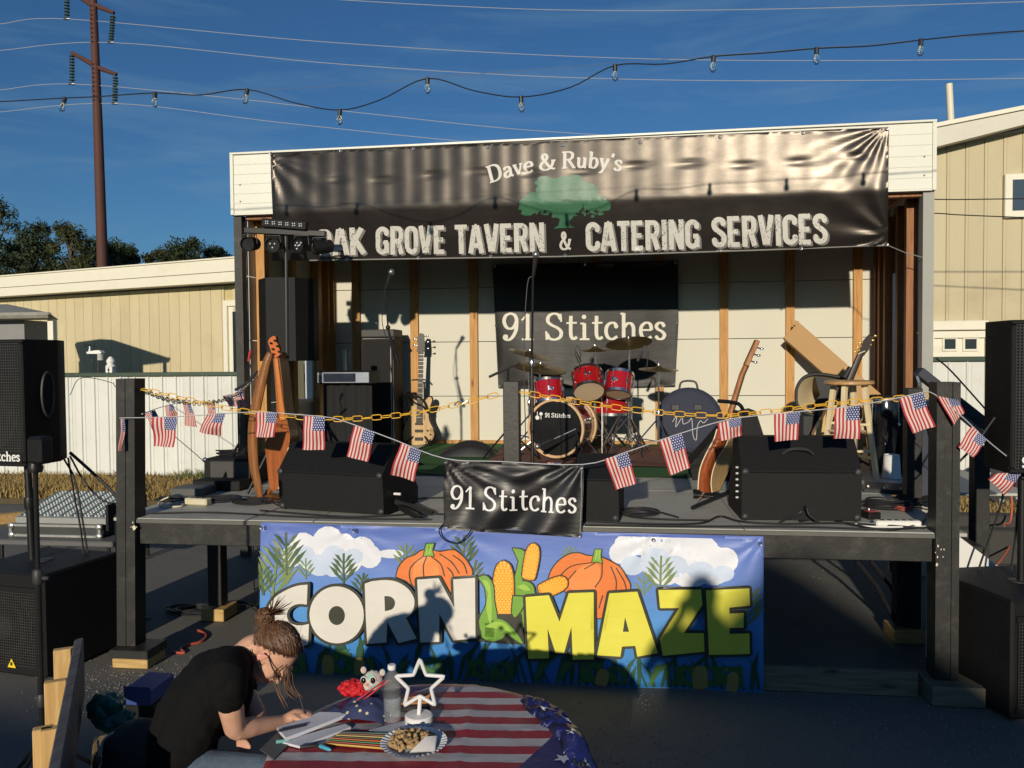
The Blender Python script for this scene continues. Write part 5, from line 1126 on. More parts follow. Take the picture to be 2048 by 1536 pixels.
# ================================================================== tall speaker and light bar on the left of the stage
yk = 2.60; p0, p1, p2 = A(507, 560, yk), A(572, 552, yk), A(615, 562, yk); zb0 = A(560, 722, yk).z; zt0 = A(560, 556, yk).z
T = Thing('loudspeaker', 'tall black loudspeaker on a stand under the light bar on stage', 'loudspeaker')
T.part('cabinet', MB().add([(x, y, z) for z in (zb0, zt0) for (x, y) in ((p0.x, yk+.10), (A(537, 600, yk).x, yk-.06), (p1.x+.10, yk-.04), (p2.x, yk+.14), (p2.x-.03, yk+.34), (p0.x+.05, yk+.34))], [(0, 1, 2, 3, 4, 5), (11, 10, 9, 8, 7, 6)]+[(i, i+6, (i+1) % 6+6, (i+1) % 6) for i in range(6)]), M_cab)
hk = MB()
for i in range(4): z = zb0+.1+i*.08; hk.box((p2.x-.035, yk+.10, z), (.05, .012, .006), rotz(.9))
T.part('side_handle', hk, M_hand); st = Vector(((p0.x+p2.x)/2, yk+.15, 0))
T.part('stand_pole', MB().tube([Vector((st.x, st.y, HD+.01)), Vector((st.x, st.y, zb0+.01))], .02, 10), M_stand)
for k in range(3):
    a = 2*PI*k/3+.4; T.part('stand_leg', MB().tube([Vector((st.x, st.y, HD+.5)), Vector((st.x+.45*math.cos(a), st.y+.40*math.sin(a), HD+.015))], .014, 8), M_stand)
T.done()
T = Thing('lighting_stand', 'black light stand whose crossbar carries spotlights in front of the banner', 'light stand')
yl_ = 2.24; zbar = A(570, 460, yl_).z; xm = A(571, 500, yl_).x
T.part('pole', MB().tube([Vector((xm-.02, yl_+.02, HD+.01)), Vector((xm, yl_+.02, zbar))], .016, 10), mat('grey_tube', (.05, .05, .05), .35, .5))
for k in range(3):
    a = 2*PI*k/3+1.2; T.part('leg', MB().tube([Vector((xm-.02, yl_+.02, HD+.55)), Vector((xm-.02+.5*math.cos(a), yl_+.02+.42*math.sin(a), HD+.015))], .012, 8), M_stand)
b0, b1 = A(490, 461, yl_), A(652, 468, yl_); T.part('crossbar', MB().box((b0+b1)/2, ((b1-b0).length, .05, .05), Matrix.Rotation(-math.atan2(b1.z-b0.z, b1.x-b0.x), 3, 'Y'), .005), M_stand)
s0, s1 = A(532, 446, yl_-.03), A(608, 452, yl_-.03); ls = T.part('led_strip', MB().box((s0+s1)/2, ((s1-s0).length+.06, .06, .075), Matrix.Rotation(-math.atan2(s1.z-s0.z, s1.x-s0.x), 3, 'Y'), .006), M_cab)
for i in range(6):
    c = s0.lerp(s1, .06+.88*i/5)+Vector((0, -.032, .002)); mb = MB()
    for dx in (-.009, .009):
        for dz in (-.009, .009): mb.ball(c+Vector((dx, 0, dz)), (.006, .004, .006), 6, 4)
    T.part('led_lens', mb, mat('lens_clear', (.8, .8, .8), .1, .3, var=0), ls)
for (u, v, kind, tlt) in ((500, 488, 0, 0), (547, 490, 3, .2), (603, 490, 6, -.3), (640, 494, 0, -.9)):
    c = A(u, v, yl_-.06); Mx = Matrix.Translation(c) @ Matrix.Rotation(tlt, 4, 'Z') @ Matrix.Rotation(PI/2+.15, 4, 'X')
    sp_ = T.part('spotlight', MB().lathe([(.03, -.12), (.055, -.10), (.062, 0), (.064, .06), (.058, .06), (.055, .04), (.004, .036)], 18, Mx), M_cab)
    T.part('yoke', MB().tube([c+Vector((-.068, 0, 0)), c+Vector((-.06, 0, .08)), c+Vector((.06, 0, .08)), c+Vector((.068, 0, 0))], .006, 6), M_stand, sp_)
    if kind:
        mb = MB(); pts = [(.022*math.cos(t), .022*math.sin(t)) for t in (.5, 2.6, 4.7)] if kind == 3 else [(-.03, .0), (-.01, .02), (.0, -.005), (.015, .0), (.03, .018), (-.02, -.03)]
        for a, b in pts: mb.ball(Mx @ Vector((a, b, .042)), .008, 8, 5)
        T.part('lens', mb, MATS['lens_clear'], sp_)
T.done()
# ================================================================== keyboard rack, thermos, tall amplifier
p, q = A(634, 768, 2.9), A(742, 742, 2.9)
T = Thing('rack_keyboard', 'silver fronted rack unit on a black stand with cloth front', 'keyboard')
T.part('case', MB().bb(p.x, q.x, 2.9, 3.2, p.z, q.z, .008), M_cab); T.part('front_panel', MB().bb(p.x+.01, q.x-.02, 2.89, 2.899, p.z+.012, q.z-.012), mat('silver_panel', (.17, .19, .22), .35, .7, var=.1))
T.part('display', MB().bb(p.x+.07, q.x-.15, 2.884, 2.889, p.z+.02, q.z-.02), mat('display_dark', (.01, .015, .03), .2)); kb = MB()
for i in range(3):
    for j in range(4): kb.bb(p.x+.02+i*.013, p.x+.03+i*.013, 2.882, 2.889, p.z+.02+j*.017, p.z+.032+j*.017)
T.part('button', kb, M_hand)
for x in (p.x+.08, (p.x+q.x)/2, q.x-.08): T.part('stand_leg', MB().bb(x-.02, x+.02, 3.0, 3.04, HD, p.z-.001), M_stand)
T.part('cloth_front', MB().grid(lambda s, t: (p.x+.03+(q.x-p.x-.05)*s, 2.98+.012*math.sin(s*28), p.z-.005-(p.z-HD-.03)*t), 30, 3), mat('black_cloth', (.012, .012, .012), .9), sharp='keep'); T.done()
t0, t1 = A(693, 741, 3.05), A(693, 700, 3.05)
single('travel_mug', MB().lathe([(.028, t0.z), (.030, t0.z+.02), (.031, t1.z-.05), (.034, t1.z-.03), (.037, t1.z-.004), (.034, t1.z), (.002, t1.z-.004)], 20, Matrix.Translation((t0.x, 3.05, 0))), mat('dark_teal_enamel', (.01, .022, .028), .3), 'tall dark travel mug standing on the silver rack unit', 'mug')
yA = 3.74; p, q = A(724, 905, yA), A(787, 658, yA); q.x -= .07
T = Thing('amplifier_stack', 'tall black bass amplifier cabinet standing against the pine studs', 'amplifier')
T.part('cabinet', MB().bb(p.x, q.x+.07, yA, yA+.36, HD+.04, q.z-.085, .01), M_cab); T.part('amp_head', MB().bb(p.x, q.x+.07, yA+.02, yA+.36, q.z-.084, q.z, .01), mat('amp_vinyl', (.05, .05, .048), .6, var=.2, scale=20))
T.part('grille_cloth', MB().bb(p.x+.03, q.x+.04, yA-.01, yA-.001, HD+.07, q.z-.12), mat('grille_cloth', (.012, .012, .012), .9)); T.part('piping', MB().tube([(p.x+.03, yA-.012, q.z-.10), (q.x+.04, yA-.012, q.z-.10), (q.x+.04, yA-.012, HD+.06)], .004, 5), mat('silver_piping', (.5, .5, .48), .4))
for x in (p.x+.04, q.x+.03): T.part('caster', MB().lathe([(.02, -.012), (.022, 0), (.02, .012)], 12, Matrix.Translation((x, yA+.04, HD+.022)) @ Matrix.Rotation(PI/2, 4, 'Y')), M_blk)
for z in (q.z-.1, HD+.08): T.part('corner', MB().ball((q.x+.068, yA+.005, z), .02, 8, 6), M_hand)
T.done()
# ================================================================== microphone stands
def mic(T, p, d, s=1):
    d = Vector(d).normalized(); Mx = along(p, p+d); body = T.part('microphone', MB().lathe([(.009, 0), (.012, .02), (.016, .10), (.018, .14)], 12, Mx), M_blk)
    T.part('mic_grille', MB().ball(Mx @ Vector((0, 0, .165)), .026*s, 12, 8), mat('mic_mesh', (.32, .32, .32), .35, .8, var=.2, scale=200), body)
def tripod(T, b, r=.25, h=.12):
    for k in range(3):
        a = 2*PI*k/3+.5; T.part('leg', MB().tube([b+Vector((0, 0, h)), b+Vector((r*math.cos(a), r*math.sin(a), .012))], .008, 6), M_stand)
T = Thing('microphone_stand', 'straight microphone stand on the stage in front of the drums', 'microphone stand')
b = A(1065, 900, 1.2); b.z = HD; tp = A(1066, 552, 1.2)
T.part('pole', MB().tube([b+Vector((0, 0, .02)), Vector((b.x, b.y, tp.z-.62))], .0125, 10).tube([Vector((b.x, b.y, tp.z-.62)), tp], .008, 8), M_stand); T.part('clutch', MB().lathe([(.014, -.03), (.018, -.02), (.018, .02), (.013, .03)], 12, Matrix.Translation((b.x, b.y, tp.z-.62))), M_chrome)
T.part('base', MB().lathe([(.13, .0), (.13, .012), (.03, .022), (.015, .03)], 24, Matrix.Translation(b+Vector((0, 0, .001)))), M_stand); mic(T, tp-Vector((0, 0, .01)), (.10, -.2, .55))
T.part('cable', MB().tube(spline([tp, tp+Vector((-.04, 0, -.06)), Vector((b.x-.055, b.y, tp.z-.5)), Vector((b.x-.05, b.y, HD+.5)), Vector((b.x-.02, b.y, HD+.04)), Vector((b.x+.3, b.y-.2, HD+.01))], 6), .0035, 5), M_blk); T.done()
T = Thing('microphone_stand', 'boom microphone stand beside the tall amplifier', 'microphone stand')
b = A(790, 935, 2.28); b.z = HD; j = A(776, 655, 2.28); e = A(771, 578, 2.25); lo = A(797, 730, 2.30)
T.part('pole', MB().tube([b+Vector((0, 0, .1)), Vector((b.x, b.y, j.z-.28))], .0115, 10).tube([Vector((b.x, b.y, j.z-.28)), j], .008, 8), M_stand); T.part('boom', MB().tube([lo, j, e], .0075, 8), M_stand); T.part('boom_clutch', MB().ball(j, .022, 10, 6), M_stand); T.part('counterweight', MB().tube([lo, lo.lerp(j, .3)], .016, 8), M_stand)
tripod(T, b); mic(T, e, (.18, -.15, .35)); T.part('cable', MB().tube(spline([e, A(764, 640, 2.24), A(775, 690, 2.25), A(788, 800, 2.26), A(786, 900, 2.26)], 6), .0035, 5), M_blk); T.done()
# ================================================================== bass guitar on the back wall
def ribtube(pts, w, t, M): return None
yb_ = 4.06
T = Thing('bass_guitar', 'pale natural bass guitar with dark strap leaning on the back wall', 'bass guitar')
def pxp(L, y): return [(A(u, v, y).x, A(u, v, y).z) for u, v in L]
body = spl2([(812, 792), (818, 786), (830, 800), (846, 804), (858, 794), (864, 800), (858, 820), (858, 840), (868, 862), (866, 878), (850, 888), (828, 890), (812, 885), (806, 872), (810, 850), (818, 832), (816, 812), (812, 792)], 4)[:-1]
M_nat = wood('natural_maple', (.52, .36, .18), (.42, .27, .12), 'Z', .3); M_bdk = mat('dark_walnut', (.022, .014, .010), .35, var=.2)
T.part('body', MB().prism(pxp(body, yb_), .04, TR((0, yb_, 0))), M_nat); T.part('body_edge', MB().tube([Vector((x, yb_+.02, z)) for x, z in pxp(body, yb_)]+[Vector((*pxp(body[:1], yb_)[0], 0)).xzy+Vector((0, yb_+.02, 0))], .014, 6), M_bdk)
n0, n1 = A(838, 850, yb_-.015), A(843, 700, yb_-.015); T.part('neck', MB().add([(n0.x-.035, yb_-.014, n0.z), (n0.x+.035, yb_-.014, n0.z), (n1.x+.022, yb_-.014, n1.z), (n1.x-.022, yb_-.014, n1.z), (n0.x-.03, yb_+.0, n0.z), (n0.x+.03, yb_+.0, n0.z), (n1.x+.018, yb_+.012, n1.z), (n1.x-.018, yb_+.012, n1.z)], [(0, 1, 2, 3), (7, 6, 5, 4), (0, 4, 5, 1), (1, 5, 6, 2), (2, 6, 7, 3), (3, 7, 4, 0)]), M_bdk)
T.part('head', MB().prism(pxp([(834, 704), (836, 690), (834, 676), (841, 666), (848, 668), (850, 690), (849, 704)], yb_), .018, TR((0, yb_-.012, 0))), M_bdk)
for u, v in ((829, 678), (829, 690), (856, 684), (856, 697), (855, 672)): c = A(u, v, yb_); T.part('tuning_peg', MB().tube([A(842, v+2, yb_), c], .004, 5).ball(c, (.016, .006, .011), 8, 5), M_chrome)
for v, h in ((862, .03), (848, .022), (878, .035)): c = A(838, v, yb_-.006); T.part('pickup', MB().box(c, (.09, .012, h), None, .003), M_blk)
for u, v in ((855, 861), (861, 869), (853, 876), (860, 880), (852, 884)): c = A(u, v, yb_-.006); T.part('knob', MB().lathe([(.011, 0), (.01, .012)], 10, Matrix.Translation(c) @ Matrix.Rotation(PI/2, 4, 'X')), M_bdk)
T.part('strap', MB().tube(spline([A(815, 790, yb_-.03), A(828, 805, yb_-.05), A(845, 812, yb_-.05), A(856, 826, yb_-.04), A(846, 800, yb_-.03), A(822, 788, yb_-.03)], 5), .022, 8, flat=.3), M_blk)
fm = MB()
for i in range(14): c = n0.lerp(n1, .1+.88*(1-(.945**i)) / (1-.945**14)); fm.box(c+Vector((0, 0, 0)), (.055, .003, .003))
T.part('frets', fm, M_chrome); T.done()
c = A(836, 760, yb_); b = A(838, 892, yb_); b.z = HD
T = Thing('guitar_stand', 'black stand holding the pale bass guitar at the back wall', 'guitar stand'); T.part('pole', MB().tube([b+Vector((0, .09, .05)), c+Vector((0, .08, 0))], .01, 8), M_stand); T.part('neck_yoke', MB().tube([c+Vector((-.06, -.02, 0)), c+Vector((-.05, .08, 0)), c+Vector((.07, .08, 0)), c+Vector((.08, -.02, 0))], .009, 6), M_stand)
for s in (-1, 1): T.part('leg', MB().tube([b+Vector((0, .09, .15)), b+Vector((s*.16, -.12, .012))], .01, 8), M_stand)
T.part('cradle', MB().tube([b+Vector((-.12, -.05, .03)), b+Vector((-.1, .09, .06)), b+Vector((.1, .09, .06)), b+Vector((.12, -.05, .03))], .009, 6), M_stand); T.done()
# ================================================================== turf mat, rug, drum kit
def _mat_grid(u0, u1, y0, y1, z, m, name, label, cat, rough=.006):
    mb = MB(); x0, x1 = u0, u1
    def f(s, t): x = x0+(x1-x0)*s; y = y0+(y1-y0)*t; return (x, y, z+rough*noise.noise((x*6, y*6, 2))*.5)
    mb.grid(f, 60, 30); return single(name, mb, m, label, cat)
M_turf = mat('green_turf', (.025, .11, .025), .9, var=.35, scale=60, bump=.8, bscale=300)
_mat_grid(.85, 4.15, 1.82, 4.2, HD+.008, M_turf, 'turf_mat', 'bright green turf mat under the drums on the stage', 'mat')
M_rug = mat('red_brown_rug', (.16, .065, .045), .95, var=.3, scale=25, bump=.6, bscale=200, dirt=(.3, .22, .16), dirt_amt=.4, dscale=14)
_mat_grid(1.75, 3.55, 2.35, 3.9, HD+.02, M_rug, 'drum_rug', 'worn red brown rug under the drum kit', 'rug')
ZR = HD+.026
M_red = mat('red_lacquer', (.34, .008, .012), .15, var=.1, scale=8, coat=.8); M_hoop = mat('chrome', (.60, .60, .60), .26, 1, var=0)
M_headw = mat('drum_head', (.55, .42, .27), .5, var=.1); M_headb = mat('black_drum_head', (.008, .008, .009), .25); M_cym = mat('cymbal_bronze', (.33, .24, .11), .32, .9, var=.15, scale=8)
M_maple = mat('hoop_maple', (.55, .36, .2), .35, var=.1)
KG = 'drum kit'
def shell(T, Mx, r, L, lugs=6, top=M_headw, bot=M_headw, sm=M_red, hoop=M_hoop):
    """axis along local Z from -L/2 to L/2"""
    sh = T.part('shell', MB(Mx).lathe([(r, -L/2), (r, L/2)], 32), sm)
    T.part('drum_head', MB(Mx).lathe([(.001, L/2+.004), (r*.99, L/2+.004), (r*.99, L/2)], 32, caps=False), top); T.part('drum_head', MB(Mx).lathe([(.001, -L/2-.004), (r*.99, -L/2-.004), (r*.99, -L/2)], 32, caps=False), bot)
    for z in (-L/2, L/2): T.part('hoop', MB(Mx).lathe([(r+.001, z-.012), (r+.009, z-.012), (r+.009, z+.014), (r+.001, z+.014)], 32, caps=False), hoop)
    lg = MB(Mx)
    for i in range(lugs):
        a = 2*PI*i/lugs+.3; x, y = math.cos(a)*(r+.012), math.sin(a)*(r+.012); lg.tube([(x, y, -L/2-.012), (x, y, L/2+.012)], .0035, 5); lg.box((x, y, 0), (.022, .022, .05), rotz(a), .004)
    T.part('lugs', lg, M_hoop, sh); return sh
# bass drum
yb = 2.74; cb = A(1112, 868, yb); r_bd = (924-808)/2/F_PX*(yb+4.4957)*1.02; cb.z = ZR+r_bd+.012
fdir = Vector((-.25, -1, 0)).normalized(); Lb = .42
Mb = along(cb, cb-fdir); 
x_ = Vector((0, 0, 1)).cross(-fdir).normalized(); Mb = frame(cb-fdir*0+(-fdir)*Lb/2, -x_, Vector((0, 0, 1)), fdir) if False else frame(cb-fdir*Lb/2, x_ if (x_.cross(Vector((0, 0, 1)))).dot(-fdir) > 0 else -x_, Vector((0, 0, 1)), fdir)
# local: X across, Y up, Z toward the audience
xx = Vector((0, 0, 1)).cross(fdir).normalized(); Mb = frame(cb-fdir*Lb/2, xx, Vector((0, 0, 1)), fdir)
T = Thing('bass_drum', 'dark red bass drum with black band head standing on the rug', 'drum', KG)
sh = shell(T, Mb, r_bd-.02, Lb, 8, M_headb, M_headw, mat('dark_red_lacquer', (.10, .008, .010), .15, coat=.8), M_maple)
for z in (-Lb/2, Lb/2): T.part('wood_hoop', MB(Mb).lathe([(r_bd-.018, z-.022), (r_bd+.002, z-.022), (r_bd+.002, z+.022), (r_bd-.018, z+.022)], 40, caps=False), M_maple)
gl, wt = glyphs('91 Stitches', SERIF, (0, 0), 1, thin=.1, thick=.18, track=.05, space=.3); k = .24/wt
tx = MB(Mb)
for so_, _ in gl:
    pv, tri = tess(so_, (), 0); tx.add([(-.10+p.x*k, .10-p.y*k, Lb/2+.0065) for p in pv], tri)
T.part('band_lettering', tx, mat('white_print', (.7, .7, .68), .5), sh, sharp='keep')
lgm = MB(Mb)
for pl in (disc(-.175, .095, .02, n=14), disc(-.14, .13, .016, n=14), [(-.178, .11), (-.172, .11), (-.172, .15), (-.178, .15)], [(-.143, .12), (-.137, .12), (-.137, .08), (-.143, .08)]): lgm.add([(x, y, Lb/2+.0065) for x, y in pl], [tuple(range(len(pl)))])
T.part('instrument_emblem', lgm, MATS['white_print'], sh, sharp='keep')
for s in (-1, 1): T.part('spur', MB(Mb).tube([(s*(r_bd-.03), -.1, Lb*.2), (s*(r_bd+.14), -r_bd+.012, Lb*.42)], .007, 6), M_hoop)
T.done()
def tom(u, v, y, r, L, tilt, rz, label, h_pole=True, name='tom_drum'):
    c = A(u, v, y); Mx = Matrix.Translation(c) @ Matrix.Rotation(rz, 4, 'Z') @ Matrix.Rotation(tilt, 4, 'X'); T = Thing(name, label, 'drum', KG); shell(T, Mx, r, L, 6)
    T.part('mount_arm', MB().tube([c+Vector((0, r*.9, 0)), c+Vector((0, r+.10, -.05)), Vector((c.x, c.y+r+.12, ZR+.3))], .012, 8), M_hoop)
    bd = T.part('badge', MB(Mx).lathe([(.018, 0), (.018, .004), (.012, .005), (.012, .0)], 14, Matrix.Translation((0, -r-.001, 0)) @ Matrix.Rotation(PI/2, 4, 'X')), M_hoop)
    for k in range(3): a = 2*PI*k/3+.2; T.part('stand_leg', MB().tube([Vector((c.x, c.y+r+.12, ZR+.35)), Vector((c.x+.26*math.cos(a), c.y+r+.12+.2*math.sin(a), ZR+.01))], .008, 6), M_hoop)
    return T.done()
S_ = lambda px, y: px*(y+4.4957)/F_PX
tom(1176, 766, 2.95, S_(30, 2.95), .20, -.72, .15, 'dark red rack tom tilted forward above the bass drum')
tom(1238, 768, 3.0, S_(26, 3.0), .19, -.42, -.25, 'dark red rack tom between the tilted tom and the largest cymbal')
tom(1098, 784, 3.05, S_(29, 3.05), .20, -.30, .3, 'glossy red tom over the far side of the bass drum, under the hi hat cymbals')
T = Thing('floor_tom', 'glossy red floor tom behind the chrome stands of the drum kit', 'drum', KG); c = A(1224, 800, 3.3); Mx = Matrix.Translation(c); shell(T, Mx, .17, .26, 6)
for k in range(3): a = 2*PI*k/3; T.part('leg', MB().tube([c+Vector((.185*math.cos(a), .185*math.sin(a), .05)), Vector((c.x+.19*math.cos(a), c.y+.19*math.sin(a), ZR+.01))], .006, 6), M_hoop)
T.done()
def cymbal(u, v, y, ru, tilt, roll, label, base=None, boom=None, extra=None):
    c = A(u, v, y); r = S_(ru, y); Mx = Matrix.Translation(c) @ Matrix.Rotation(roll, 4, 'Y') @ Matrix.Rotation(tilt, 4, 'X'); T = Thing('cymbal', label, 'cymbal', 'cymbals of the drum kit')
    for i, dz in enumerate((0,) if not extra else (0, -.02)):
        sgn = 1 if i == 0 else -1
        T.part('plate', MB(Mx).lathe([(.006, dz+sgn*.030), (.022, dz+sgn*.028), (.036, dz+sgn*.015), (.05, dz+sgn*.010), (r*.6, dz+sgn*.004), (r, dz-sgn*.006), (r, dz-sgn*.0075), (r*.6, dz+sgn*.0025), (.05, dz+sgn*.0085), (.034, dz+sgn*.0135), (.006, dz+sgn*.027)], 36), M_cym)
    T.part('wing_nut', MB(Mx).lathe([(.008, .03), (.012, .036), (.010, .05), (.004, .06)], 10), M_hoop)
    bx, by = base or (c.x, c.y); top = Vector((bx, by, c.z-.14)) if base else c
    T.part('stand_pole', MB().tube([Vector((bx, by, ZR+.12)), Vector((bx, by, (ZR+c.z)/2))], .0125, 8).tube([Vector((bx, by, (ZR+c.z)/2)), top, c], .008, 8), M_hoop)
    T.part('pole_clutch', MB().lathe([(.016, -.03), (.019, -.02), (.019, .02), (.014, .03)], 10, Matrix.Translation((bx, by, (ZR+c.z)/2))), M_hoop)
    for k in range(3):
        a = 2*PI*k/3+.9; f = Vector((bx+.30*math.cos(a), by+.26*math.sin(a), ZR+.01)); T.part('stand_leg', MB().tube([Vector((bx, by, ZR+.36)), f], .008, 6).tube([Vector((bx, by, ZR+.14)), f.lerp(Vector((bx, by, ZR+.36)), .45)], .006, 6), M_hoop)
    return T.done()
cymbal(1258, 685, 3.15, 46, .30, -.10, 'largest cymbal, set highest above the drum kit')
cymbal(1190, 699, 3.4, 28, .15, 0, 'small splash cymbal behind the tilted middle tom')
cymbal(1317, 738, 2.95, 39, .10, .04, 'thin ride cymbal at the edge of the drum kit beside the round bag')
cymbal(1058, 708, 3.35, 42, .12, .28, 'crash cymbal steeply tilted above the hi hat cymbals')
cymbal(1080, 735, 3.1, 54, .16, .16, 'pair of hi hat cymbals behind the centre railing post', extra=True)
def smic(u0, v0, u1, v1, y, label):
    a, b = A(u0, v0, y), A(u1, v1, y); T = Thing('drum_microphone', label, 'microphone', 'microphones on the drum kit'); T.part('body', MB().tube([a, a.lerp(b, .6), b], [.016, .014, .009], 10), M_blk)
    T.part('clip_arm', MB().tube(spline([b, b+Vector((.02, 0, .05)), b+Vector((.05, 0, -.02)), b+Vector((.03, .02, -.2))], 4), .005, 6), M_blk); return T.done()
smic(1160, 725, 1150, 702, 2.85, 'small black microphone clipped over the tilted middle tom'); smic(1275, 722, 1285, 702, 2.9, 'small black microphone clipped over the tom beside the largest cymbal')
T = Thing('microphone_stand', 'low boom microphone stand aimed at the bass drum head', 'microphone stand'); a = A(1108, 878, 2.45); b = A(1152, 858, 2.5); fb = A(1155, 918, 2.5); fb.z = ZR
T.part('boom', MB().tube([a, b], .007, 8), M_chrome); T.part('pole', MB().tube([fb+Vector((0, 0, .02)), b], .009, 8), M_stand); tripod(T, fb, .16, .08); mic(T, a, (-.6, -.3, -.25)); T.done()
T = Thing('microphone_stand', 'boom microphone stand over the hi hats behind the centre railing post', 'microphone stand'); a = A(978, 754, 2.6); b = A(1016, 736, 2.6); fb = A(1017, 915, 2.6); fb.z = HD+.014
T.part('boom', MB().tube([a, b, A(1040, 726, 2.62)], .012, 8), mat('grey_tube', (.05, .05, .05), .35, .5)); T.part('pole', MB().tube([fb+Vector((0, 0, .1)), b], .011, 8), M_stand); tripod(T, fb, .3, .3); T.done()
# drum throne in shadow and hardware
T = Thing('drum_throne', 'black round drum stool hidden behind the drum kit', 'stool'); c = A(1210, 880, 3.75); c.z = HD+.02
T.part('seat', MB().lathe([(.15, .46), (.17, .48), (.17, .54), (.15, .56), (.01, .565)], 24, Matrix.Translation(c)), M_blk); T.part('pole', MB().tube([c+Vector((0, 0, .1)), c+Vector((0, 0, .46))], .014, 8), M_hoop); tripod(T, c, .24, .25); T.done()
# ================================================================== round cymbal bag
yb = 3.35; c = A(1378, 846, yb); r = S_(64, yb)
T = Thing('cymbal_bag', 'round dark navy cymbal bag with scribbled signature leaning behind the guitar', 'bag'); Mx = Matrix.Translation((c.x, yb, HD+r+.02)) @ Matrix.Rotation(PI/2-.16, 4, 'X'); M_bag = mat('navy_nylon', (.018, .022, .045), .7, var=.2, scale=20, bump=.4, bscale=120)
T.part('body', MB(Mx).lathe([(r*.9, -.05), (r, -.035), (r, .035), (r*.92, .05), (r*.5, .056), (.01, .058)], 40), M_bag); T.part('zip', MB(Mx).lathe([(r+.002, -.006), (r+.006, 0), (r+.002, .006)], 40, caps=False), M_blk)
T.part('top_handle', MB(Mx).tube(spline([(-.09, r-.02, 0), (-.06, r+.06, 0), (.06, r+.06, 0), (.09, r-.02, 0)], 5), .010, 6), M_blk)
for x in (-.13, .08): T.part('buckle', MB(Mx).box((x, r*.38, .065), (.08, .06, .02), None, .006), M_blk)
T.part('front_strap', MB(Mx).tube(spline([(-.13, r*.34, .065), (-.09, r*.1, .075), (.03, r*.1, .075), (.08, r*.34, .065)], 5), .009, 6), M_blk)
T.part('pocket', MB(Mx).prism([(-r*.93, -r*.02), (r*.93, -r*.02), (r*.8, -r*.5), (r*.45, -r*.82), (-r*.45, -r*.82), (-r*.8, -r*.5)], -.012, Matrix.Translation((0, 0, .062)) @ Matrix.Rotation(PI/2, 4, 'X')) if False else MB(Mx).lathe([(r*.86, .0585), (r*.4, .0655), (.01, .0665)], 32), M_bag)
sig = [(-.16, .03), (-.12, .08), (-.13, -.02), (-.07, .07), (-.06, .01), (-.01, .03), (.02, .06), (.03, -.10), (.06, -.14), (.07, -.02), (.1, .04), (.13, .02), (.17, .06)]
T.part('signature', MB(Mx).tube([(x, y-.05, .068) for x, y in spl2(sig, 5)], .0028, 4), mat('white_print', (.7, .7, .68), .5)); T.done()
# soft black bag by the back wall
single('gear_bag', MB().grid(lambda s, t: (1.22+.62*s, 2.95+.3*t, HD+.014+(.17*math.sin(PI*min(1, s*1.15))**.6*(.55+.45*s))*math.sin(PI*t)**.4*(1+.25*noise.noise((s*4, t*3, 1)))), 30, 14), M_blk, 'slumped black soft bag lying on the turf near the back wall', 'bag', sharp=60)
# ================================================================== guitars and stands
M_mah = wood('amber_mahogany', (.28, .070, .018), (.15, .034, .010), 'Z', .22); M_neck = wood('neck_mahogany', (.36, .15, .05), (.26, .1, .03), 'Z', .35); M_spr = wood('spruce_top', (.62, .42, .18), (.54, .35, .14), 'Z', .3); M_bind = mat('cream_binding', (.72, .62, .42), .4); M_rose = mat('rosewood', (.03, .018, .014), .45, var=.2)
yg = 1.0
T = Thing('acoustic_guitar', 'acoustic guitar with amber wooden side resting edge on in a stand', 'guitar')
# seen edge on: the side band between cream bindings, then neck and head
L_ = spl2([(1434, 858), (1427, 880), (1412, 908), (1401, 935), (1397, 960), (1396, 982)], 5); R_ = spl2([(1461, 865), (1452, 890), (1436, 915), (1426, 940), (1422, 965), (1424, 985)], 5)
side = MB(); n = len(L_)
fa = [A(u, v, yg-.06) for u, v in L_]; ba = [A(u, v, yg-.02) for u, v in R_]; dp = Vector((.16, .34, 0))
for i in range(n): pass
side.grid(lambda s, t: fa[round(s*(n-1))].lerp(ba[round(s*(n-1))], t)+Vector((0, -.03*math.sin(PI*t), 0)), n-1, 6); T.part('side_rib', side, M_mah, sharp='keep')
T.part('binding', MB().tube(fa, .0042, 6), M_bind); T.part('binding', MB().tube(ba, .0042, 6), M_bind)
# the top of the body turns away from us to the right
tp_ = MB(); tp_.grid(lambda s, t: ba[round(s*(n-1))].lerp(ba[round(s*(n-1))]+Vector((.17*math.sin(.35+s*2.4), .36*math.sin(.35+s*2.4), -.01)), t), n-1, 6); T.part('soundboard', tp_, M_spr, sharp='keep')
bk_ = MB(); bk_.grid(lambda s, t: fa[round(s*(n-1))].lerp(fa[round(s*(n-1))]+Vector((.10*math.sin(.35+s*2.4), .36*math.sin(.35+s*2.4), -.01)), t), n-1, 6); T.part('back', bk_, M_mah, sharp='keep')
nk = [A(u, v, yg+.02) for u, v in ((1452, 868), (1462, 822), (1474, 780), (1484, 748), (1492, 730))]; T.part('neck', MB().tube(nk, [.030, .020, .018, .018, .017], 10, flat=1.2), M_neck); T.part('heel', MB().tube([nk[0]+Vector((-.02, 0, .04)), nk[0]+Vector((0, 0, -.03))], [.028, .035], 10), M_neck)
T.part('fretboard', MB().tube([p+Vector((.016, .01, 0)) for p in nk], .009, 6), M_rose)
h0, h1 = A(1492, 730, yg+.02), A(1514, 682, yg+.02); T.part('head', MB().box((h0+h1)/2, (.03, .075, (h1-h0).length+.01), Matrix.Rotation(math.atan2(h1.x-h0.x, h1.z-h0.z), 3, 'Y'), .004), M_neck)
for i in range(3): c = h0.lerp(h1, .2+.28*i); T.part('tuning_peg', MB().tube([c, c+Vector((.035, -.02, -.012))], .005, 6).ball(c+Vector((.045, -.02, -.014)), (.013, .008, .009), 8, 5), M_hoop)
T.done()
T = Thing('guitar_stand', 'black tubular stand carrying the edge on acoustic guitar', 'guitar stand')
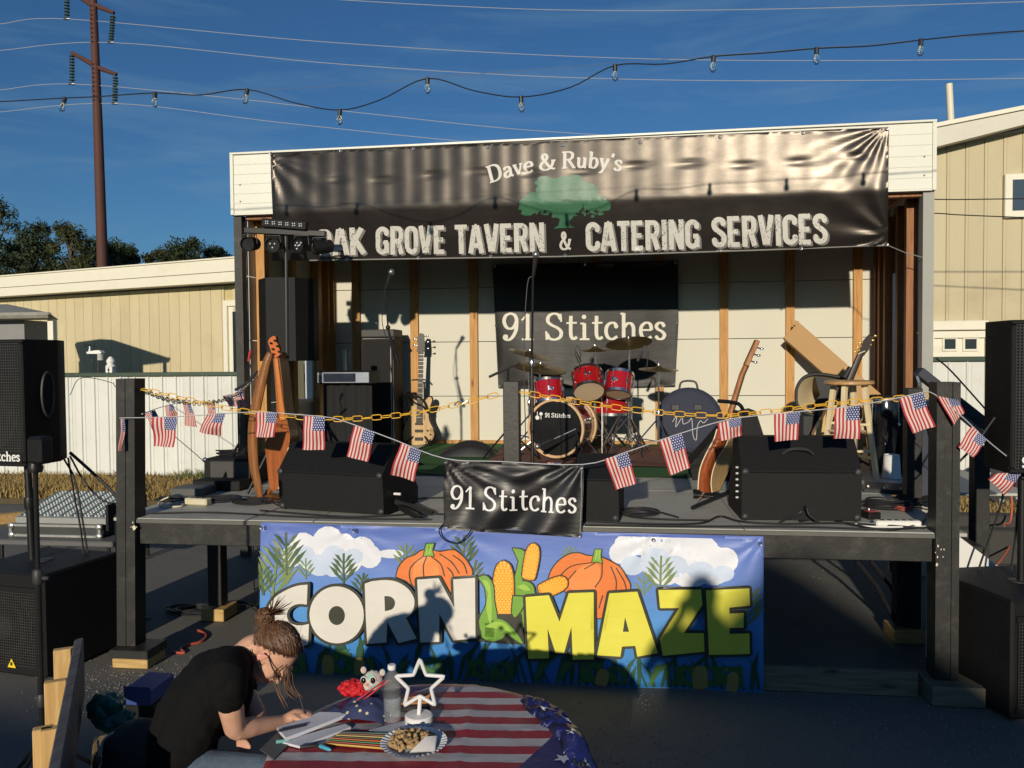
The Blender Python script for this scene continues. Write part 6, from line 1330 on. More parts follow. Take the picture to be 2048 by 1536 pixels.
f0, f1, f2 = G(1385, 1020), G(1455, 998), G(1500, 1012); up = A(1470, 820, 1.0)
T.part('pole', MB().tube([f1+Vector((.02, .05, .03)), A(1470, 905, 1.0), up], .013, 8), M_stand); T.part('leg', MB().tube([f0+Vector((0, 0, .014)), f1+Vector((.02, .05, .04))], .014, 8), M_stand); T.part('leg', MB().tube([f2+Vector((0, 0, .014)), f1+Vector((.02, .05, .04))], .012, 8), M_stand)
T.part('neck_yoke', MB().tube(spline([A(1436, 802, .95), A(1460, 804, .98), A(1480, 810, 1.02), A(1491, 832, 1.05)], 5), .013, 8), M_stand); T.part('cradle_arm', MB().tube([A(1388, 982, .92), A(1440, 990, 1.02)], .014, 8), M_stand); T.part('cradle_arm', MB().tube([A(1388, 994, .92), A(1450, 1000, 1.02)], .012, 8), M_stand); T.part('upright', MB().tube([G(1395, 1008)+Vector((0, 0, .014)), A(1408, 985, .92)], .006, 6), M_hoop); T.done()
# second acoustic behind the stool
ya = 2.55
T = Thing('acoustic_guitar', 'acoustic guitar with dark neck and pale top standing behind the wooden stool', 'guitar'); cN0, cN1 = A(1697, 765, ya), A(1722, 705, ya)
T.part('neck', MB().tube([A(1668, 860, ya+.01), cN0, cN1], [.034, .03, .026], 8, flat=.6), M_rose); T.part('head', MB().prism(pxp([(1716, 708), (1726, 682), (1738, 669), (1744, 676), (1738, 698), (1727, 712)], ya), .02, TR((0, ya-.01, 0))), M_bdk)
for i in range(3):
    for s in (-1, 1): c = cN1.lerp(A(1740, 672, ya), .25+.27*i)+Vector((s*.022, 0, s*.012)); T.part('tuning_peg', MB().tube([c, c+Vector((s*.03, 0, s*.014))], .004, 5).ball(c+Vector((s*.038, 0, s*.017)), (.012, .007, .010), 8, 5), mat('gold_peg', (.55, .4, .15), .3, .8))
T.part('nut', MB().tube([cN1+Vector((-.028, -.015, -.012)), cN1+Vector((.028, -.015, .012))], .004, 5), M_bind)
bdy = spl2([(1690, 800), (1672, 798), (1655, 812), (1650, 830), (1640, 845), (1628, 872), (1628, 905), (1645, 930), (1680, 940), (1712, 930), (1726, 905), (1722, 870), (1712, 845), (1714, 825), (1706, 806), (1690, 800)], 4)[:-1]
T.part('body', MB().prism(pxp(bdy, ya+.03), .1, TR((0, ya+.03, 0))), M_mah); T.part('soundboard', MB().prism(pxp(bdy, ya+.027), .002, TR((0, ya+.027, 0))), M_spr); T.part('rosette', MB().lathe([(.052, 0), (.05, .003), (.001, .003)], 20, Matrix.Translation(A(1683, 850, ya+.024)) @ Matrix.Rotation(PI/2, 4, 'X')), M_rose); T.done()
b = A(1685, 930, ya); b.z = HD
T = Thing('guitar_stand', 'black stand carrying the acoustic guitar behind the stool', 'guitar stand'); T.part('pole', MB().tube([b+Vector((0, .16, .1)), A(1700, 752, ya+.08)], .012, 8), M_stand); T.part('neck_rest', MB().tube([A(1688, 756, ya-.04), A(1700, 735, ya-.02)], .02, 8), M_blk)
for s in (-1, 0, 1): T.part('leg', MB().tube([b+Vector((0, .16, .14)), b+Vector((s*.22, -.16 if s else .4, .012))], .011, 8), M_stand)
T.part('cradle', MB().tube([b+Vector((-.12, -.08, .05)), b+Vector((-.10, .16, .09)), b+Vector((.10, .16, .09)), b+Vector((.12, -.08, .05))], .010, 6), M_stand); T.done()
# ================================================================== long cardboard box leaning on the back wall
M_card = mat('cardboard', (.42, .26, .12), .85, var=.06, scale=4, bump=.1, bscale=60)
a, b = A(1582, 662, 3.98), A(1752, 812, 3.70); ax = (b-a).normalized(); up = Vector((0, 1, 0)).cross(ax).normalized(); nn = ax.cross(up); Lc = (b-a).length
T = Thing('cardboard_box', 'long brown cardboard box leaning across the back wall', 'box'); Mx = frame((a+b)/2, ax, nn, up)
T.part('carton', MB(Mx).box((0, 0, 0), (Lc, .10, .215), None, .003), M_card); T.part('end_flap', MB(Mx).box((-Lc/2-.02, -.03, -.085), (.05, .006, .05), Matrix.Rotation(.5, 3, 'Y')).box((-Lc/2-.012, .02, -.07), (.03, .05, .006), Matrix.Rotation(.9, 3, 'Y')), M_card); T.part('tape_seam', MB(Mx).box((Lc*.08, -.0515, 0), (.004, .002, .212)), mat('brown_tape', (.3, .18, .08), .4)); T.done()
# open guitar bag with tan lining
yv = 2.9; T = Thing('guitar_bag', 'open black guitar bag with tan lining behind the stool', 'bag')
oc = A(1648, 790, yv); M_tanl = mat('tan_lining', (.52, .42, .26), .8, var=.12, scale=6)
rim = [A(u, v, yv) for u, v in spl2([(1592, 800), (1594, 775), (1608, 755), (1632, 748), (1668, 752), (1690, 760), (1700, 790), (1690, 820), (1650, 832), (1612, 826), (1596, 812), (1592, 800)], 4)]
T.part('rim', MB().tube(rim, .014, 6), M_blk); nR = len(rim)
lin = MB(); lin.grid(lambda s, t: rim[round(s*(nR-1))].lerp(Vector((oc.x+.04, yv+.18, oc.z-.02)), t**.8)+Vector((0, .16*math.sin(t*PI/2), 0)), nR-1, 8); T.part('lining', lin, M_tanl, sharp='keep')
T.part('flap', MB().add([A(u, v, yv-.05) for u, v in ((1630, 752), (1690, 762), (1708, 800), (1700, 842), (1640, 838), (1622, 815), (1640, 790))]+[A(u, v, yv+.02) for u, v in ((1630, 752), (1690, 762), (1708, 800), (1700, 842), (1640, 838), (1622, 815), (1640, 790))], [tuple(range(7)), tuple(range(13, 6, -1))]+[(i, i+7, (i+1) % 7+7, (i+1) % 7) for i in range(7)]), M_blk)
T.part('lower_body', MB().bb(A(1600, 900, yv).x, A(1700, 900, yv).x, yv+.0, yv+.2, HD+.013, A(1650, 826, yv).z, .03), M_blk); T.done()
# ================================================================== stool
ys_ = 1.95; T = Thing('wooden_stool', 'round wooden bar stool with pale legs on the stage', 'stool'); st = A(1698, 765, ys_); M_sw = wood('stool_seat', (.50, .30, .13), (.40, .22, .09), 'X', .35); M_sl = wood('stool_leg', (.72, .60, .38), (.64, .5, .3), 'Z', .4)
rs = S_(45, ys_); T.part('seat', MB().lathe([(rs*.9, -.018), (rs, -.010), (rs, .008), (rs*.93, .016), (.01, .014)], 32, Matrix.Translation(st)), M_sw)
feet = []
for k in range(4):
    a = PI/4+k*PI/2+.25; t_ = st+Vector((math.cos(a)*rs*.62, math.sin(a)*rs*.62, -.018)); f_ = Vector((st.x+math.cos(a)*rs*1.12, st.y+math.sin(a)*rs*1.12, HD+.0005)); feet.append((t_, f_)); T.part('leg', MB().tube([t_, f_], [.024, .022], 4), M_sl, sharp=30)
for k in range(4):
    for fr_ in (.42, .70) if k % 2 == 0 else (.50, .78):
        p_, q_ = feet[k][0].lerp(feet[k][1], fr_), feet[(k+1) % 4][0].lerp(feet[(k+1) % 4][1], fr_); T.part('rung', MB().tube([p_, q_], .011, 8), M_sl)
T.done()
# black drum cases and tumbler on the right
T = Thing('conga_drum', 'glossy black conga drum with chrome lugs beside the wooden stool', 'drum'); c = A(1768, 930, 2.25); c.z = HD; M_gb = mat('gloss_black', (.008, .008, .009), .12, coat=.6)
T.part('shell', MB().lathe([(.10, .013), (.13, .2), (.16, .42), (.155, .58), (.14, .62)], 28, Matrix.Translation(c)), M_gb); T.part('rim', MB().lathe([(.145, .58), (.155, .585), (.155, .60), (.145, .605)], 28, Matrix.Translation(c), caps=False), M_hoop)
for i in range(5): a = 2*PI*i/5-1.2; T.part('lug', MB().tube([c+Vector((.165*math.cos(a), .165*math.sin(a), .40)), c+Vector((.158*math.cos(a), .158*math.sin(a), .59))], .006, 6).ball(c+Vector((.168*math.cos(a), .168*math.sin(a), .40)), .014, 8, 5), M_hoop)
T.done()
T = Thing('equipment_case', 'large black equipment case standing beside the conga drum', 'case'); a, b = A(1800, 975, 2.1), A(1862, 812, 2.1)
T.part('shell', MB().bb(a.x, b.x+.05, 2.1, 2.6, HD+.001, b.z, .02), M_cab); T.part('lid_edge', MB().bb(a.x-.004, b.x+.054, 2.094, 2.099, b.z-.12, b.z-.10), M_hand); T.part('latch', MB().bb(a.x+.1, a.x+.16, 2.085, 2.094, b.z-.14, b.z-.08, .003), M_hoop); T.done()
c = G(1783, 957); T = Thing('tumbler', 'white insulated tumbler standing upside down on the stage floor near the stool', 'tumbler') if False else Thing('tumbler', 'white metal tumbler standing on the stage floor beside the conga drum', 'tumbler')
hT = S_(46, c.y); T.part('cup', MB().lathe([(.062, .0005), (.067, .006), (.056, hT-.004), (.053, hT), (.05, hT-.006), (.002, hT-.008)], 28, Matrix.Translation(c)), mat('white_enamel', (.62, .62, .62), .35)); T.part('rim_ring', MB().lathe([(.0545, hT-.002), (.0565, hT-.006), (.0555, hT-.012)], 28, Matrix.Translation(c), caps=False), M_hoop); T.done()
# leaning blue-black board by the last post
a, b = A(1845, 985, 1.0), A(1862, 800, 1.0); single('leaning_board', MB().add([(a.x-.01, 1.0, HD+.001), (a.x+.10, 1.0, HD+.001), (b.x+.03, 1.25, b.z), (b.x+.0, 1.25, b.z), (a.x-.01, 1.03, HD+.001), (a.x+.10, 1.03, HD+.001), (b.x+.03, 1.28, b.z), (b.x, 1.28, b.z)], [(0, 1, 2, 3), (7, 6, 5, 4), (0, 4, 5, 1), (1, 5, 6, 2), (2, 6, 7, 3), (3, 7, 4, 0)]), MATS['navy_black_paint'], 'tall dark navy board leaning beside the last railing post', 'board')
# ================================================================== upright wooden instrument on the left
yh = .62; T = Thing('harp_guitar', 'upright wooden stringed instrument with curved pillar and orange headstock', 'instrument')
M_hp = wood('pillar_maple', (.27, .11, .035), (.18, .07, .02), 'Z', .3); M_hb = wood('body_cedar', (.34, .10, .025), (.22, .06, .015), 'Z', .25)
pil = spl2([(541, 706), (533, 725), (523, 765), (512, 815), (506, 870), (508, 930), (516, 970), (521, 998)], 5)
T.part('pillar', MB().tube([A(u, v, yh-.02) for u, v in pil], [.013+.010*math.sin(PI*i/(len(pil)-1)) for i in range(len(pil))], 10, flat=1.6), M_hp)
bod = [(546, 712), (556, 705), (562, 740), (568, 800), (574, 840), (580, 870), (576, 900), (562, 940), (556, 978), (540, 976), (534, 930), (530, 880), (545, 855), (553, 820), (550, 770)]
T.part('body', MB().prism(pxp(spl2(bod, 3), yh), .14, TR((0, yh, 0))), M_hb); T.part('neck_face', MB().tube([A(552, 718, yh-.008), A(560, 790, yh-.008), A(566, 840, yh-.008)], [.014, .018, .022], 8, flat=.5), mat('amber_gloss', (.50, .17, .035), .2, coat=.5))
T.part('head', MB().prism(pxp(spl2([(536, 684), (540, 676), (550, 672), (553, 684), (557, 692), (560, 708), (552, 714), (544, 708), (540, 696)], 3), yh-.03), .035, TR((0, yh-.03, 0))), mat('orange_gloss', (.52, .12, .02), .22, coat=.5))
for u, v in ((541, 686), (545, 698), (549, 681), (554, 692), (557, 703), (546, 708)): c = A(u, v, yh-.045); T.part('tuning_peg', MB().tube([c, c+Vector((0, .03, 0))], .005, 6).ball(c, .008, 8, 5), M_rose)
T.part('binding', MB().tube([A(u, v, yh-.006) for u, v in ((557, 978), (568, 930), (577, 895))], .004, 5), M_bind)
T.part('foot', MB().lathe([(.11, 0), (.11, .015), (.05, .03), (.03, .035)], 20, Matrix.Translation((A(530, 1000, yh).x, yh+.06, HD+.0005))), M_hp)
T.part('post', MB().tube([Vector((A(527, 1000, yh).x, yh+.05, HD+.03)), A(545, 975, yh+.08)], .02, 8), M_hp); T.done()
b = A(575, 990, .9); b.z = HD
T = Thing('instrument_stand', 'black folding stand behind the upright wooden instrument', 'stand'); T.part('pole', MB().tube([b+Vector((0, 0, .3)), A(570, 715, .85)], .011, 8), M_stand)
for d_ in ((-.25, -.1), (.22, -.12), (0, .3)): T.part('leg', MB().tube([b+Vector((0, 0, .55)), b+Vector((d_[0], d_[1], .012))], .010, 8), M_stand)
T.part('yoke', MB().tube([A(548, 716, .8), A(572, 714, .85), A(576, 714, .75)], .009, 6), M_stand); T.done()
# thin microphone arm at the left with red windscreen
T = Thing('microphone_stand', 'thin microphone arm with small red tip behind the upright instrument', 'microphone stand'); b = A(478, 900, 1.4); b.z = HD; j = A(500, 762, 1.4); e = A(497, 722, 1.38)
T.part('pole', MB().tube([b+Vector((0, 0, .1)), A(480, 800, 1.4)], .010, 8), M_stand); T.part('boom', MB().tube([A(470, 780, 1.4), j, A(515, 742, 1.4)], .010, 8), mat('grey_tube', (.05, .05, .05), .35, .5)); T.part('gooseneck', MB().tube(spline([j, A(503, 742, 1.39), e], 5), .005, 6), M_blk); T.part('mic_tip', MB().tube([e, A(501, 702, 1.36)], [.009, .012], 8), mat('red_foam', (.45, .05, .04), .7)); tripod(T, b, .3, .3); T.done()
# ================================================================== left side of the deck: amplifiers, boxes, power strips
T = Thing('amplifier_rack', 'black rack case with cable heap on top behind the upright wooden instrument', 'rack case'); a, b = A(408, 985, 1.2), A(503, 918, 1.2)
T.part('case', MB().bb(a.x, b.x, 1.2, 1.65, HD+.001, b.z, .012), M_cab); T.part('rack_panel', MB().bb(a.x+.06, b.x-.01, 1.19, 1.199, HD+.03, b.z-.02), mat('rack_grey', (.05, .05, .05), .5, .3)); T.part('corner', MB().ball((a.x+.01, 1.205, b.z-.01), .02, 8, 5), M_hoop); T.done()
rnd = random.Random(21)
def coil(c, r, n, m, label, name='cable_coil', cat='cable', wire=.005, group=None, h=.02):
    pts = []
    for i in range(int(n*14)):
        t = 2*PI*i/14; rr = r*(1+.12*math.sin(t*.37)+rnd.uniform(-.05, .05)); pts.append(c+Vector((rr*math.cos(t), rr*.6*math.sin(t), wire+h*(i/(n*14))+.004*math.sin(t*2.3)+.006)))
    pts.append(pts[-1]+Vector((.12, -.08, -h*.9)))
    return single(name, MB().tube(spline(pts, 3), wire, 6), m, label, cat, group)
M_cbl = mat('black_cable', (.014, .014, .015), .5, var=.1)
c = A(470, 908, 1.4); coil(Vector((c.x, 1.42, A(470, 918, 1.2).z)), .14, 4, M_cbl, 'heap of thin black cable on the rack case', h=.03)
single('stage_box', MB().bb(A(385, 990, .95).x, A(480, 990, .95).x, .95, 1.12, HD+.001, HD+.075, .006), M_cab, 'low black stage box in front of the rack case', 'stage box')
single('stage_box', MB().bb(A(345, 1000, .75).x, A(410, 1000, .75).x, .72, .92, HD+.001, HD+.055, .006), mat('grey_box', (.08, .085, .08), .5), 'small dark grey stage box at the deck edge by the rack case', 'stage box')
coil(G(440, 1003), .13, 4, M_cbl, 'coil of black cable on the deck in front of the small stage boxes'); coil(G(345, 1003), .10, 3, M_cbl, 'coil of black cable at the deck corner by the beige power strip')
coil(G(505, 1008), .12, 4, M_cbl, 'coil of black cable at the foot of the upright instrument'); coil(G(1270, 1030), .13, 4, M_cbl, 'coil of black cable between the half hidden wedge and the guitar stand')
coil(G(1775, 1018), .13, 6, M_cbl, 'tangled black cable near the last railing post', h=.05); coil(G(1830, 1008), .12, 5, M_cbl, 'second tangle of black cable against the last railing post', h=.04)
coil(G(1808, 1022), .05, 4, mat('red_cable', (.30, .06, .04), .5), 'small tangle of dull red cable near the last railing post', wire=.004)
T = Thing('power_strip', 'beige power strip with looped cord on the deck corner nearest the mixer', 'power strip'); a = G(378, 1009); M_bei = mat('beige_plastic', (.55, .50, .36), .5, var=.08); Mx = TR(a, -.15)
T.part('housing', MB(Mx).box((.07, 0, .024), (.17, .06, .045), None, .008), M_bei); mb = MB(Mx)
for i in range(3): mb.box((.03+i*.04, -.0, .0475), (.024, .03, .002))
T.part('socket', mb, mat('dark_slot', (.05, .045, .04), .6)); T.part('cord', MB().tube(spline([a+Vector((-.01, 0, .03)), a+Vector((-.09, .02, .06)), a+Vector((-.20, .0, .02)), a+Vector((-.12, -.12, .008)), a+Vector((.0, -.11, .008)), a+Vector((-.02, -.04, .01))], 6), .006, 6), M_bei); T.done()
T = Thing('power_strip', 'white power strip with cord lying near the last railing post', 'power strip'); a = G(1795, 1053); Mx = TR(a, .05); M_wpl = mat('white_plastic', (.72, .72, .68), .45, var=.05)
T.part('housing', MB(Mx).box((0, 0, .018), (.24, .05, .034), None, .008), M_wpl); mb = MB(Mx)
for i in range(5): mb.box((-.08+i*.038, 0, .0358), (.022, .026, .002))
T.part('socket', mb, mat('dark_slot', (.05, .045, .04), .6)); T.part('cord', MB().tube(spline([a+Vector((-.12, 0, .012)), a+Vector((-.2, .02, .01)), a+Vector((-.22, -.04, .008)), a+Vector((-.05, -.055, .008)), a+Vector((.18, -.02, .008))], 6), .005, 6), M_wpl); T.done()
T = Thing('effects_pedal', 'small pedal with dark red top between wedge and power strip', 'pedal'); a = G(1738, 1036); Mx = TR(a, .3)
T.part('box', MB(Mx).box((0, 0, .022), (.075, .12, .042), None, .006), M_cab); T.part('top', MB(Mx).box((0, -.02, .045), (.06, .05, .004)), mat('pedal_red', (.30, .04, .04), .4)); T.part('switch', MB(Mx).lathe([(.01, .044), (.008, .056)], 10), M_hoop); T.done()
T = Thing('mixing_pedalboard', 'flat black pedalboard lying by the tumbler with small white plugs', 'pedalboard'); a = G(1775, 985); Mx = TR(a, -.3)
T.part('board', MB(Mx).box((0, .05, .02), (.30, .20, .036), Matrix.Rotation(.1, 3, 'X'), .006), mat('board_black', (.03, .032, .035), .4)); mb = MB(Mx)
for i in range(3): mb.tube([(-.12+i*.1, -.06, .04), (-.12+i*.1, -.09, .05)], .007, 6)
T.part('plug', mb, M_wpl); T.done()
# cables running along the front edge of the deck
runs = [('black cable lying along the front lip of the deck', [(300, 1030), (420, 1028), (560, 1035), (700, 1040), (860, 1042)]), ('black cable bundle lying behind the deck lip beside the small banner', [(520, 1024), (680, 1036), (780, 1034), (840, 1030), (890, 1032)]),
 ('long black cable waving along the deck lip in front of the strap handle wedge', [(1175, 1046), (1300, 1051), (1400, 1050), (1440, 1036), (1480, 1046), (1560, 1051), (1700, 1050), (1850, 1060)]), ('black cable along the deck lip to the white power strip', [(1170, 1053), (1350, 1056), (1600, 1057), (1760, 1062), (1860, 1058)]),
 ('black cable looping over the deck lip near the white power strip', [(1600, 1046), (1650, 1040), (1700, 1052), (1780, 1064), (1840, 1050), (1855, 1030)]), ('black cable from the coil to the guitar stand', [(1215, 1020), (1260, 1036), (1330, 1042), (1420, 1044)]),
 ('thin black cable crossing the deck behind the wedge cable plug', [(800, 1010), (840, 1000), (890, 998)]), ('black cable crossing the turf behind the small banner', [(820, 945), (880, 952), (940, 948)])]
for l, pts in runs: single('stage_cable', MB().tube(spline([G(u, v)+Vector((0, 0, .010)) for u, v in pts], 6), .006, 6), M_cbl, l, 'cable', 'cables on the deck')
p = G(1620, 1043); single('stage_cable', MB().tube(spline([G(1560, 1048)+Vector((0, 0, .01)), G(1600, 1044)+Vector((0, -.02, .06)), A(1612, 1012, .14), A(1618, 1030, .12), G(1640, 1050)+Vector((0, 0, .012))], 6), .0055, 6), M_cbl, 'black cable rising in a peak in front of the strap handle wedge', 'cable', 'cables on the deck')
single('hanging_cable', MB().tube(spline([A(888, 1046, -.055), A(878, 1062, -.085), A(890, 1080, -.09), A(915, 1086, -.09), A(935, 1070, -.09), A(945, 1055, -.085)], 6), .004, 6), M_cbl, 'black cable loop hanging below the corner of the small banner', 'cable')
# ================================================================== mixing desk in its road case on a table
M_alu = mat('aluminium_edge', (.55, .55, .52), .35, .8, var=.12, scale=20); M_lam = mat('black_laminate', (.04, .042, .042), .5, var=.15, scale=12); M_desk = mat('desk_grey', (.26, .27, .26), .5, var=.08)
ym = 1.9; zt = A(120, 1075, ym).z; x0, x1 = A(20, 1060, ym).x, A(203, 1060, ym).x
T = Thing('folding_table', 'grey folding table carrying the mixing desk', 'table'); T.part('tabletop', MB().bb(x0-.25, x1+.18, ym-.12, ym+.75, zt-.05, zt, .01), mat('table_grey', (.10, .10, .10), .6, var=.1))
for x in (x0-.1, x1+.05):
    for y in (ym+.02, ym+.6): T.part('leg', MB().tube([Vector((x, y, .002)), Vector((x, y, zt-.051))], .016, 8), M_stand)
T.done()
T = Thing('mixing_desk', 'grey mixing desk full of knobs in an aluminium edged road case', 'mixer')
h = .115; T.part('case', MB().bb(x0+.02, x1-.02, ym, ym+.62, zt+.002, zt+h, .004), M_lam)
for z in (zt+.014, zt+h-.012): T.part('case_edge', MB().bb(x0+.005, x1-.005, ym-.012, ym+.03, z-.012, z+.012, .003), M_alu)
for x in (x0+.014, x1-.014): T.part('case_edge', MB().bb(x-.014, x+.014, ym-.015, ym+.03, zt+.027, zt+h-.026, .003), M_alu)
for x in (x0+.02, x1-.02):
    for z in (zt+.02, zt+h-.015): T.part('ball_corner', MB().ball((x, ym-.008, z), (.032, .02, .03), 10, 6), M_alu)
dz = .19; de = T.part('desk', MB().add([(x0+.03, ym+.03, zt+h), (x1+.02, ym+.03, zt+h), (x1+.02, ym+.60, zt+h), (x0+.03, ym+.60, zt+h), (x0+.03, ym+.03, zt+h+.05), (x1+.02, ym+.03, zt+h+.05), (x1+.02, ym+.60, zt+h+dz), (x0+.03, ym+.60, zt+h+dz)], [(0, 3, 2, 1), (4, 5, 6, 7), (0, 1, 5, 4), (1, 2, 6, 5), (2, 3, 7, 6), (3, 0, 4, 7)]), M_desk)
kw, kd = MB(), MB(); nx, ny = 26, 15
for i in range(nx):
    for j in range(ny):
        x = x0+.06+(x1-x0-.06)*i/(nx-1); t = (j+.5)/ny; y = ym+.05+.53*t; z = zt+h+.05+(dz-.05)*((y-ym-.03)/.57); (kw if (i+j*3) % 3 else kd).lathe([(.009, 0), (.008, .016)], 6, Matrix.Translation((x, y, z)))
kw_ = T.part('knobs', kw, mat('knob_white', (.55, .56, .55), .5), de); kd_ = T.part('knobs', kd, mat('knob_teal', (.05, .14, .16), .5), de); kw_['kind'] = kd_['kind'] = 'stuff'; T.part('side_cheek', MB().bb(x1+.021, x1+.045, ym+.03, ym+.61, zt+.06, zt+h+.17), M_cab); T.done()
# things under the table and the speaker's cables
for l, pts, y in (('black speaker cable hanging from the mixer side loudspeaker to the ground', [(128, 918), (150, 960), (165, 1040), (178, 1120), (190, 1160), (215, 1175)], .2), ('second thin black cable hanging from the mixer side loudspeaker', [(136, 915), (150, 1000), (160, 1050), (175, 1150), (196, 1210)], .15), ('black cable swinging from the loudspeaker above the sticker subwoofer to the mixing desk', [(140, 912), (170, 965), (205, 1000), (238, 1010)], .5), ('thick black cable strung from the mixer side loudspeaker to the railing post', [(140, 905), (190, 950), (240, 1000)], .35)):
    single('speaker_cable', MB().tube(spline([A(u, v, y) for u, v in pts], 6), .006 if 'thick' not in l else .010, 6), M_cbl, l, 'cable', 'cables from the mixer side loudspeaker')
single('ground_cable', MB().tube(spline([F(u, v)+Vector((0, 0, .008)) for u, v in ((150, 1250), (200, 1212), (240, 1215), (300, 1240))], 6), .007, 6), M_cbl, 'black cable curving over the ground behind the subwoofer with the sticker', 'cable')
single('extension_cord', MB().tube(spline([F(u, v)+Vector((0, 0, .008)) for u, v in ((395, 1262), (412, 1272), (404, 1285), (378, 1292), (362, 1300), (368, 1308), (345, 1307))], 6), .0075, 6), mat('orange_red_cord', (.42, .07, .04), .5), 'red orange extension cord lying on the ground by the post near the mixer', 'cord')
single('leaning_tube', MB().tube([A(232, 1030, .9), F(240, 1290)+Vector((0, 0, .006))], .011, 8), M_stand, 'black tube leaning behind the railing post by the mixer', 'tube')
# folded wire chairs and junk below the stage
M_wir = mat('dark_wire', (.02, .02, .02), .4, .6, var=0)
def wire_rack(x0, x1, y0, y1, z1, label):
    T = Thing('wire_crate', label, 'crate', 'wire crates stored under the stage'); n = 7
    for (a, b) in (((x0, y0), (x1, y0)), ((x0, y1), (x1, y1)), ((x0, y0), (x0, y1)), ((x1, y0), (x1, y1))):
        mb = MB()
        for k in range(n+1): p = (a[0]+(b[0]-a[0])*k/n, a[1]+(b[1]-a[1])*k/n); mb.tube([(p[0], p[1], .01), (p[0], p[1], z1)], .004, 5)
        for k in range(5): z = .012+(z1-.012)*k/4; mb.tube([(a[0], a[1], z), (b[0], b[1], z)], .004, 5)
        T.part('wire_side', mb, M_wir)
    return T.done()
wire_rack(.25, .75, 1.1, 1.6, .5, 'black wire crate under the stage beside the support post'); wire_rack(-.1, .4, 2.0, 2.5, .55, 'black wire crate deep under the stage near the mixing desk'); wire_rack(.9, 1.5, 1.9, 2.3, .4, 'black wire crate behind the corn maze banner')
coil(F(400, 1225), .16, 4, M_cbl, 'coil of black cable on the ground under the stage near the mixer'); coil(F(470, 1215), .12, 3, M_cbl, 'small coil of black cable on the ground beside the support post')
coil(F(330, 1250)+Vector((0, .3, 0)), .15, 5, M_cbl, 'heap of black cable under the stage behind the post by the mixer')
T = Thing('folding_hand_truck', 'folded metal hand truck stored under the stage near the stairs', 'hand truck'); a, b = A(1760, 1130, 1.0), A(1800, 1240, 1.0)
T.part('frame', MB().tube([A(1712, 1122, .9), A(1752, 1170, .9), A(1802, 1262, .9)], .014, 8).tube([A(1740, 1122, 1.1), A(1780, 1170, 1.1), A(1815, 1240, 1.1)], .014, 8), M_stand); T.part('bracket', MB().box(A(1785, 1130, 1.0), (.05, .03, .09), None, .004), M_alu); T.part('wheel', MB().lathe([(.04, -.015), (.05, 0), (.04, .015)], 16, Matrix.Translation(A(1795, 1190, 1.0)) @ Matrix.Rotation(1.2, 4, 'Y')), M_blk); T.part('hub', MB().ball(A(1791, 1162, .97), .018, 10, 6), M_alu); T.done()
# ================================================================== right side: hose reel, pipes, hoses
T = Thing('hose_reel', 'black hose reel with upright handle on the dry grass by the white fence', 'hose reel'); c = A(2004, 993, 5.4); c.z = .36; r = .25; yq = 5.4
for dy in (-.09, .09): T.part('flange', MB().lathe([(.10, -.006), (r, -.006), (r, .006), (.10, .006)], 28, Matrix.Translation((c.x, yq+dy, c.z)) @ Matrix.Rotation(PI/2, 4, 'X'), caps=False), mat('reel_plastic', (.03, .03, .032), .4))
T.part('wound_hose', MB().lathe([(.12, -.07), (.19, -.06), (.2, 0), (.19, .06), (.12, .07)], 24, Matrix.Translation((c.x, yq, c.z)) @ Matrix.Rotation(PI/2, 4, 'X')), mat('hose_green_black', (.02, .03, .02), .6, bump=.5, bscale=80)); T.part('hub', MB().lathe([(.05, -.11), (.055, .11)], 16, Matrix.Translation((c.x, yq, c.z)) @ Matrix.Rotation(PI/2, 4, 'X')), mat('reel_plastic', (.03, .03, .032), .4))
mb = MB()
for i in range(7): a = 2*PI*i/7; mb.box((c.x+.21*math.cos(a), yq-.099, c.z+.21*math.sin(a)), (.03, .004, .06), Matrix.Rotation(-a, 3, 'Y'))
T.part('flange_slot', mb, mat('reel_light', (.3, .3, .3), .5)); T.part('frame', MB().tube([(c.x+.16, yq-.16, .13), (c.x+.34, yq-.16, .13), (c.x+.34, yq-.16, c.z+.24), (c.x+.1, yq-.16, c.z+.24)], .014, 8), mat('reel_plastic', (.03, .03, .032), .4)); T.done()
M_orh = mat('orange_hose', (.50, .12, .05), .5)
single('orange_hose', MB().tube(spline([A(2020, 968, 3.6), A(2024, 1010, 3.5), A(2020, 1044, 3.4), A(2008, 1050, 3.2), A(2018, 1085, 3.0), A(2016, 1098, 2.8), A(1998, 1124, 2.4), A(1975, 1150, 2.0)], 6), .009, 6), M_orh, 'orange hose trailing over the dark timbers beside the stairs', 'hose')
for l, u0, v0, u1, v1, y in (('dark square timber lying beside the stairs, the one nearer the hose reel', 1905, 1046, 2120, 1046, 3.6), ('dark square timber lying beside the stairs, the one nearer the white stair panel', 1912, 1076, 2120, 1078, 2.9)):
    a, b = A(u0, v0, y), A(u1, v1, y); single('dark_timber', MB().bb(a.x, b.x, y, y+.16, .002, max(.12, (a.z+b.z)/2+.07), .012), mat('dark_timber', (.035, .033, .03), .7, var=.2), l, 'timber', 'dark timbers by the stairs')
a, b = F(1990, 1090), F(2100, 1085); single('edging_timber', MB().box(a+Vector((.5, 0, .05)), (1.4, .10, .10), rotz(.05), .008), M_tim, 'yellowish timber on the ground beyond the dark timbers', 'timber')
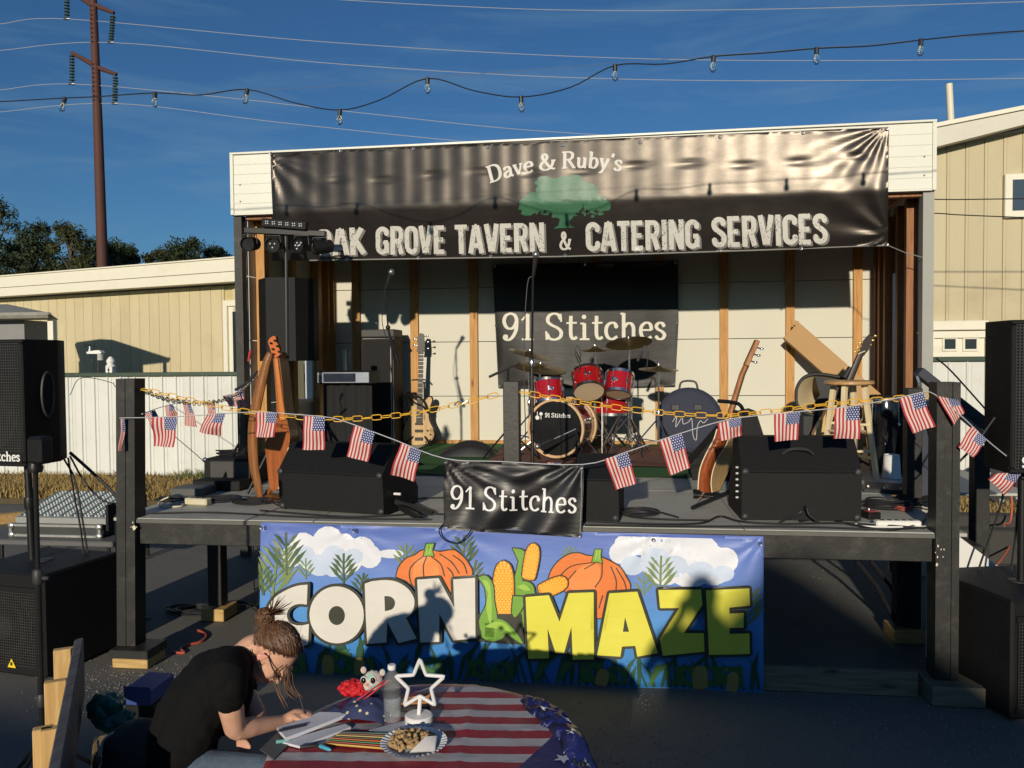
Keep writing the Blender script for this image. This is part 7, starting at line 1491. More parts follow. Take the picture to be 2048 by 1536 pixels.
for l, pts, y in (('thin black cable hanging from the stairs side loudspeaker', [(2010, 930), (2004, 1000), (1985, 1060), (1960, 1130), (1950, 1170)], .3), ('black cable hanging behind the stairs side loudspeaker', [(2042, 940), (2036, 1010), (2030, 1080), (2022, 1140)], .1), ('grey wire slanting from the tan building to the stairs side loudspeaker', [(1872, 716), (1905, 745), (1990, 840)], 1.5), ('black cable slanting past the flags by the stairs side loudspeaker', [(1990, 835), (1950, 890), (1912, 930)], .0)):
    single('speaker_cable', MB().tube(spline([A(u, v, y) for u, v in pts], 6), .006, 6), M_cbl, l, 'cable', 'cables from the stairs side loudspeaker')
# white wire with clips on the left fence
single('light_wire', MB().tube(spline([A(140, 790, 5.6), A(162, 756, 5.6), A(222, 765, 5.6), A(240, 782, 5.6), A(370, 890, 5.0), A(410, 925, 4.6)], 6), .005, 5), M_hand, 'thin wire with a bulb crossing in front of the white fence', 'wire')
# ================================================================== round table with flag cloth
TZ = .51; TC = Zp(850, 1492, TZ); TC.z = 0; TR_ = .515
def star_poly(cx, cy, r, rot=0): return [(cx+(r if i % 2 == 0 else r*.42)*math.sin(rot+PI*i/5), cy+(r if i % 2 == 0 else r*.42)*math.cos(rot+PI*i/5)) for i in range(10)]
T = Thing('round_table', 'low round wooden table under the flag cloth', 'table')
M_tw = wood('table_wood', (.20, .12, .06), (.13, .075, .04), 'X', .5)
T.part('tabletop', MB().lathe([(TR_-.01, TZ-.045), (TR_, TZ-.04), (TR_, TZ-.008), (TR_-.01, TZ-.004)], 48, Matrix.Translation((TC.x, TC.y, 0))), M_tw); T.part('pedestal', MB().lathe([(.30, .002), (.30, .03), (.09, .06), (.08, TZ-.06), (.2, TZ-.046)], 24, Matrix.Translation((TC.x, TC.y, 0))), M_tw); T.done()
# cloth: plastic flag table cover lying on top, hanging over the rim; stripes run away from the woman, stars at the far right
def cloth_h(x, y):
    dx, dy = x-TC.x, y-TC.y; r = math.hypot(dx, dy); th = math.atan2(dy, dx); z = TZ+.004+.0035*noise.noise((x*6, y*6, 0))+sum(.0045*math.exp(-abs(q)/.012) for q in (dx+dy*.1-.13, dx+dy*.1+.2, dy-dx*.12-.1, dy-dx*.12+.2))+.004*abs(noise.noise((x*13+y*5, y*11, 2)))
    if r > TR_-.005: 
        o = r-TR_+.005; rr = TR_+.004+.035*(1-math.exp(-o/.06))*(1+.8*math.sin(th*9)+.4*math.sin(th*17+1)); z -= o*.93; k = rr/r; return Vector((TC.x+dx*k, TC.y+dy*k, z))
    # bunched up edge at the right
    return Vector((x, y, z))
NR, NT = 46, 120
mb = MB(); 
def cf(s, t):
    th = 2*PI*s; r = t*(TR_+.20); return cloth_h(TC.x+r*math.cos(th), TC.y+r*math.sin(th))
mb.grid(cf, NT, NR); me = mb.mesh('flag_tablecloth', 'keep'); uvl = me.uv_layers.new(name='UVMap')
for l in me.loops:
    i = l.vertex_index % (NT+1); j = l.vertex_index//(NT+1); th = 2*PI*i/NT; r = j/NR*(TR_+.20); uvl.data[l.index].uv = (r*math.cos(th), r*math.sin(th))
def cloth_mat():
    m = bpy.data.materials.new('flag_cover'); m.use_nodes = True; t = m.node_tree; b = t.nodes['Principled BSDF']; b.inputs['Roughness'].default_value = .38
    uv = node(t, 'ShaderNodeUVMap'); mp = node(t, 'ShaderNodeMapping'); mp.inputs['Rotation'].default_value = (0, 0, -.10); t.links.new(uv.outputs[0], mp.inputs[0]); s = node(t, 'ShaderNodeSeparateXYZ'); t.links.new(mp.outputs[0], s.inputs[0])
    def mth(op, a, bb=None):
        n = node(t, 'ShaderNodeMath', operation=op)
        for i, q in enumerate((a, bb)):
            if q is None: continue
            if isinstance(q, (int, float)): n.inputs[i].default_value = q
            else: t.links.new(q, n.inputs[i])
        return n.outputs[0]
    U, V = s.outputs['X'], s.outputs['Y']
    st = mth('LESS_THAN', mth('MODULO', mth('ADD', mth('MULTIPLY', V, 9.2), 40.55), 1), .5)
    blue = mth('GREATER_THAN', mth('SUBTRACT', U, mth('MULTIPLY', V, .55)), .40)
    bl2 = mth('GREATER_THAN', mth('SUBTRACT', V, mth('MULTIPLY', U, .9)), .52)
    bl = mth('MAXIMUM', blue, bl2)
    m1 = node(t, 'ShaderNodeMix', data_type='RGBA'); t.links.new(st, m1.inputs['Factor']); m1.inputs[6].default_value = (.38, .37, .39, 1); m1.inputs[7].default_value = (.25, .018, .032, 1)
    m2 = node(t, 'ShaderNodeMix', data_type='RGBA'); t.links.new(bl, m2.inputs['Factor']); t.links.new(m1.outputs[2], m2.inputs[6]); m2.inputs[7].default_value = (.012, .016, .10, 1)
    t.links.new(m2.outputs[2], b.inputs['Base Color']); n = node(t, 'ShaderNodeTexNoise'); n.inputs['Scale'].default_value = 9; n.inputs['Detail'].default_value = 5; bp = node(t, 'ShaderNodeBump'); bp.inputs['Strength'].default_value = .35; bp.inputs['Distance'].default_value = .02
    t.links.new(uv.outputs[0], n.inputs['Vector']); t.links.new(n.outputs['Fac'], bp.inputs['Height']); t.links.new(bp.outputs[0], b.inputs['Normal']); return m
T = Thing('flag_tablecloth', 'red and white striped plastic cover with blue star edge on the round table', 'tablecloth')
cl = T.part('cover', me, cloth_mat(), sharp='keep')
rnd = random.Random(4); M_sw2 = mat('star_white', (.45, .46, .52), .45)
for (a, b) in ((.44, -.28), (.50, -.16), (.47, -.05), (.36, -.34), (.55, -.04), (.52, -.27), (.58, -.16), (.42, -.40), (.60, .06), (.30, -.44), (.62, -.28), (.50, -.42), (-.30, .48), (-.18, .50), (.54, .10)):
    pl = star_poly(a, b, .034, rnd.random()*1.2); st_ = MB().add([cloth_h(TC.x+a, TC.y+b)]+[cloth_h(TC.x+x, TC.y+y) for x, y in pl], [(0, 1+i, 1+(i+1) % 10) for i in range(10)])
    st_.v = [v+(v-Vector((TC.x, TC.y, TZ-.5))).normalized()*.0045 for v in st_.v]; T.part('star_print', st_, M_sw2, cl, sharp='keep')
# the bunched, rolled part of the cover at the far right
roll = spline([(TC.x+.30, TC.y+.40, TZ+.035), (TC.x+.36, TC.y+.33, TZ+.055), (TC.x+.44, TC.y+.22, TZ+.05), (TC.x+.50, TC.y+.10, TZ+.04), (TC.x+.535, TC.y-.04, TZ+.025), (TC.x+.53, TC.y-.16, TZ+.01)], 6)
rl = MB(); n = len(roll)
def rf(a, t):
    k = min(n-1, int(a*(n-1)+.5)); p = roll[k]; d = (roll[min(n-1, k+1)]-roll[max(0, k-1)]).normalized(); sd = d.cross(Vector((0, 0, 1))); w = .030+.035*math.sin(PI*a)**.7; x = (t-.5)*2
    h = (.016+.020*math.sin(PI*a*.9+.2))*(math.cos(x*1.5)**.8 if abs(x) < 1 else 0); h *= 1+.45*noise.noise((a*7, x*2.2, 4)); q = p+sd*(x*w*(1+.3*noise.noise((a*9, 1, x)))); q.z = TZ+.002+h-max(0, math.hypot(q.x-TC.x, q.y-TC.y)-TR_)*.9+.006*noise.noise((a*22, x*4, 9)); return q
rl.grid(rf, 60, 14)
T.part('rolled_edge', rl, mat('blue_plastic_cover', (.010, .014, .085), .3, bump=.6, bscale=26), cl, sharp='keep')
for i, k in enumerate((4, 9, 14, 19, 24)):
    a_, t_ = k/(n-1), (.32, .68, .4, .62, .35)[i]; pl = star_poly(0, 0, 1, i); st2 = MB().add([rf(a_, t_)+Vector((0, -.002, .003))]+[rf(a_+.035*x, t_+.15*y)+Vector((0, -.002, .003)) for x, y in pl], [(0, 1+q, 1+(q+1) % 10) for q in range(10)]); T.part('star_print', st2, M_sw2, cl, sharp='keep')
T.done()
def onT(u, v, dz=0): p = Zp(u, v, TZ+.008+dz); return p
# ================================================================== star lamp
M_wlamp = mat('white_lamp_plastic', (.74, .73, .71), .4, var=.03)
c = onT(838, 1447); T = Thing('star_lamp', 'white neon style star lamp on a round white base', 'lamp')
T.part('base', MB().lathe([(.047, 0), (.05, .004), (.05, .030), (.045, .034), (.01, .035)], 32, Matrix.Translation(c)), M_wlamp); T.part('battery_rib', MB().lathe([(.0505, .014), (.0515, .016), (.0505, .018)], 32, Matrix.Translation(c), caps=False), mat('rib_grey', (.5, .5, .5), .5))
yS = c.y; ctr = A(840, 1370, yS); T.part('stem', MB().tube([c+Vector((0, 0, .034)), Vector((ctr.x, yS, A(840, 1395, yS).z))], .0075, 8), M_wlamp)
sp_ = [A(u, v, yS) for u, v in ((840, 1318), (852, 1350), (889, 1353), (862, 1377), (870, 1410), (840, 1392), (809, 1411), (817, 1377), (791, 1352), (827, 1350))]
path = []
for i in range(10):
    a, b, d = sp_[i-1], sp_[i], sp_[(i+1) % 10]
    for t in (0, .25, .5, .75, 1): p = (b.lerp(a, .16)).lerp(b, t) if t < .5 else b.lerp(d, .16*(t-.5)*2) if t > .5 else b.lerp((a+d)/2, .03); path.append(p)
T.part('star_tube', MB().tube(path+[path[0]], .0068, 8, caps=False), mat('white_neon_tube', (.62, .62, .63), .45, var=.02)); T.done()
# ================================================================== water bottle
c = onT(785, 1441); hB = .205; T = Thing('water_bottle', 'clear ribbed plastic water bottle beside the star lamp', 'bottle'); Mc = Matrix.Translation(c)
M_pet = mat('clear_pet', (.75, .78, .8), .06, alpha=.09, var=0, spec=1.0); prof = [(.026, 0), (.031, .004), (.032, .03), (.0295, .036), (.032, .042), (.0305, .06), (.0325, .066), (.032, .085)]+[(.0325, .09), (.0325, .125), (.031, .13), (.032, .145), (.027, .163), (.016, .178), (.0125, .183), (.0125, .19)]
T.part('bottle_body', MB().lathe(prof, 28, Mc), M_pet); T.part('water', MB().lathe([(r*.93, z+.002) for r, z in prof if z < .09], 24, Mc), mat('water', (.6, .66, .7), .05, alpha=.10, var=0, spec=.7)); T.part('cap', MB().lathe([(.014, .188), (.015, .19), (.015, hB-.002), (.013, hB)], 20, Mc), M_wlamp)
T.part('label', MB().lathe([(.0331, .092), (.0331, .123)], 28, Mc, caps=False), mat('bottle_label', (.06, .06, .065), .4, var=.4, scale=120, alpha=.5)); T.done()
# ================================================================== plush toy
c = onT(745, 1392); yq = c.y+.02; T = Thing('plush_toy', 'pastel mint and pink plush toy with big dark eyes on the table', 'toy')
M_pl = mat('pastel_plush', (.55, .66, .58), .95, var=.0, bump=1.0, bscale=220, sheen=.4); t_ = M_pl.node_tree; nz = node(t_, 'ShaderNodeTexNoise'); nz.inputs['Scale'].default_value = 34; rpp = node(t_, 'ShaderNodeValToRGB'); rpp.color_ramp.interpolation = 'EASE'
e_ = rpp.color_ramp.elements; e_[0].position = .40; e_[0].color = (.30, .60, .52, 1); e_[1].position = .60; e_[1].color = (.70, .45, .42, 1); em = rpp.color_ramp.elements.new(.5); em.color = (.66, .66, .58, 1); tcn = node(t_, 'ShaderNodeTexCoord'); t_.links.new(tcn.outputs['Object'], nz.inputs['Vector']); t_.links.new(nz.outputs['Fac'], rpp.inputs[0]); t_.links.new(rpp.outputs[0], t_.nodes['Principled BSDF'].inputs['Base Color'])
hc = A(746, 1361, yq); mb = MB(); mb.ball(hc, (.040, .036, .038), 26, 18); mb.ball(hc+Vector((-.012, -.024, -.012)), (.022, .018, .018), 16, 10); mb.ball(Vector((hc.x+.006, yq, TZ+.036)), (.034, .032, .032), 20, 12)
mb.v = [p+Vector((noise.noise(p*160), noise.noise(p*160+Vector((9, 0, 0))), noise.noise(p*160+Vector((0, 9, 0)))))*.003 for p in mb.v]; T.part('body', mb, M_pl)
for (u, v) in ((727, 1340), (765, 1345)): c_ = A(u, v, yq); T.part('ear', MB().ball(c_, (.012, .008, .014), 10, 8), M_pl)
for (u, v) in ((727, 1361), (746, 1361)): e0 = A(u, v, yq-.033); T.part('eye', MB().ball(e0, (.0105, .008, .0125), 14, 10), mat('plush_eye', (.02, .012, .012), .08)); T.part('eye_rim', MB().ball(e0+Vector((0, .003, 0)), (.013, .006, .0155), 14, 10), mat('plush_white', (.7, .68, .66), .8))
T.part('nose', MB().ball(A(734, 1370, yq-.040), (.0055, .004, .004), 8, 6), mat('plush_pink', (.6, .2, .2), .6)); T.done()
# ================================================================== red crinkled bundle, pencil case, notebooks, pens
c = onT(704, 1397); single('red_crinkle_ball', (lambda mb: (setattr(mb, 'v', [p+(p-(c+Vector((0, .03, .028)))).normalized()*.012*noise.noise(p*70) for p in mb.v]), mb)[1])(MB().ball(c+Vector((0, .03, .028)), (.062, .04, .030), 36, 22)), mat('red_crinkle', (.55, .012, .02), .35, bump=.8, bscale=120), 'bright red crinkled bundle beside the plush toy', 'bundle', sharp=15)
T = Thing('pencil_case', 'navy printed pencil case lying open with red pencils', 'pencil case'); c = onT(715, 1445); M_pc = mat('navy_print_cloth', (.03, .04, .10), .8, var=0); t_ = M_pc.node_tree; vo = node(t_, 'ShaderNodeTexVoronoi'); vo.inputs['Scale'].default_value = 40; rr = node(t_, 'ShaderNodeValToRGB'); rr.color_ramp.elements[0].position = .22; rr.color_ramp.elements[0].color = (.55, .5, .3, 1); rr.color_ramp.elements[1].position = .26; rr.color_ramp.elements[1].color = (.03, .04, .11, 1); tcn = node(t_, 'ShaderNodeTexCoord'); t_.links.new(tcn.outputs['Object'], vo.inputs['Vector']); t_.links.new(vo.outputs['Distance'], rr.inputs[0]); t_.links.new(rr.outputs[0], t_.nodes['Principled BSDF'].inputs['Base Color'])
T.part('pouch', MB().grid(lambda s, t: (c.x-.09+.19*s+.02*t, c.y-.02+.17*t, TZ+.010+.062*math.sin(PI*s)**.5*math.sin(PI*min(1, t*.9+.1))*(1+.4*noise.noise((s*4, t*4, 3)))), 24, 18), M_pc, sharp=60)
for i in range(2): a = c+Vector((-.02+.022*i, .06, .055)); T.part('pencil', MB().tube([a, a+Vector((.08, .05, .05+.006*i)), a+Vector((.086, .054, .054+.006*i))], [.0035, .0035, .0008], 6), mat('red_pencil', (.45, .03, .04), .4))
T.done()
def notebook(pts, z0, th, label, name, m, spiral=None, curl=0):
    T = Thing(name, label, 'notebook'); P = [Zp(u, v, TZ+.008) for u, v in pts]
    def g(s, t): p = P[0].lerp(P[1], s).lerp(P[3].lerp(P[2], s), t); return p
    mb = MB(); k = 10; top = [g(i/k, j/k)+Vector((0, 0, z0+th+curl*(i/k)**2)) for j in range(k+1) for i in range(k+1)]; bot = [p-Vector((0, 0, th)) for p in top]; fs = [(j*(k+1)+i, j*(k+1)+i+1, (j+1)*(k+1)+i+1, (j+1)*(k+1)+i) for j in range(k) for i in range(k)]; N = len(top)
    mb.add(top+bot, fs+[tuple(q+N for q in f[::-1]) for f in fs]+[(i, i+N, i+1+N, i+1) for i in range(k)]+[(k*(k+1)+i, k*(k+1)+i+1, k*(k+1)+i+1+N, k*(k+1)+i+N) for i in range(k)]+[(j*(k+1), (j+1)*(k+1), (j+1)*(k+1)+N, j*(k+1)+N) for j in range(k)]+[(j*(k+1)+k, j*(k+1)+k+N, (j+1)*(k+1)+k+N, (j+1)*(k+1)+k) for j in range(k)])
    T.part('pages', mb, m)
    if spiral:
        a, b = Zp(*spiral[0], TZ+.008+z0+th), Zp(*spiral[1], TZ+.008+z0+th); s = MB(); n = 22
        for i in range(n): q = a.lerp(b, i/(n-1)); d = (b-a).normalized(); s.tube([q+d.cross(Vector((0, 0, 1)))*.005*math.cos(t)+Vector((0, 0, .004+.005*math.sin(t))) for t in [2*PI*j/8 for j in range(9)]], .0011, 4, caps=False)
        T.part('spiral_wire', s, M_blk)
    else: T.part('cover', MB().add([g(0, 0)+Vector((0, 0, z0-.001)), g(1, 0)+Vector((0, 0, z0-.001)), g(1, 1)+Vector((0, 0, z0-.001)), g(0, 1)+Vector((0, 0, z0-.001))], [(0, 1, 2, 3)]), M_blk)
    return T.done()
M_paper = mat('paper', (.55, .56, .62), .7, var=.03); M_paper2 = mat('sketch_paper', (.36, .37, .42), .8, var=.15, scale=30)
notebook([(554, 1468), (640, 1440), (700, 1442), (572, 1489)], .012, .012, 'white spiral sketchbook under the writing hand', 'sketchbook', M_paper, ((556, 1464), (612, 1452)), .006)
notebook([(560, 1487), (690, 1452), (702, 1458), (600, 1497)], .0, .008, 'second white notebook under the spiral sketchbook', 'notebook', M_paper); notebook([(640, 1436), (672, 1418), (702, 1436), (660, 1446)], .002, .004, 'loose folded sheet behind the sketchbook', 'paper_sheet', M_paper)
notebook([(738, 1462), (810, 1443), (862, 1464), (800, 1481)], .0, .004, 'grey sketched sheet lying by the star lamp base', 'sketch_sheet', M_paper2)
notebook([(520, 1500), (560, 1462), (576, 1492), (548, 1520)], .0, .003, 'dark grey folder at the table edge under the elbow', 'folder', mat('dark_folder', (.08, .085, .09), .5))
T = Thing('coloured_pencil_pack', 'clear sleeve of coloured pencils lying on the table', 'pencils'); a, b = onT(655, 1482), onT(775, 1492); cols = [(.5, .3, .05), (.35, .05, .03), (.05, .2, .08), (.5, .12, .02), (.1, .08, .05), (.45, .35, .1), (.2, .08, .04), (.05, .12, .1)]
for i, cc in enumerate(cols): o = Vector((.004*i, .012*i-.03, .006)); T.part('pencil', MB().tube([a+o, b+o+Vector((0, .01*i*.3, 0)), b+o+Vector((.012, .002, 0))], [.0036, .0036, .0008], 6), mat('pencil_%d' % i, cc, .45))
T.done()
for l, p0, p1, m in (('black marker lying below the sketchbook', (600, 1494), (640, 1490), M_blk), ('pale blue tipped pen lying by the coloured pencils', (640, 1492), (662, 1500), mat('pen_blue', (.05, .35, .5), .4)), ('teal pencil lying at the table edge', (552, 1484), (580, 1480), mat('pen_teal', (.15, .4, .38), .4))):
    a, b = onT(*p0, .01), onT(*p1, .01); single('pen', MB().tube([a, a.lerp(b, .85), b], [.006, .006, .0015], 8), m, l, 'pen', 'pens on the table')
T = Thing('wooden_pencil_box', 'open box of wooden pencils behind the star lamp', 'pencil box'); c = onT(822, 1425); T.part('tray', MB().box(c+Vector((.01, .03, .012)), (.11, .06, .02), rotz(.2), .004), mat('dark_tray', (.03, .025, .03), .5))
for i in range(5): T.part('pencil', MB().tube([c+Vector((-.04, .01+.01*i, .026)), c+Vector((.06, .025+.01*i, .030+.004*i))], .0042, 6), wood('pencil_wood', (.42, .2, .08), (.3, .13, .05), 'X'))
T.done()
# ================================================================== paper plate of peanuts
c = onT(828, 1494); T = Thing('paper_plate', 'white fluted paper plate heaped with nuts', 'plate'); R = .112; mb = MB(); n = 72
prof = [(.0, .004), (.06, .004), (.075, .006), (.092, .016), (.112, .020)]
mb.grid(lambda s, t: (lambda r, z: Vector((c.x+r*math.cos(2*PI*s), c.y+r*math.sin(2*PI*s), c.z+z+(.0022*math.sin(72*PI*s) if r > .085 else 0))))(*[(lambda q, i, f: (q[i][0]+(q[min(i+1, 4)][0]-q[i][0])*f, q[i][1]+(q[min(i+1, 4)][1]-q[i][1])*f))(prof, min(3, int(t*4)), t*4-min(3, int(t*4)))][0]), 144, 12)
T.part('plate', mb, mat('white_paper_plate', (.66, .66, .68), .6, var=.03), sharp=80); T.done()
rnd = random.Random(8); nut = None; M_nut = mat('peanut_shell', (.40, .26, .12), .8, var=.35, scale=60, bump=.6, bscale=250)
pm = MB(); nn_ = 10
pm.lathe([(.001, -.018), (.0065, -.014), (.0075, -.007), (.0055, 0), (.0075, .008), (.0060, .014), (.001, .018)], 8, caps=False); nme = pm.mesh('peanut', 60); nme.materials.append(M_nut)
for i in range(120):
    a = rnd.uniform(0, 2*PI); r = .075*math.sqrt(rnd.random()); h = max(0, .034*(1-(r/.085)**2)); p = c+Vector((-.008+r*math.cos(a)*1.0, .01+r*math.sin(a)*.9, .012+h*rnd.uniform(.35, 1)))
    o = obj('peanut', nme); o.matrix_basis = Matrix.Translation(p) @ Matrix.Rotation(rnd.uniform(0, 6.3), 4, 'Z') @ Matrix.Rotation(PI/2+rnd.gauss(0, .4), 4, 'X') @ Matrix.Diagonal((1, 1, rnd.uniform(.7, 1.1), 1)); tag(o, 'nut in its shell heaped on the paper plate', 'nut', 'nuts on the paper plate')
a = c+Vector((.055, -.04, .018)); single('napkin', MB().add([a+Vector(q) for q in ((-.05, -.03, 0), (.03, -.02, .004), (.02, .05, .02), (-.01, .02, .03), (-.052, -.032, -.002), (.032, -.022, .002), (.022, .052, .018))], [(0, 1, 3), (1, 2, 3), (4, 6, 5)]), mat('napkin', (.66, .63, .6), .8, var=.03), 'crumpled white napkin on the edge of the nut plate', 'napkin', sharp='keep')
# ================================================================== people
def blob(mb, voxel, smooth=6, name='body'):
    me = bpy.data.meshes.new('tmp'); me.from_pydata([tuple(p) for p in mb.v], [], mb.f); me.update(); o = bpy.data.objects.new('tmp', me); COL.objects.link(o)
    m = o.modifiers.new('r', 'REMESH'); m.mode = 'VOXEL'; m.voxel_size = voxel; m.use_smooth_shade = True
    if smooth: s = o.modifiers.new('s', 'SMOOTH'); s.iterations = smooth; s.factor = .5
    dg = bpy.context.evaluated_depsgraph_get(); out = bpy.data.meshes.new_from_object(o.evaluated_get(dg)); bpy.data.objects.remove(o); bpy.data.meshes.remove(me); out.name = name
    out.polygons.foreach_set('use_smooth', [True]*len(out.polygons)); return out
def limb(mb, pts, rs, n=12, flat=None):
    pts = [Vector(p) for p in pts]; P = spline(pts, 5); k = len(pts)-1; R = []
    for i in range(len(P)): t = i/(len(P)-1)*k; a = min(k-1, int(t)); R.append(rs[a]+(rs[a+1]-rs[a])*(t-a))
    mb.tube(P, R, n, flat=flat); mb.ball(P[0], R[0]*.985, n, 8); mb.ball(P[-1], R[-1]*.985, n, 8); return mb
M_skin = mat('skin', (.55, .31, .215), .52, var=.13, scale=38, bump=.12, bscale=180, spec=.35); M_skin.node_tree.nodes['Principled BSDF'].inputs['Subsurface Weight'].default_value = .12; M_skin.node_tree.nodes['Principled BSDF'].inputs['Subsurface Radius'].default_value = (.012, .005, .003)
M_tee = mat('black_cotton', (.007, .007, .0075), .95, var=.15, scale=40, bump=.25, bscale=18, spec=.15); M_jean = mat('faded_denim', (.085, .12, .17), .85, var=.25, scale=40, bump=.3, bscale=160)
M_hair = mat('brown_hair', (.090, .043, .022), .42, var=.45, scale=60, spec=.5); M_hair2 = mat('light_brown_hair', (.18, .095, .05), .42, var=.3, scale=60)
YW = -1.85; SC = .89
class WB(MB):                                              # slight build: everything a little smaller
    def ball(s, c, r, *a, **k): return MB.ball(s, c, Vector(r)*SC if hasattr(r, '__len__') else r*SC, *a, **k)
_limb = limb
def limb(mb, pts, rs, *a, **k): return _limb(mb, pts, [r*SC for r in rs] if isinstance(mb, WB) else rs, *a, **k)
P_ = lambda u, v, dy=0: A(u, v, YW+dy)
HC = P_(551, 1302); HF = Vector((.37, -.10, -.93)).normalized(); HU = Vector((.93, 0, .37)); HU = (HU-HF*HU.dot(HF)).normalized(); HL = HF.cross(HU).normalized()
if HL.y > 0: HL = -HL                                       # toward the camera side
H = lambda f, u, l=0: HC+(HF*f+HU*u+HL*l)*SC
RH = Matrix((HF, HU, HL)).transposed()
body = WB()
body.ball(H(-.012, .012), (.092, .086, .072), 24, 16, RH); body.ball(H(.042, -.038), (.054, .070, .056), 20, 12, RH); body.ball(H(.074, -.092), (.024, .022, .026), 14, 10, RH); body.ball(H(.04, -.085), (.05, .032, .045), 16, 10, RH)
for s in (-1, 1):
    body.ball(H(.062, -.035, s*.030), (.026, .032, .024), 12, 8, RH); body.ball(H(.084, .018, s*.024), (.014, .012, .024), 10, 8, RH)
limb(body, [H(.086, .008), H(.104, -.018), H(.112, -.034)], [.008, .010, .0125], 10)
for s in (-1, 1): body.ball(H(.104, -.037, s*.010), (.009, .007, .007), 8, 6, RH)
body.ball(H(.093, -.060), (.013, .008, .022), 12, 8, RH); body.ball(H(.089, -.071), (.012, .008, .019), 12, 8, RH)
NB = P_(484, 1316); limb(body, [H(-.025, -.045), H(-.045, -.085), NB], [.053, .050, .058], 14)
limb(body, [NB, P_(442, 1352), P_(400, 1405), P_(368, 1470), P_(352, 1535)], [.055, .10, .115, .11, .12], 16)
sR, eR, wR, hR = P_(452, 1356, -.165), P_(470, 1460, -.10), P_(566, 1443, .07), P_(594, 1430, .10)
limb(body, [NB, sR], [.04, .04], 12); limb(body, [sR, sR.lerp(eR, .35), sR.lerp(eR, .6), eR], [.04, .044, .047, .039], 14); limb(body, [eR, eR.lerp(wR, .3), wR], [.039, .039, .025], 14)
sL, eL, hLh = P_(470, 1350, .17), P_(515, 1432, .15), P_(484, 1487, .0); limb(body, [NB, sL], [.05, .052], 12); limb(body, [sL, eL], [.05, .040], 12); limb(body, [eL, hLh], [.038, .026], 12)
# writing hand
pen_d = Vector((-.35, .10, .93)).normalized(); palm = hR
body.ball(palm, (.040, .030, .024), 14, 10, Matrix.Rotation(-.15, 3, 'Y')); limb(body, [wR, palm], [.025, .027], 12)
for i, (dx, dy, dz, L) in enumerate(((.030, -.020, .010, .026), (.034, -.006, .012, .028), (.033, .008, .010, .026), (.028, .020, .006, .022))):
    k0 = palm+Vector((dx, dy, dz)); k1 = k0+Vector((L*.85, -.002, -.010)); k2 = k1+Vector((L*.15, -.008, -.022)); k3 = k2+Vector((-.014, -.006, -.008)); limb(body, [k0, k1, k2, k3], [.0105, .0095, .0085, .0075], 8)
t0 = palm+Vector((.0, -.028, .006)); limb(body, [t0, t0+Vector((.026, -.012, -.006)), t0+Vector((.046, -.004, -.018))], [.013, .011, .0085], 8)
# left hand fingers resting on the knee
for i in range(4): q = hLh+Vector((.012+.004*i, -.02, -.012+.010*i)); limb(body, [hLh, q, q+Vector((.022, -.012, -.014))], [.018, .0095, .008], 8)
limb(body, [hLh, hLh+Vector((-.01, -.03, -.02))], [.016, .009], 8)
kR, kL = P_(560, 1548, -.10), P_(590, 1540, .12)
for k, dy in ((kR, -.10), (kL, .10)):
    hp = P_(360, 1545, dy); limb(body, [hp, hp.lerp(k, .5), k], [.075, .065, .048], 12); ft = Vector((k.x+.02, k.y, .07)); limb(body, [k, k.lerp(ft, .4), ft], [.046, .045, .032], 12); limb(body, [Vector((ft.x-.03, ft.y, .05)), Vector((ft.x+.13, ft.y, .035))], [.035, .028], 10)
T = Thing('person', 'person in black T-shirt and glasses bent over the table writing', 'person')
bd = T.part('body', blob(body, .0055, 4), M_skin, sharp='keep')
ear = WB(); er = [H(-.004+.014*math.cos(t)*.8-.004, -.012+.025*math.sin(t), .071+.004*math.cos(t)) for t in [2*PI*i/16 for i in range(17)]]; ear.tube(er, .0048, 6, caps=False); ear.ball(H(-.006, -.013, .069), (.010, .019, .005), 12, 8, RH); ear.ball(H(-.001, -.036, .070), (.007, .008, .005), 10, 6, RH); T.part('ear', blob(ear, .0022, 3, 'ear'), mat('ear_skin', (.60, .28, .20), .5, var=.05), bd, sharp='keep')
# shirt
tee = WB()
limb(tee, [P_(478, 1322), P_(442, 1352), P_(400, 1405), P_(368, 1470), P_(352, 1540)], [.075, .125, .142, .137, .15], 18)
for dy in (-.10, .10): limb(tee, [P_(452, 1345, dy), P_(412, 1400, dy*.9), P_(372, 1480, dy*.85), P_(358, 1540, dy*.8)], [.078, .105, .105, .115], 14)
limb(tee, [P_(470, 1330, -.04), P_(453, 1352, -.17), P_(459, 1396, -.155)], [.075, .074, .066], 14); limb(tee, [P_(478, 1330, .04), P_(470, 1350, .16), P_(488, 1388, .165)], [.07, .064, .058], 14); limb(tee, [P_(470, 1345, .02), P_(480, 1395, .03), P_(455, 1452, .03)], [.07, .055, .045], 12)
tm = blob(tee, .008, 7, 'shirt')
for v in tm.vertices:
    p = v.co; n_ = noise.noise(p*9+Vector((3, 0, 0)))*.007+(abs(noise.noise(Vector((p.x*17+p.z*9, p.y*7, p.z*13-p.x*6))))-.2)*.012; v.co = p+v.normal*n_
T.part('shirt', tm, M_tee, sharp='keep'); c0_ = sR.lerp(eR, .40); ring = [c0_]
je = WB()
for k, dy in ((kR, -.10), (kL, .10)):
    hp = P_(356, 1548, dy); limb(je, [hp, hp.lerp(k, .5), k], [.098, .082, .064], 14); ft = Vector((k.x+.02, k.y, .09)); limb(je, [k, k.lerp(ft, .4), ft], [.062, .058, .05], 12)
limb(je, [P_(352, 1545, -.06), P_(352, 1545, .06)], [.13, .13], 14); jm = blob(je, .009, 5, 'jeans')
for v in jm.vertices: v.co += v.normal*noise.noise(Vector((v.co.x*18, v.co.y*12, v.co.z*30)))*.005
T.part('jeans', jm, M_jean, sharp='keep')
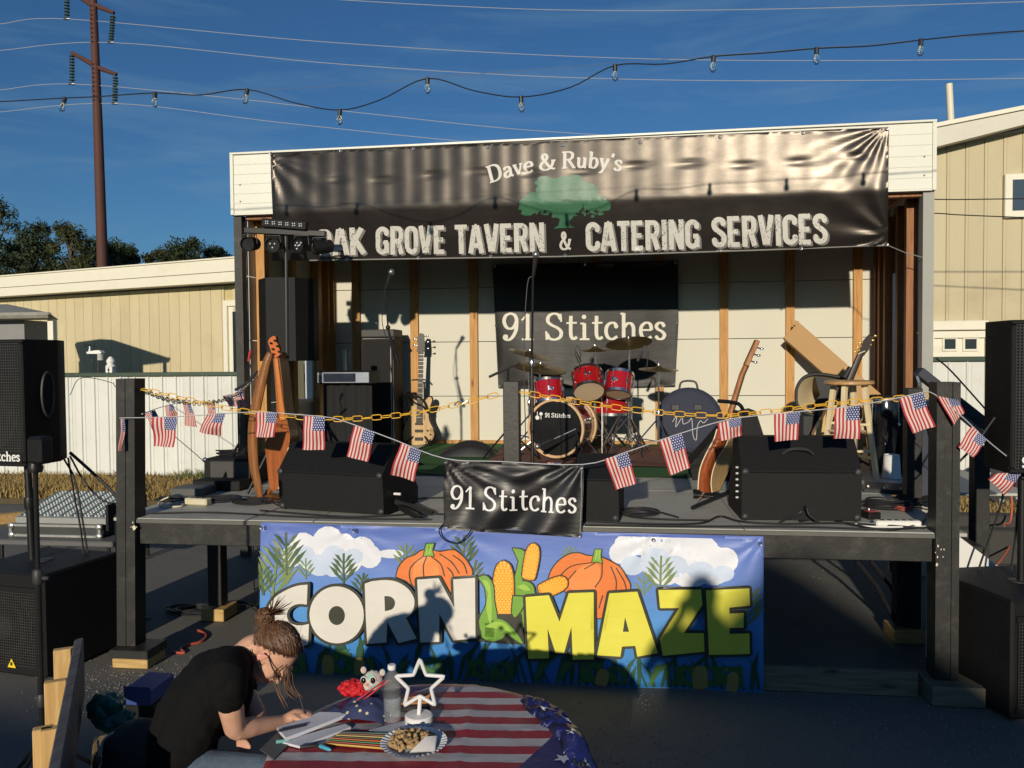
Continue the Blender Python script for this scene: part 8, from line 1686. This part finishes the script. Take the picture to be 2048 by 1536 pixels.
# hair: fine locks swept from the hairline back to a knot
rnd = random.Random(12); hr, hr2 = WB(), WB(); hc = (-.012, .012)
def hd(th, al):                                             # direction: al = angle from the face axis, th round it
    return Vector((math.cos(al), math.sin(al)*math.sin(th), math.sin(al)*math.cos(th)))
def hs(d, k=1.03): return H(hc[0]+d.x*.095*k, hc[1]+d.y*.089*k, d.z*.0755*k)
def hairline(th):
    s = math.sin(th); return 1.02 if s > .75 else (1.02+(.75-s)*.80 if s > -.35 else 1.9+(-.35-s)*.35)
cap = MB(); cap.grid(lambda a, t: hs(hd(2*PI*a, hairline(2*PI*a)*1.04+(PI-hairline(2*PI*a)*1.04)*t), 1.015), 48, 14); hair = T.part('hair', cap, M_hair, sharp='keep')
for i in range(950):
    th = rnd.uniform(0, 2*PI); a0 = hairline(th)+rnd.uniform(-.05, .55); pts = []
    for j in range(7):
        t = j/6; al = a0+(PI-.12-a0)*t; tt = th+(.25*math.sin(t*3+i))*.12; pts.append(hs(hd(tt, al), 1.03+rnd.uniform(0, .035)+.02*math.sin(PI*t)))
    (hr if i % 3 else hr2).tube(pts, [.0010, .0018, .0020, .0020, .0019, .0017, .0014], 4)
KN = H(-.138, .004); 
for i in range(340):
    d = Vector((rnd.gauss(0, 1), rnd.gauss(0, 1), rnd.gauss(0, 1))).normalized(); ax = d.orthogonal().normalized(); b_ = d.cross(ax); r_ = rnd.uniform(.014, .034); a0 = rnd.uniform(0, 6.3); sp_ = rnd.uniform(1.5, 4)
    (hr if i % 3 else hr2).tube([KN+(ax*math.cos(a0+sp_*j/6)+b_*math.sin(a0+sp_*j/6))*r_+d*rnd.uniform(-.012, .012) for j in range(7)], .0017, 4)
hr.ball(KN, .024, 14, 10)
for i in range(150):                                        # stray fine hairs
    p = hs(hd(rnd.uniform(0, 2*PI), rnd.uniform(1.2, 2.9)), 1.05); q = p+(p-HC).normalized()*rnd.uniform(.004, .014); e = Vector((rnd.gauss(0, .018), rnd.gauss(0, .018), rnd.gauss(0, .018))); hr2.tube([p-e*.7, q, q+e*.4+(p-HC).normalized()*rnd.uniform(-.006, .012)], .00055, 3)
for i in range(34):                                         # spiky ends of the knot
    d = (HU*rnd.uniform(.2, 1)-HF*rnd.uniform(-.2, .7)+HL*rnd.gauss(0, .4)).normalized(); s = KN+HU*.022+d*.012; hr.tube([s, s+d*.03, s+d*rnd.uniform(.045, .075)+HL*rnd.gauss(0, .008)], [.0024, .0018, .0004], 4)
for (f, u, l, ends) in ((.075, .045, .05, [(578, 1345), (582, 1372), (596, 1396)]), (.06, .03, .055, [(548, 1350), (552, 1380), (568, 1415)]), (.072, .05, .045, [(572, 1350), (574, 1382), (590, 1402)]), (-.045, -.06, .05, [(505, 1318), (500, 1325), (498, 1330)])):
    for k in range(5): j = Vector((rnd.gauss(0, .003), rnd.gauss(0, .004), rnd.gauss(0, .003))); hr2.tube(spline([H(f, u, l)+j]+[P_(a, b, -.05)+j*1.6+Vector((rnd.gauss(0, .002), 0, rnd.gauss(0, .002))) for a, b in ends], 4), .0011, 4)
T.part('hair_locks', hr, M_hair, hair, sharp='keep'); T.part('hair_locks', hr2, M_hair2, hair, sharp='keep')
gl_ = MB(); M_gls = mat('glasses_frame', (.012, .012, .014), .3)
for s in (1, -1):
    cg = (.098, -.004, s*.032); gl_.tube([H(cg[0]-.004*math.cos(2*t)-abs(.010*math.cos(t)), cg[1]+.018*math.sin(t), cg[2]+s*.023*math.cos(t)) for t in [2*PI*i/18 for i in range(19)]], .0022, 5, caps=False); gl_.tube([H(.088, .006, s*.056), H(.05, .006, s*.072), H(.0, .008, s*.0775), H(-.014, -.004, s*.0775)], .0024, 5)
gl_.tube([H(.102, .0, -.009), H(.104, .002, 0), H(.102, 0, .009)], .002, 5); T.part('glasses', gl_, M_gls)
ey = MB()
for s in (1, -1): ey.tube([H(.078, -.006, s*.044), H(.083, -.009, s*.034), H(.083, -.006, s*.022)], .002, 5); ey.tube([H(.082, .016, s*.046), H(.093, .021, s*.032), H(.094, .016, s*.016)], .0022, 5)
T.part('lashes_and_brows', ey, M_hair); T.part('lips', MB().ball(H(.1005, -.061), (.006, .005, .018), 12, 8, RH).ball(H(.0965, -.070), (.006, .005, .016), 12, 8, RH), mat('lip_skin', (.50, .18, .15), .45, var=.05), bd); T.done()
a = hR+Vector((.048, -.022, -.012)); single('pen', MB().tube([a-pen_d*.022, a-pen_d*.012, a+pen_d*.10, a+pen_d*.108], [.0008, .0035, .0035, .002], 8), M_blk, 'slim pen held in the writing hand', 'pen', 'pens on the table')
# ================================================================== low bench with back board
T = Thing('wooden_bench', 'low home made bench with pale uprights and grey back board', 'bench'); q0, q1 = Zp(152, 1277, .64), Zp(118, 1446, .64)
M_up = wood('pine_upright', (.60, .40, .17), (.48, .29, .1), 'Z'); M_gb2 = wood('grey_stained_board', (.11, .11, .115), (.06, .06, .065), 'Y')
dr = (q1-q0).normalized(); sd_ = Vector((dr.y, -dr.x, 0)); sd_ = sd_ if sd_.x > 0 else -sd_; mid = (q0+q1)/2+dr*.25; Lq = (q1-q0).length+.5; Rb = Matrix(((dr.x, sd_.x, 0), (dr.y, sd_.y, 0), (0, 0, 1)))
T.part('back_board', MB().box(mid+Vector((0, 0, -.125))+sd_*.012, (Lq, .034, .25), Rb, .004), M_gb2)
for (u, v, dep) in ((127, 1298, 0), (111, 1362, 0), (86, 1456, 0), (106, 1456, 0)):
    z = .60; c = Zp(u, v, z); T.part('upright', MB().box(Vector((c.x, c.y, .002+z/2)), (.075 if u > 100 else .06, .036, z), Rb @ Matrix.Rotation(PI/2, 3, 'Z'), .003), M_up)
for k in range(4): o = mid+sd_*(.10+.10*k); T.part('seat_slat', MB().box(Vector((o.x, o.y, .185)), (Lq, .085, .03), Rb, .003), M_up)
for e in (-.38, .38): o = mid+dr*Lq*e+sd_*.26; T.part('seat_support', MB().box(Vector((o.x, o.y, .0865)), (.05, .40, .165), Rb, .003), M_up)
T.done()
# second low seat carrying the person
pv = P_(352, 1540); single('low_seat', MB().bb(pv.x-.22, pv.x+.26, YW-.24, YW+.24, .002, .118, .012), mat('dark_cushion', (.03, .03, .035), .9), 'low dark cushioned seat under the person in the black T-shirt', 'seat')
# backpack, green bag, blue tub
bp = MB(); cbk = A(285, 1510, -1.85); bp.ball(cbk+Vector((0, 0, -.02)), (.17, .13, .15), 24, 16); bp.ball(cbk+Vector((.13, .03, -.08)), (.14, .11, .12), 20, 12); bp.ball(cbk+Vector((-.03, -.08, -.09)), (.12, .07, .10), 20, 12)
bm_ = blob(bp, .012, 4, 'backpack')
for v in bm_.vertices: p = v.co; v.co = p+v.normal*(noise.noise(p*12)*.014+noise.noise(Vector((p.x*34, p.y*12, p.z*16)))*.007)
T = Thing('backpack', 'slumped black backpack with pale zip cords on the bench', 'backpack'); M_bpk = mat('black_nylon', (.010, .010, .011), .65, var=.2, scale=30); T.part('pack', bm_, M_bpk, sharp='keep')
for pts in ([(226, 1465), (206, 1482), (201, 1510), (199, 1536)], [(196, 1480), (198, 1505), (199, 1530)]): T.part('zip_cord', MB().tube(spline([A(u, v, -2.0) for u, v in pts], 5), .004, 5), mat('pale_cord', (.45, .43, .38), .6))
T.part('zip_pull', MB().box(A(199, 1520, -2.005), (.018, .006, .03), None, .002), M_hoop); T.part('strap', MB().tube(spline([A(335, 1480, -1.75), A(360, 1500, -1.78), A(372, 1536, -1.8)], 5), .018, 8, flat=.3), M_bpk); T.done()
gb = MB(); cg = A(212, 1415, -1.55); gb.ball(cg, (.075, .06, .06), 20, 14); gb.ball(cg+Vector((.035, 0, -.05)), (.07, .06, .05), 16, 10); gm = blob(gb, .007, 2, 'green_bag')
for v in gm.vertices: p = v.co; v.co = p+v.normal*(noise.noise(p*22)*.016+noise.noise(p*55)*.006)
gm.set_sharp_from_angle(angle=math.radians(28)); tag(rebase(obj('plastic_bag', gm, mat('dark_green_plastic', (.008, .11, .085), .22, var=.2, scale=20))), 'crumpled dark green plastic bag on the bench', 'bag')
b0, b1 = A(246, 1411, -1.2), A(300, 1380, -1.2); T = Thing('blue_basket', 'blue plastic basket with toothed rim behind the person', 'basket'); M_blu = mat('blue_plastic', (.03, .06, .22), .45, var=.05)
T.part('bin', MB().bb(b0.x, b1.x, -1.2, -1.0, b0.z, b1.z, .006), M_blu); mb = MB(); nT = 9
for i in range(nT): x = b0.x+(b1.x-b0.x)*(i+.5)/nT; mb.bb(x-.0045, x+.0045, -1.198, -1.19, b1.z+.0005, b1.z+.010)
T.part('rim_tooth', mb, M_blu); T.part('stand_box', MB().bb(b0.x+.005, b1.x+.01, -1.19, -1.0, .002, b0.z-.001, .004), M_cab); T.done()
# ================================================================== people standing behind the camera whose shade falls on the banner
def standing(x, y, h, rz, label, top, bot, arms='phone', seed=0):
    s = h/1.75; M = TR((x, y, 0), rz) @ Matrix.Scale(s, 4); b, sh, tr_ = MB(), MB(), MB()
    def Lm(mb, pts, rs, n=10): limb(mb, [M @ Vector(p) for p in pts], [r*s for r in rs], n)
    b.ball(M @ Vector((0, .02, 1.63)), Vector((.076, .095, .115))*s, 16, 12); Lm(b, [(0, .0, 1.45), (0, .01, 1.56)], [.06, .055])
    Lm(b, [(0, 0, 1.42), (0, 0, 1.0)], [.10, .11]); Lm(sh, [(-.16, 0, 1.40), (.16, 0, 1.40)], [.075, .075]); Lm(sh, [(0, 0, 1.38), (0, .0, 1.2), (0, 0, .95)], [.14, .14, .145])
    for q in (-.09, .09): Lm(sh, [(q, 0, 1.36), (q*.9, 0, .95)], [.115, .12]); Lm(tr_, [(q, 0, .95), (q*1.05, .01, .5), (q*1.1, 0, .09)], [.10, .072, .055]); Lm(b, [(q*1.1, 0, .06), (q*1.15, .15, .035)], [.045, .035]); Lm(b, [(q, 0, .95), (q*1.1, 0, .08)], [.07, .04])
    for q in (-1, 1):
        if arms == 'phone': el, wr = (q*.27, .12, 1.22), (q*.07, .25, 1.50)
        else: el, wr = (q*.27, -.02, 1.12), (q*.26, .10, .88)
        Lm(b, [(q*.19, 0, 1.40), el, wr], [.05, .042, .03]); Lm(sh, [(q*.17, 0, 1.41), ((q*.19+el[0])/2, el[1]/2, (1.40+el[2])/2)], [.068, .062]); b.ball(M @ Vector((wr[0], wr[1]+.03, wr[2]+.02)), Vector((.035, .03, .045))*s, 10, 8)
        for k in range(4): Lm(b, [(wr[0], wr[1]+.04, wr[2]+.03+.012*k), (wr[0]-q*.03, wr[1]+.06, wr[2]+.03+.012*k)], [.010, .008], 6)
    b.ball(M @ Vector((0, .115, 1.62)), Vector((.013, .016, .02))*s, 8, 6)
    T = Thing('person', label, 'person', 'people standing behind the camera'); T.part('body', blob(b, .014, 3), M_skin, sharp='keep'); T.part('shirt', blob(sh, .016, 4, 'shirt'), top, sharp='keep'); T.part('trousers', blob(tr_, .016, 4, 'trousers'), bot, sharp='keep')
    hr_ = MB(); hr_.ball(M @ Vector((0, -.005, 1.665)), Vector((.085, .10, .10))*s, 16, 10); T.part('hair', hr_, M_hair)
    if arms == 'phone': T.part('phone', MB(M).box((0, .285, 1.535), (.15, .009, .075), None, .004), M_blk)
    return T.done()
M_g1 = mat('grey_sweater', (.2, .2, .22), .9); M_g2 = mat('green_jacket', (.06, .09, .05), .9); M_g3 = mat('maroon_shirt', (.16, .03, .03), .9); M_tr = mat('dark_trousers', (.03, .03, .04), .9)
standing(CAM.x-.02, CAM.y-.34, 1.80, 0, 'person in grey sweater holding a phone up, taking the photograph', M_g1, M_tr)
# unseen gabled building added behind the camera, roofline shaped to shade the near ground
yT = -14.0; T = Thing('added_shade_building', 'low gabled timber building added unseen behind the camera to shade the yard', 'building')
gp = [(-4.5, 0), (14, 0), (14, 3.25), (3.75, 3.3), (3.15, 3.75), (2.72, 4.10), (2.45, 4.22), (2.1, 3.85), (1.75, 3.40), (.2, 3.36), (-.6, 3.28), (-4.5, 3.27)]
T.part('wall', MB().prism([(x, z-.12 if z else 0) for x, z in gp], -6, TR((0, yT-.1, 0))), mat('shade_building_wall', (.10, .065, .04), .8, var=.15, scale=3)); n = len(gp)
for i in range(2, n-1):
    (xa, za), (xb, zb) = gp[i], gp[i+1]; T.part('roof', MB().add([(xa, yT, za), (xb, yT, zb), (xb, yT, zb-.11), (xa, yT, za-.11), (xa, yT-6.2, za), (xb, yT-6.2, zb), (xb, yT-6.2, zb-.11), (xa, yT-6.2, za-.11)], [(0, 1, 2, 3), (7, 6, 5, 4), (0, 4, 5, 1), (1, 5, 6, 2), (2, 6, 7, 3), (3, 7, 4, 0)]), mat('shade_building_roof', (.07, .065, .06), .9, var=.2, scale=6))
for i in range(43): x = -4.4+i*.425; T.part('board_batten', MB().bb(x, x+.05, yT-.1, yT-.07, .02, 3.1), MATS['shade_building_wall'])
for x in (.6, 4.6, 7.0, 9.4):
    w = T.part('window', MB().bb(x, x+1.1, yT-.1, yT-.04, 1.0, 2.2, .01), M_trim); T.part('window_pane', MB().bb(x+.08, x+1.02, yT-.042, yT-.035, 1.08, 2.12), M_glass, w)
d = T.part('door', MB().bb(2.2, 3.1, yT-.1, yT-.04, .01, 2.1, .01), M_trim); T.part('door_handle', MB().ball((3.0, yT-.02, 1.0), .035, 8, 6), M_hoop, d); T.done()
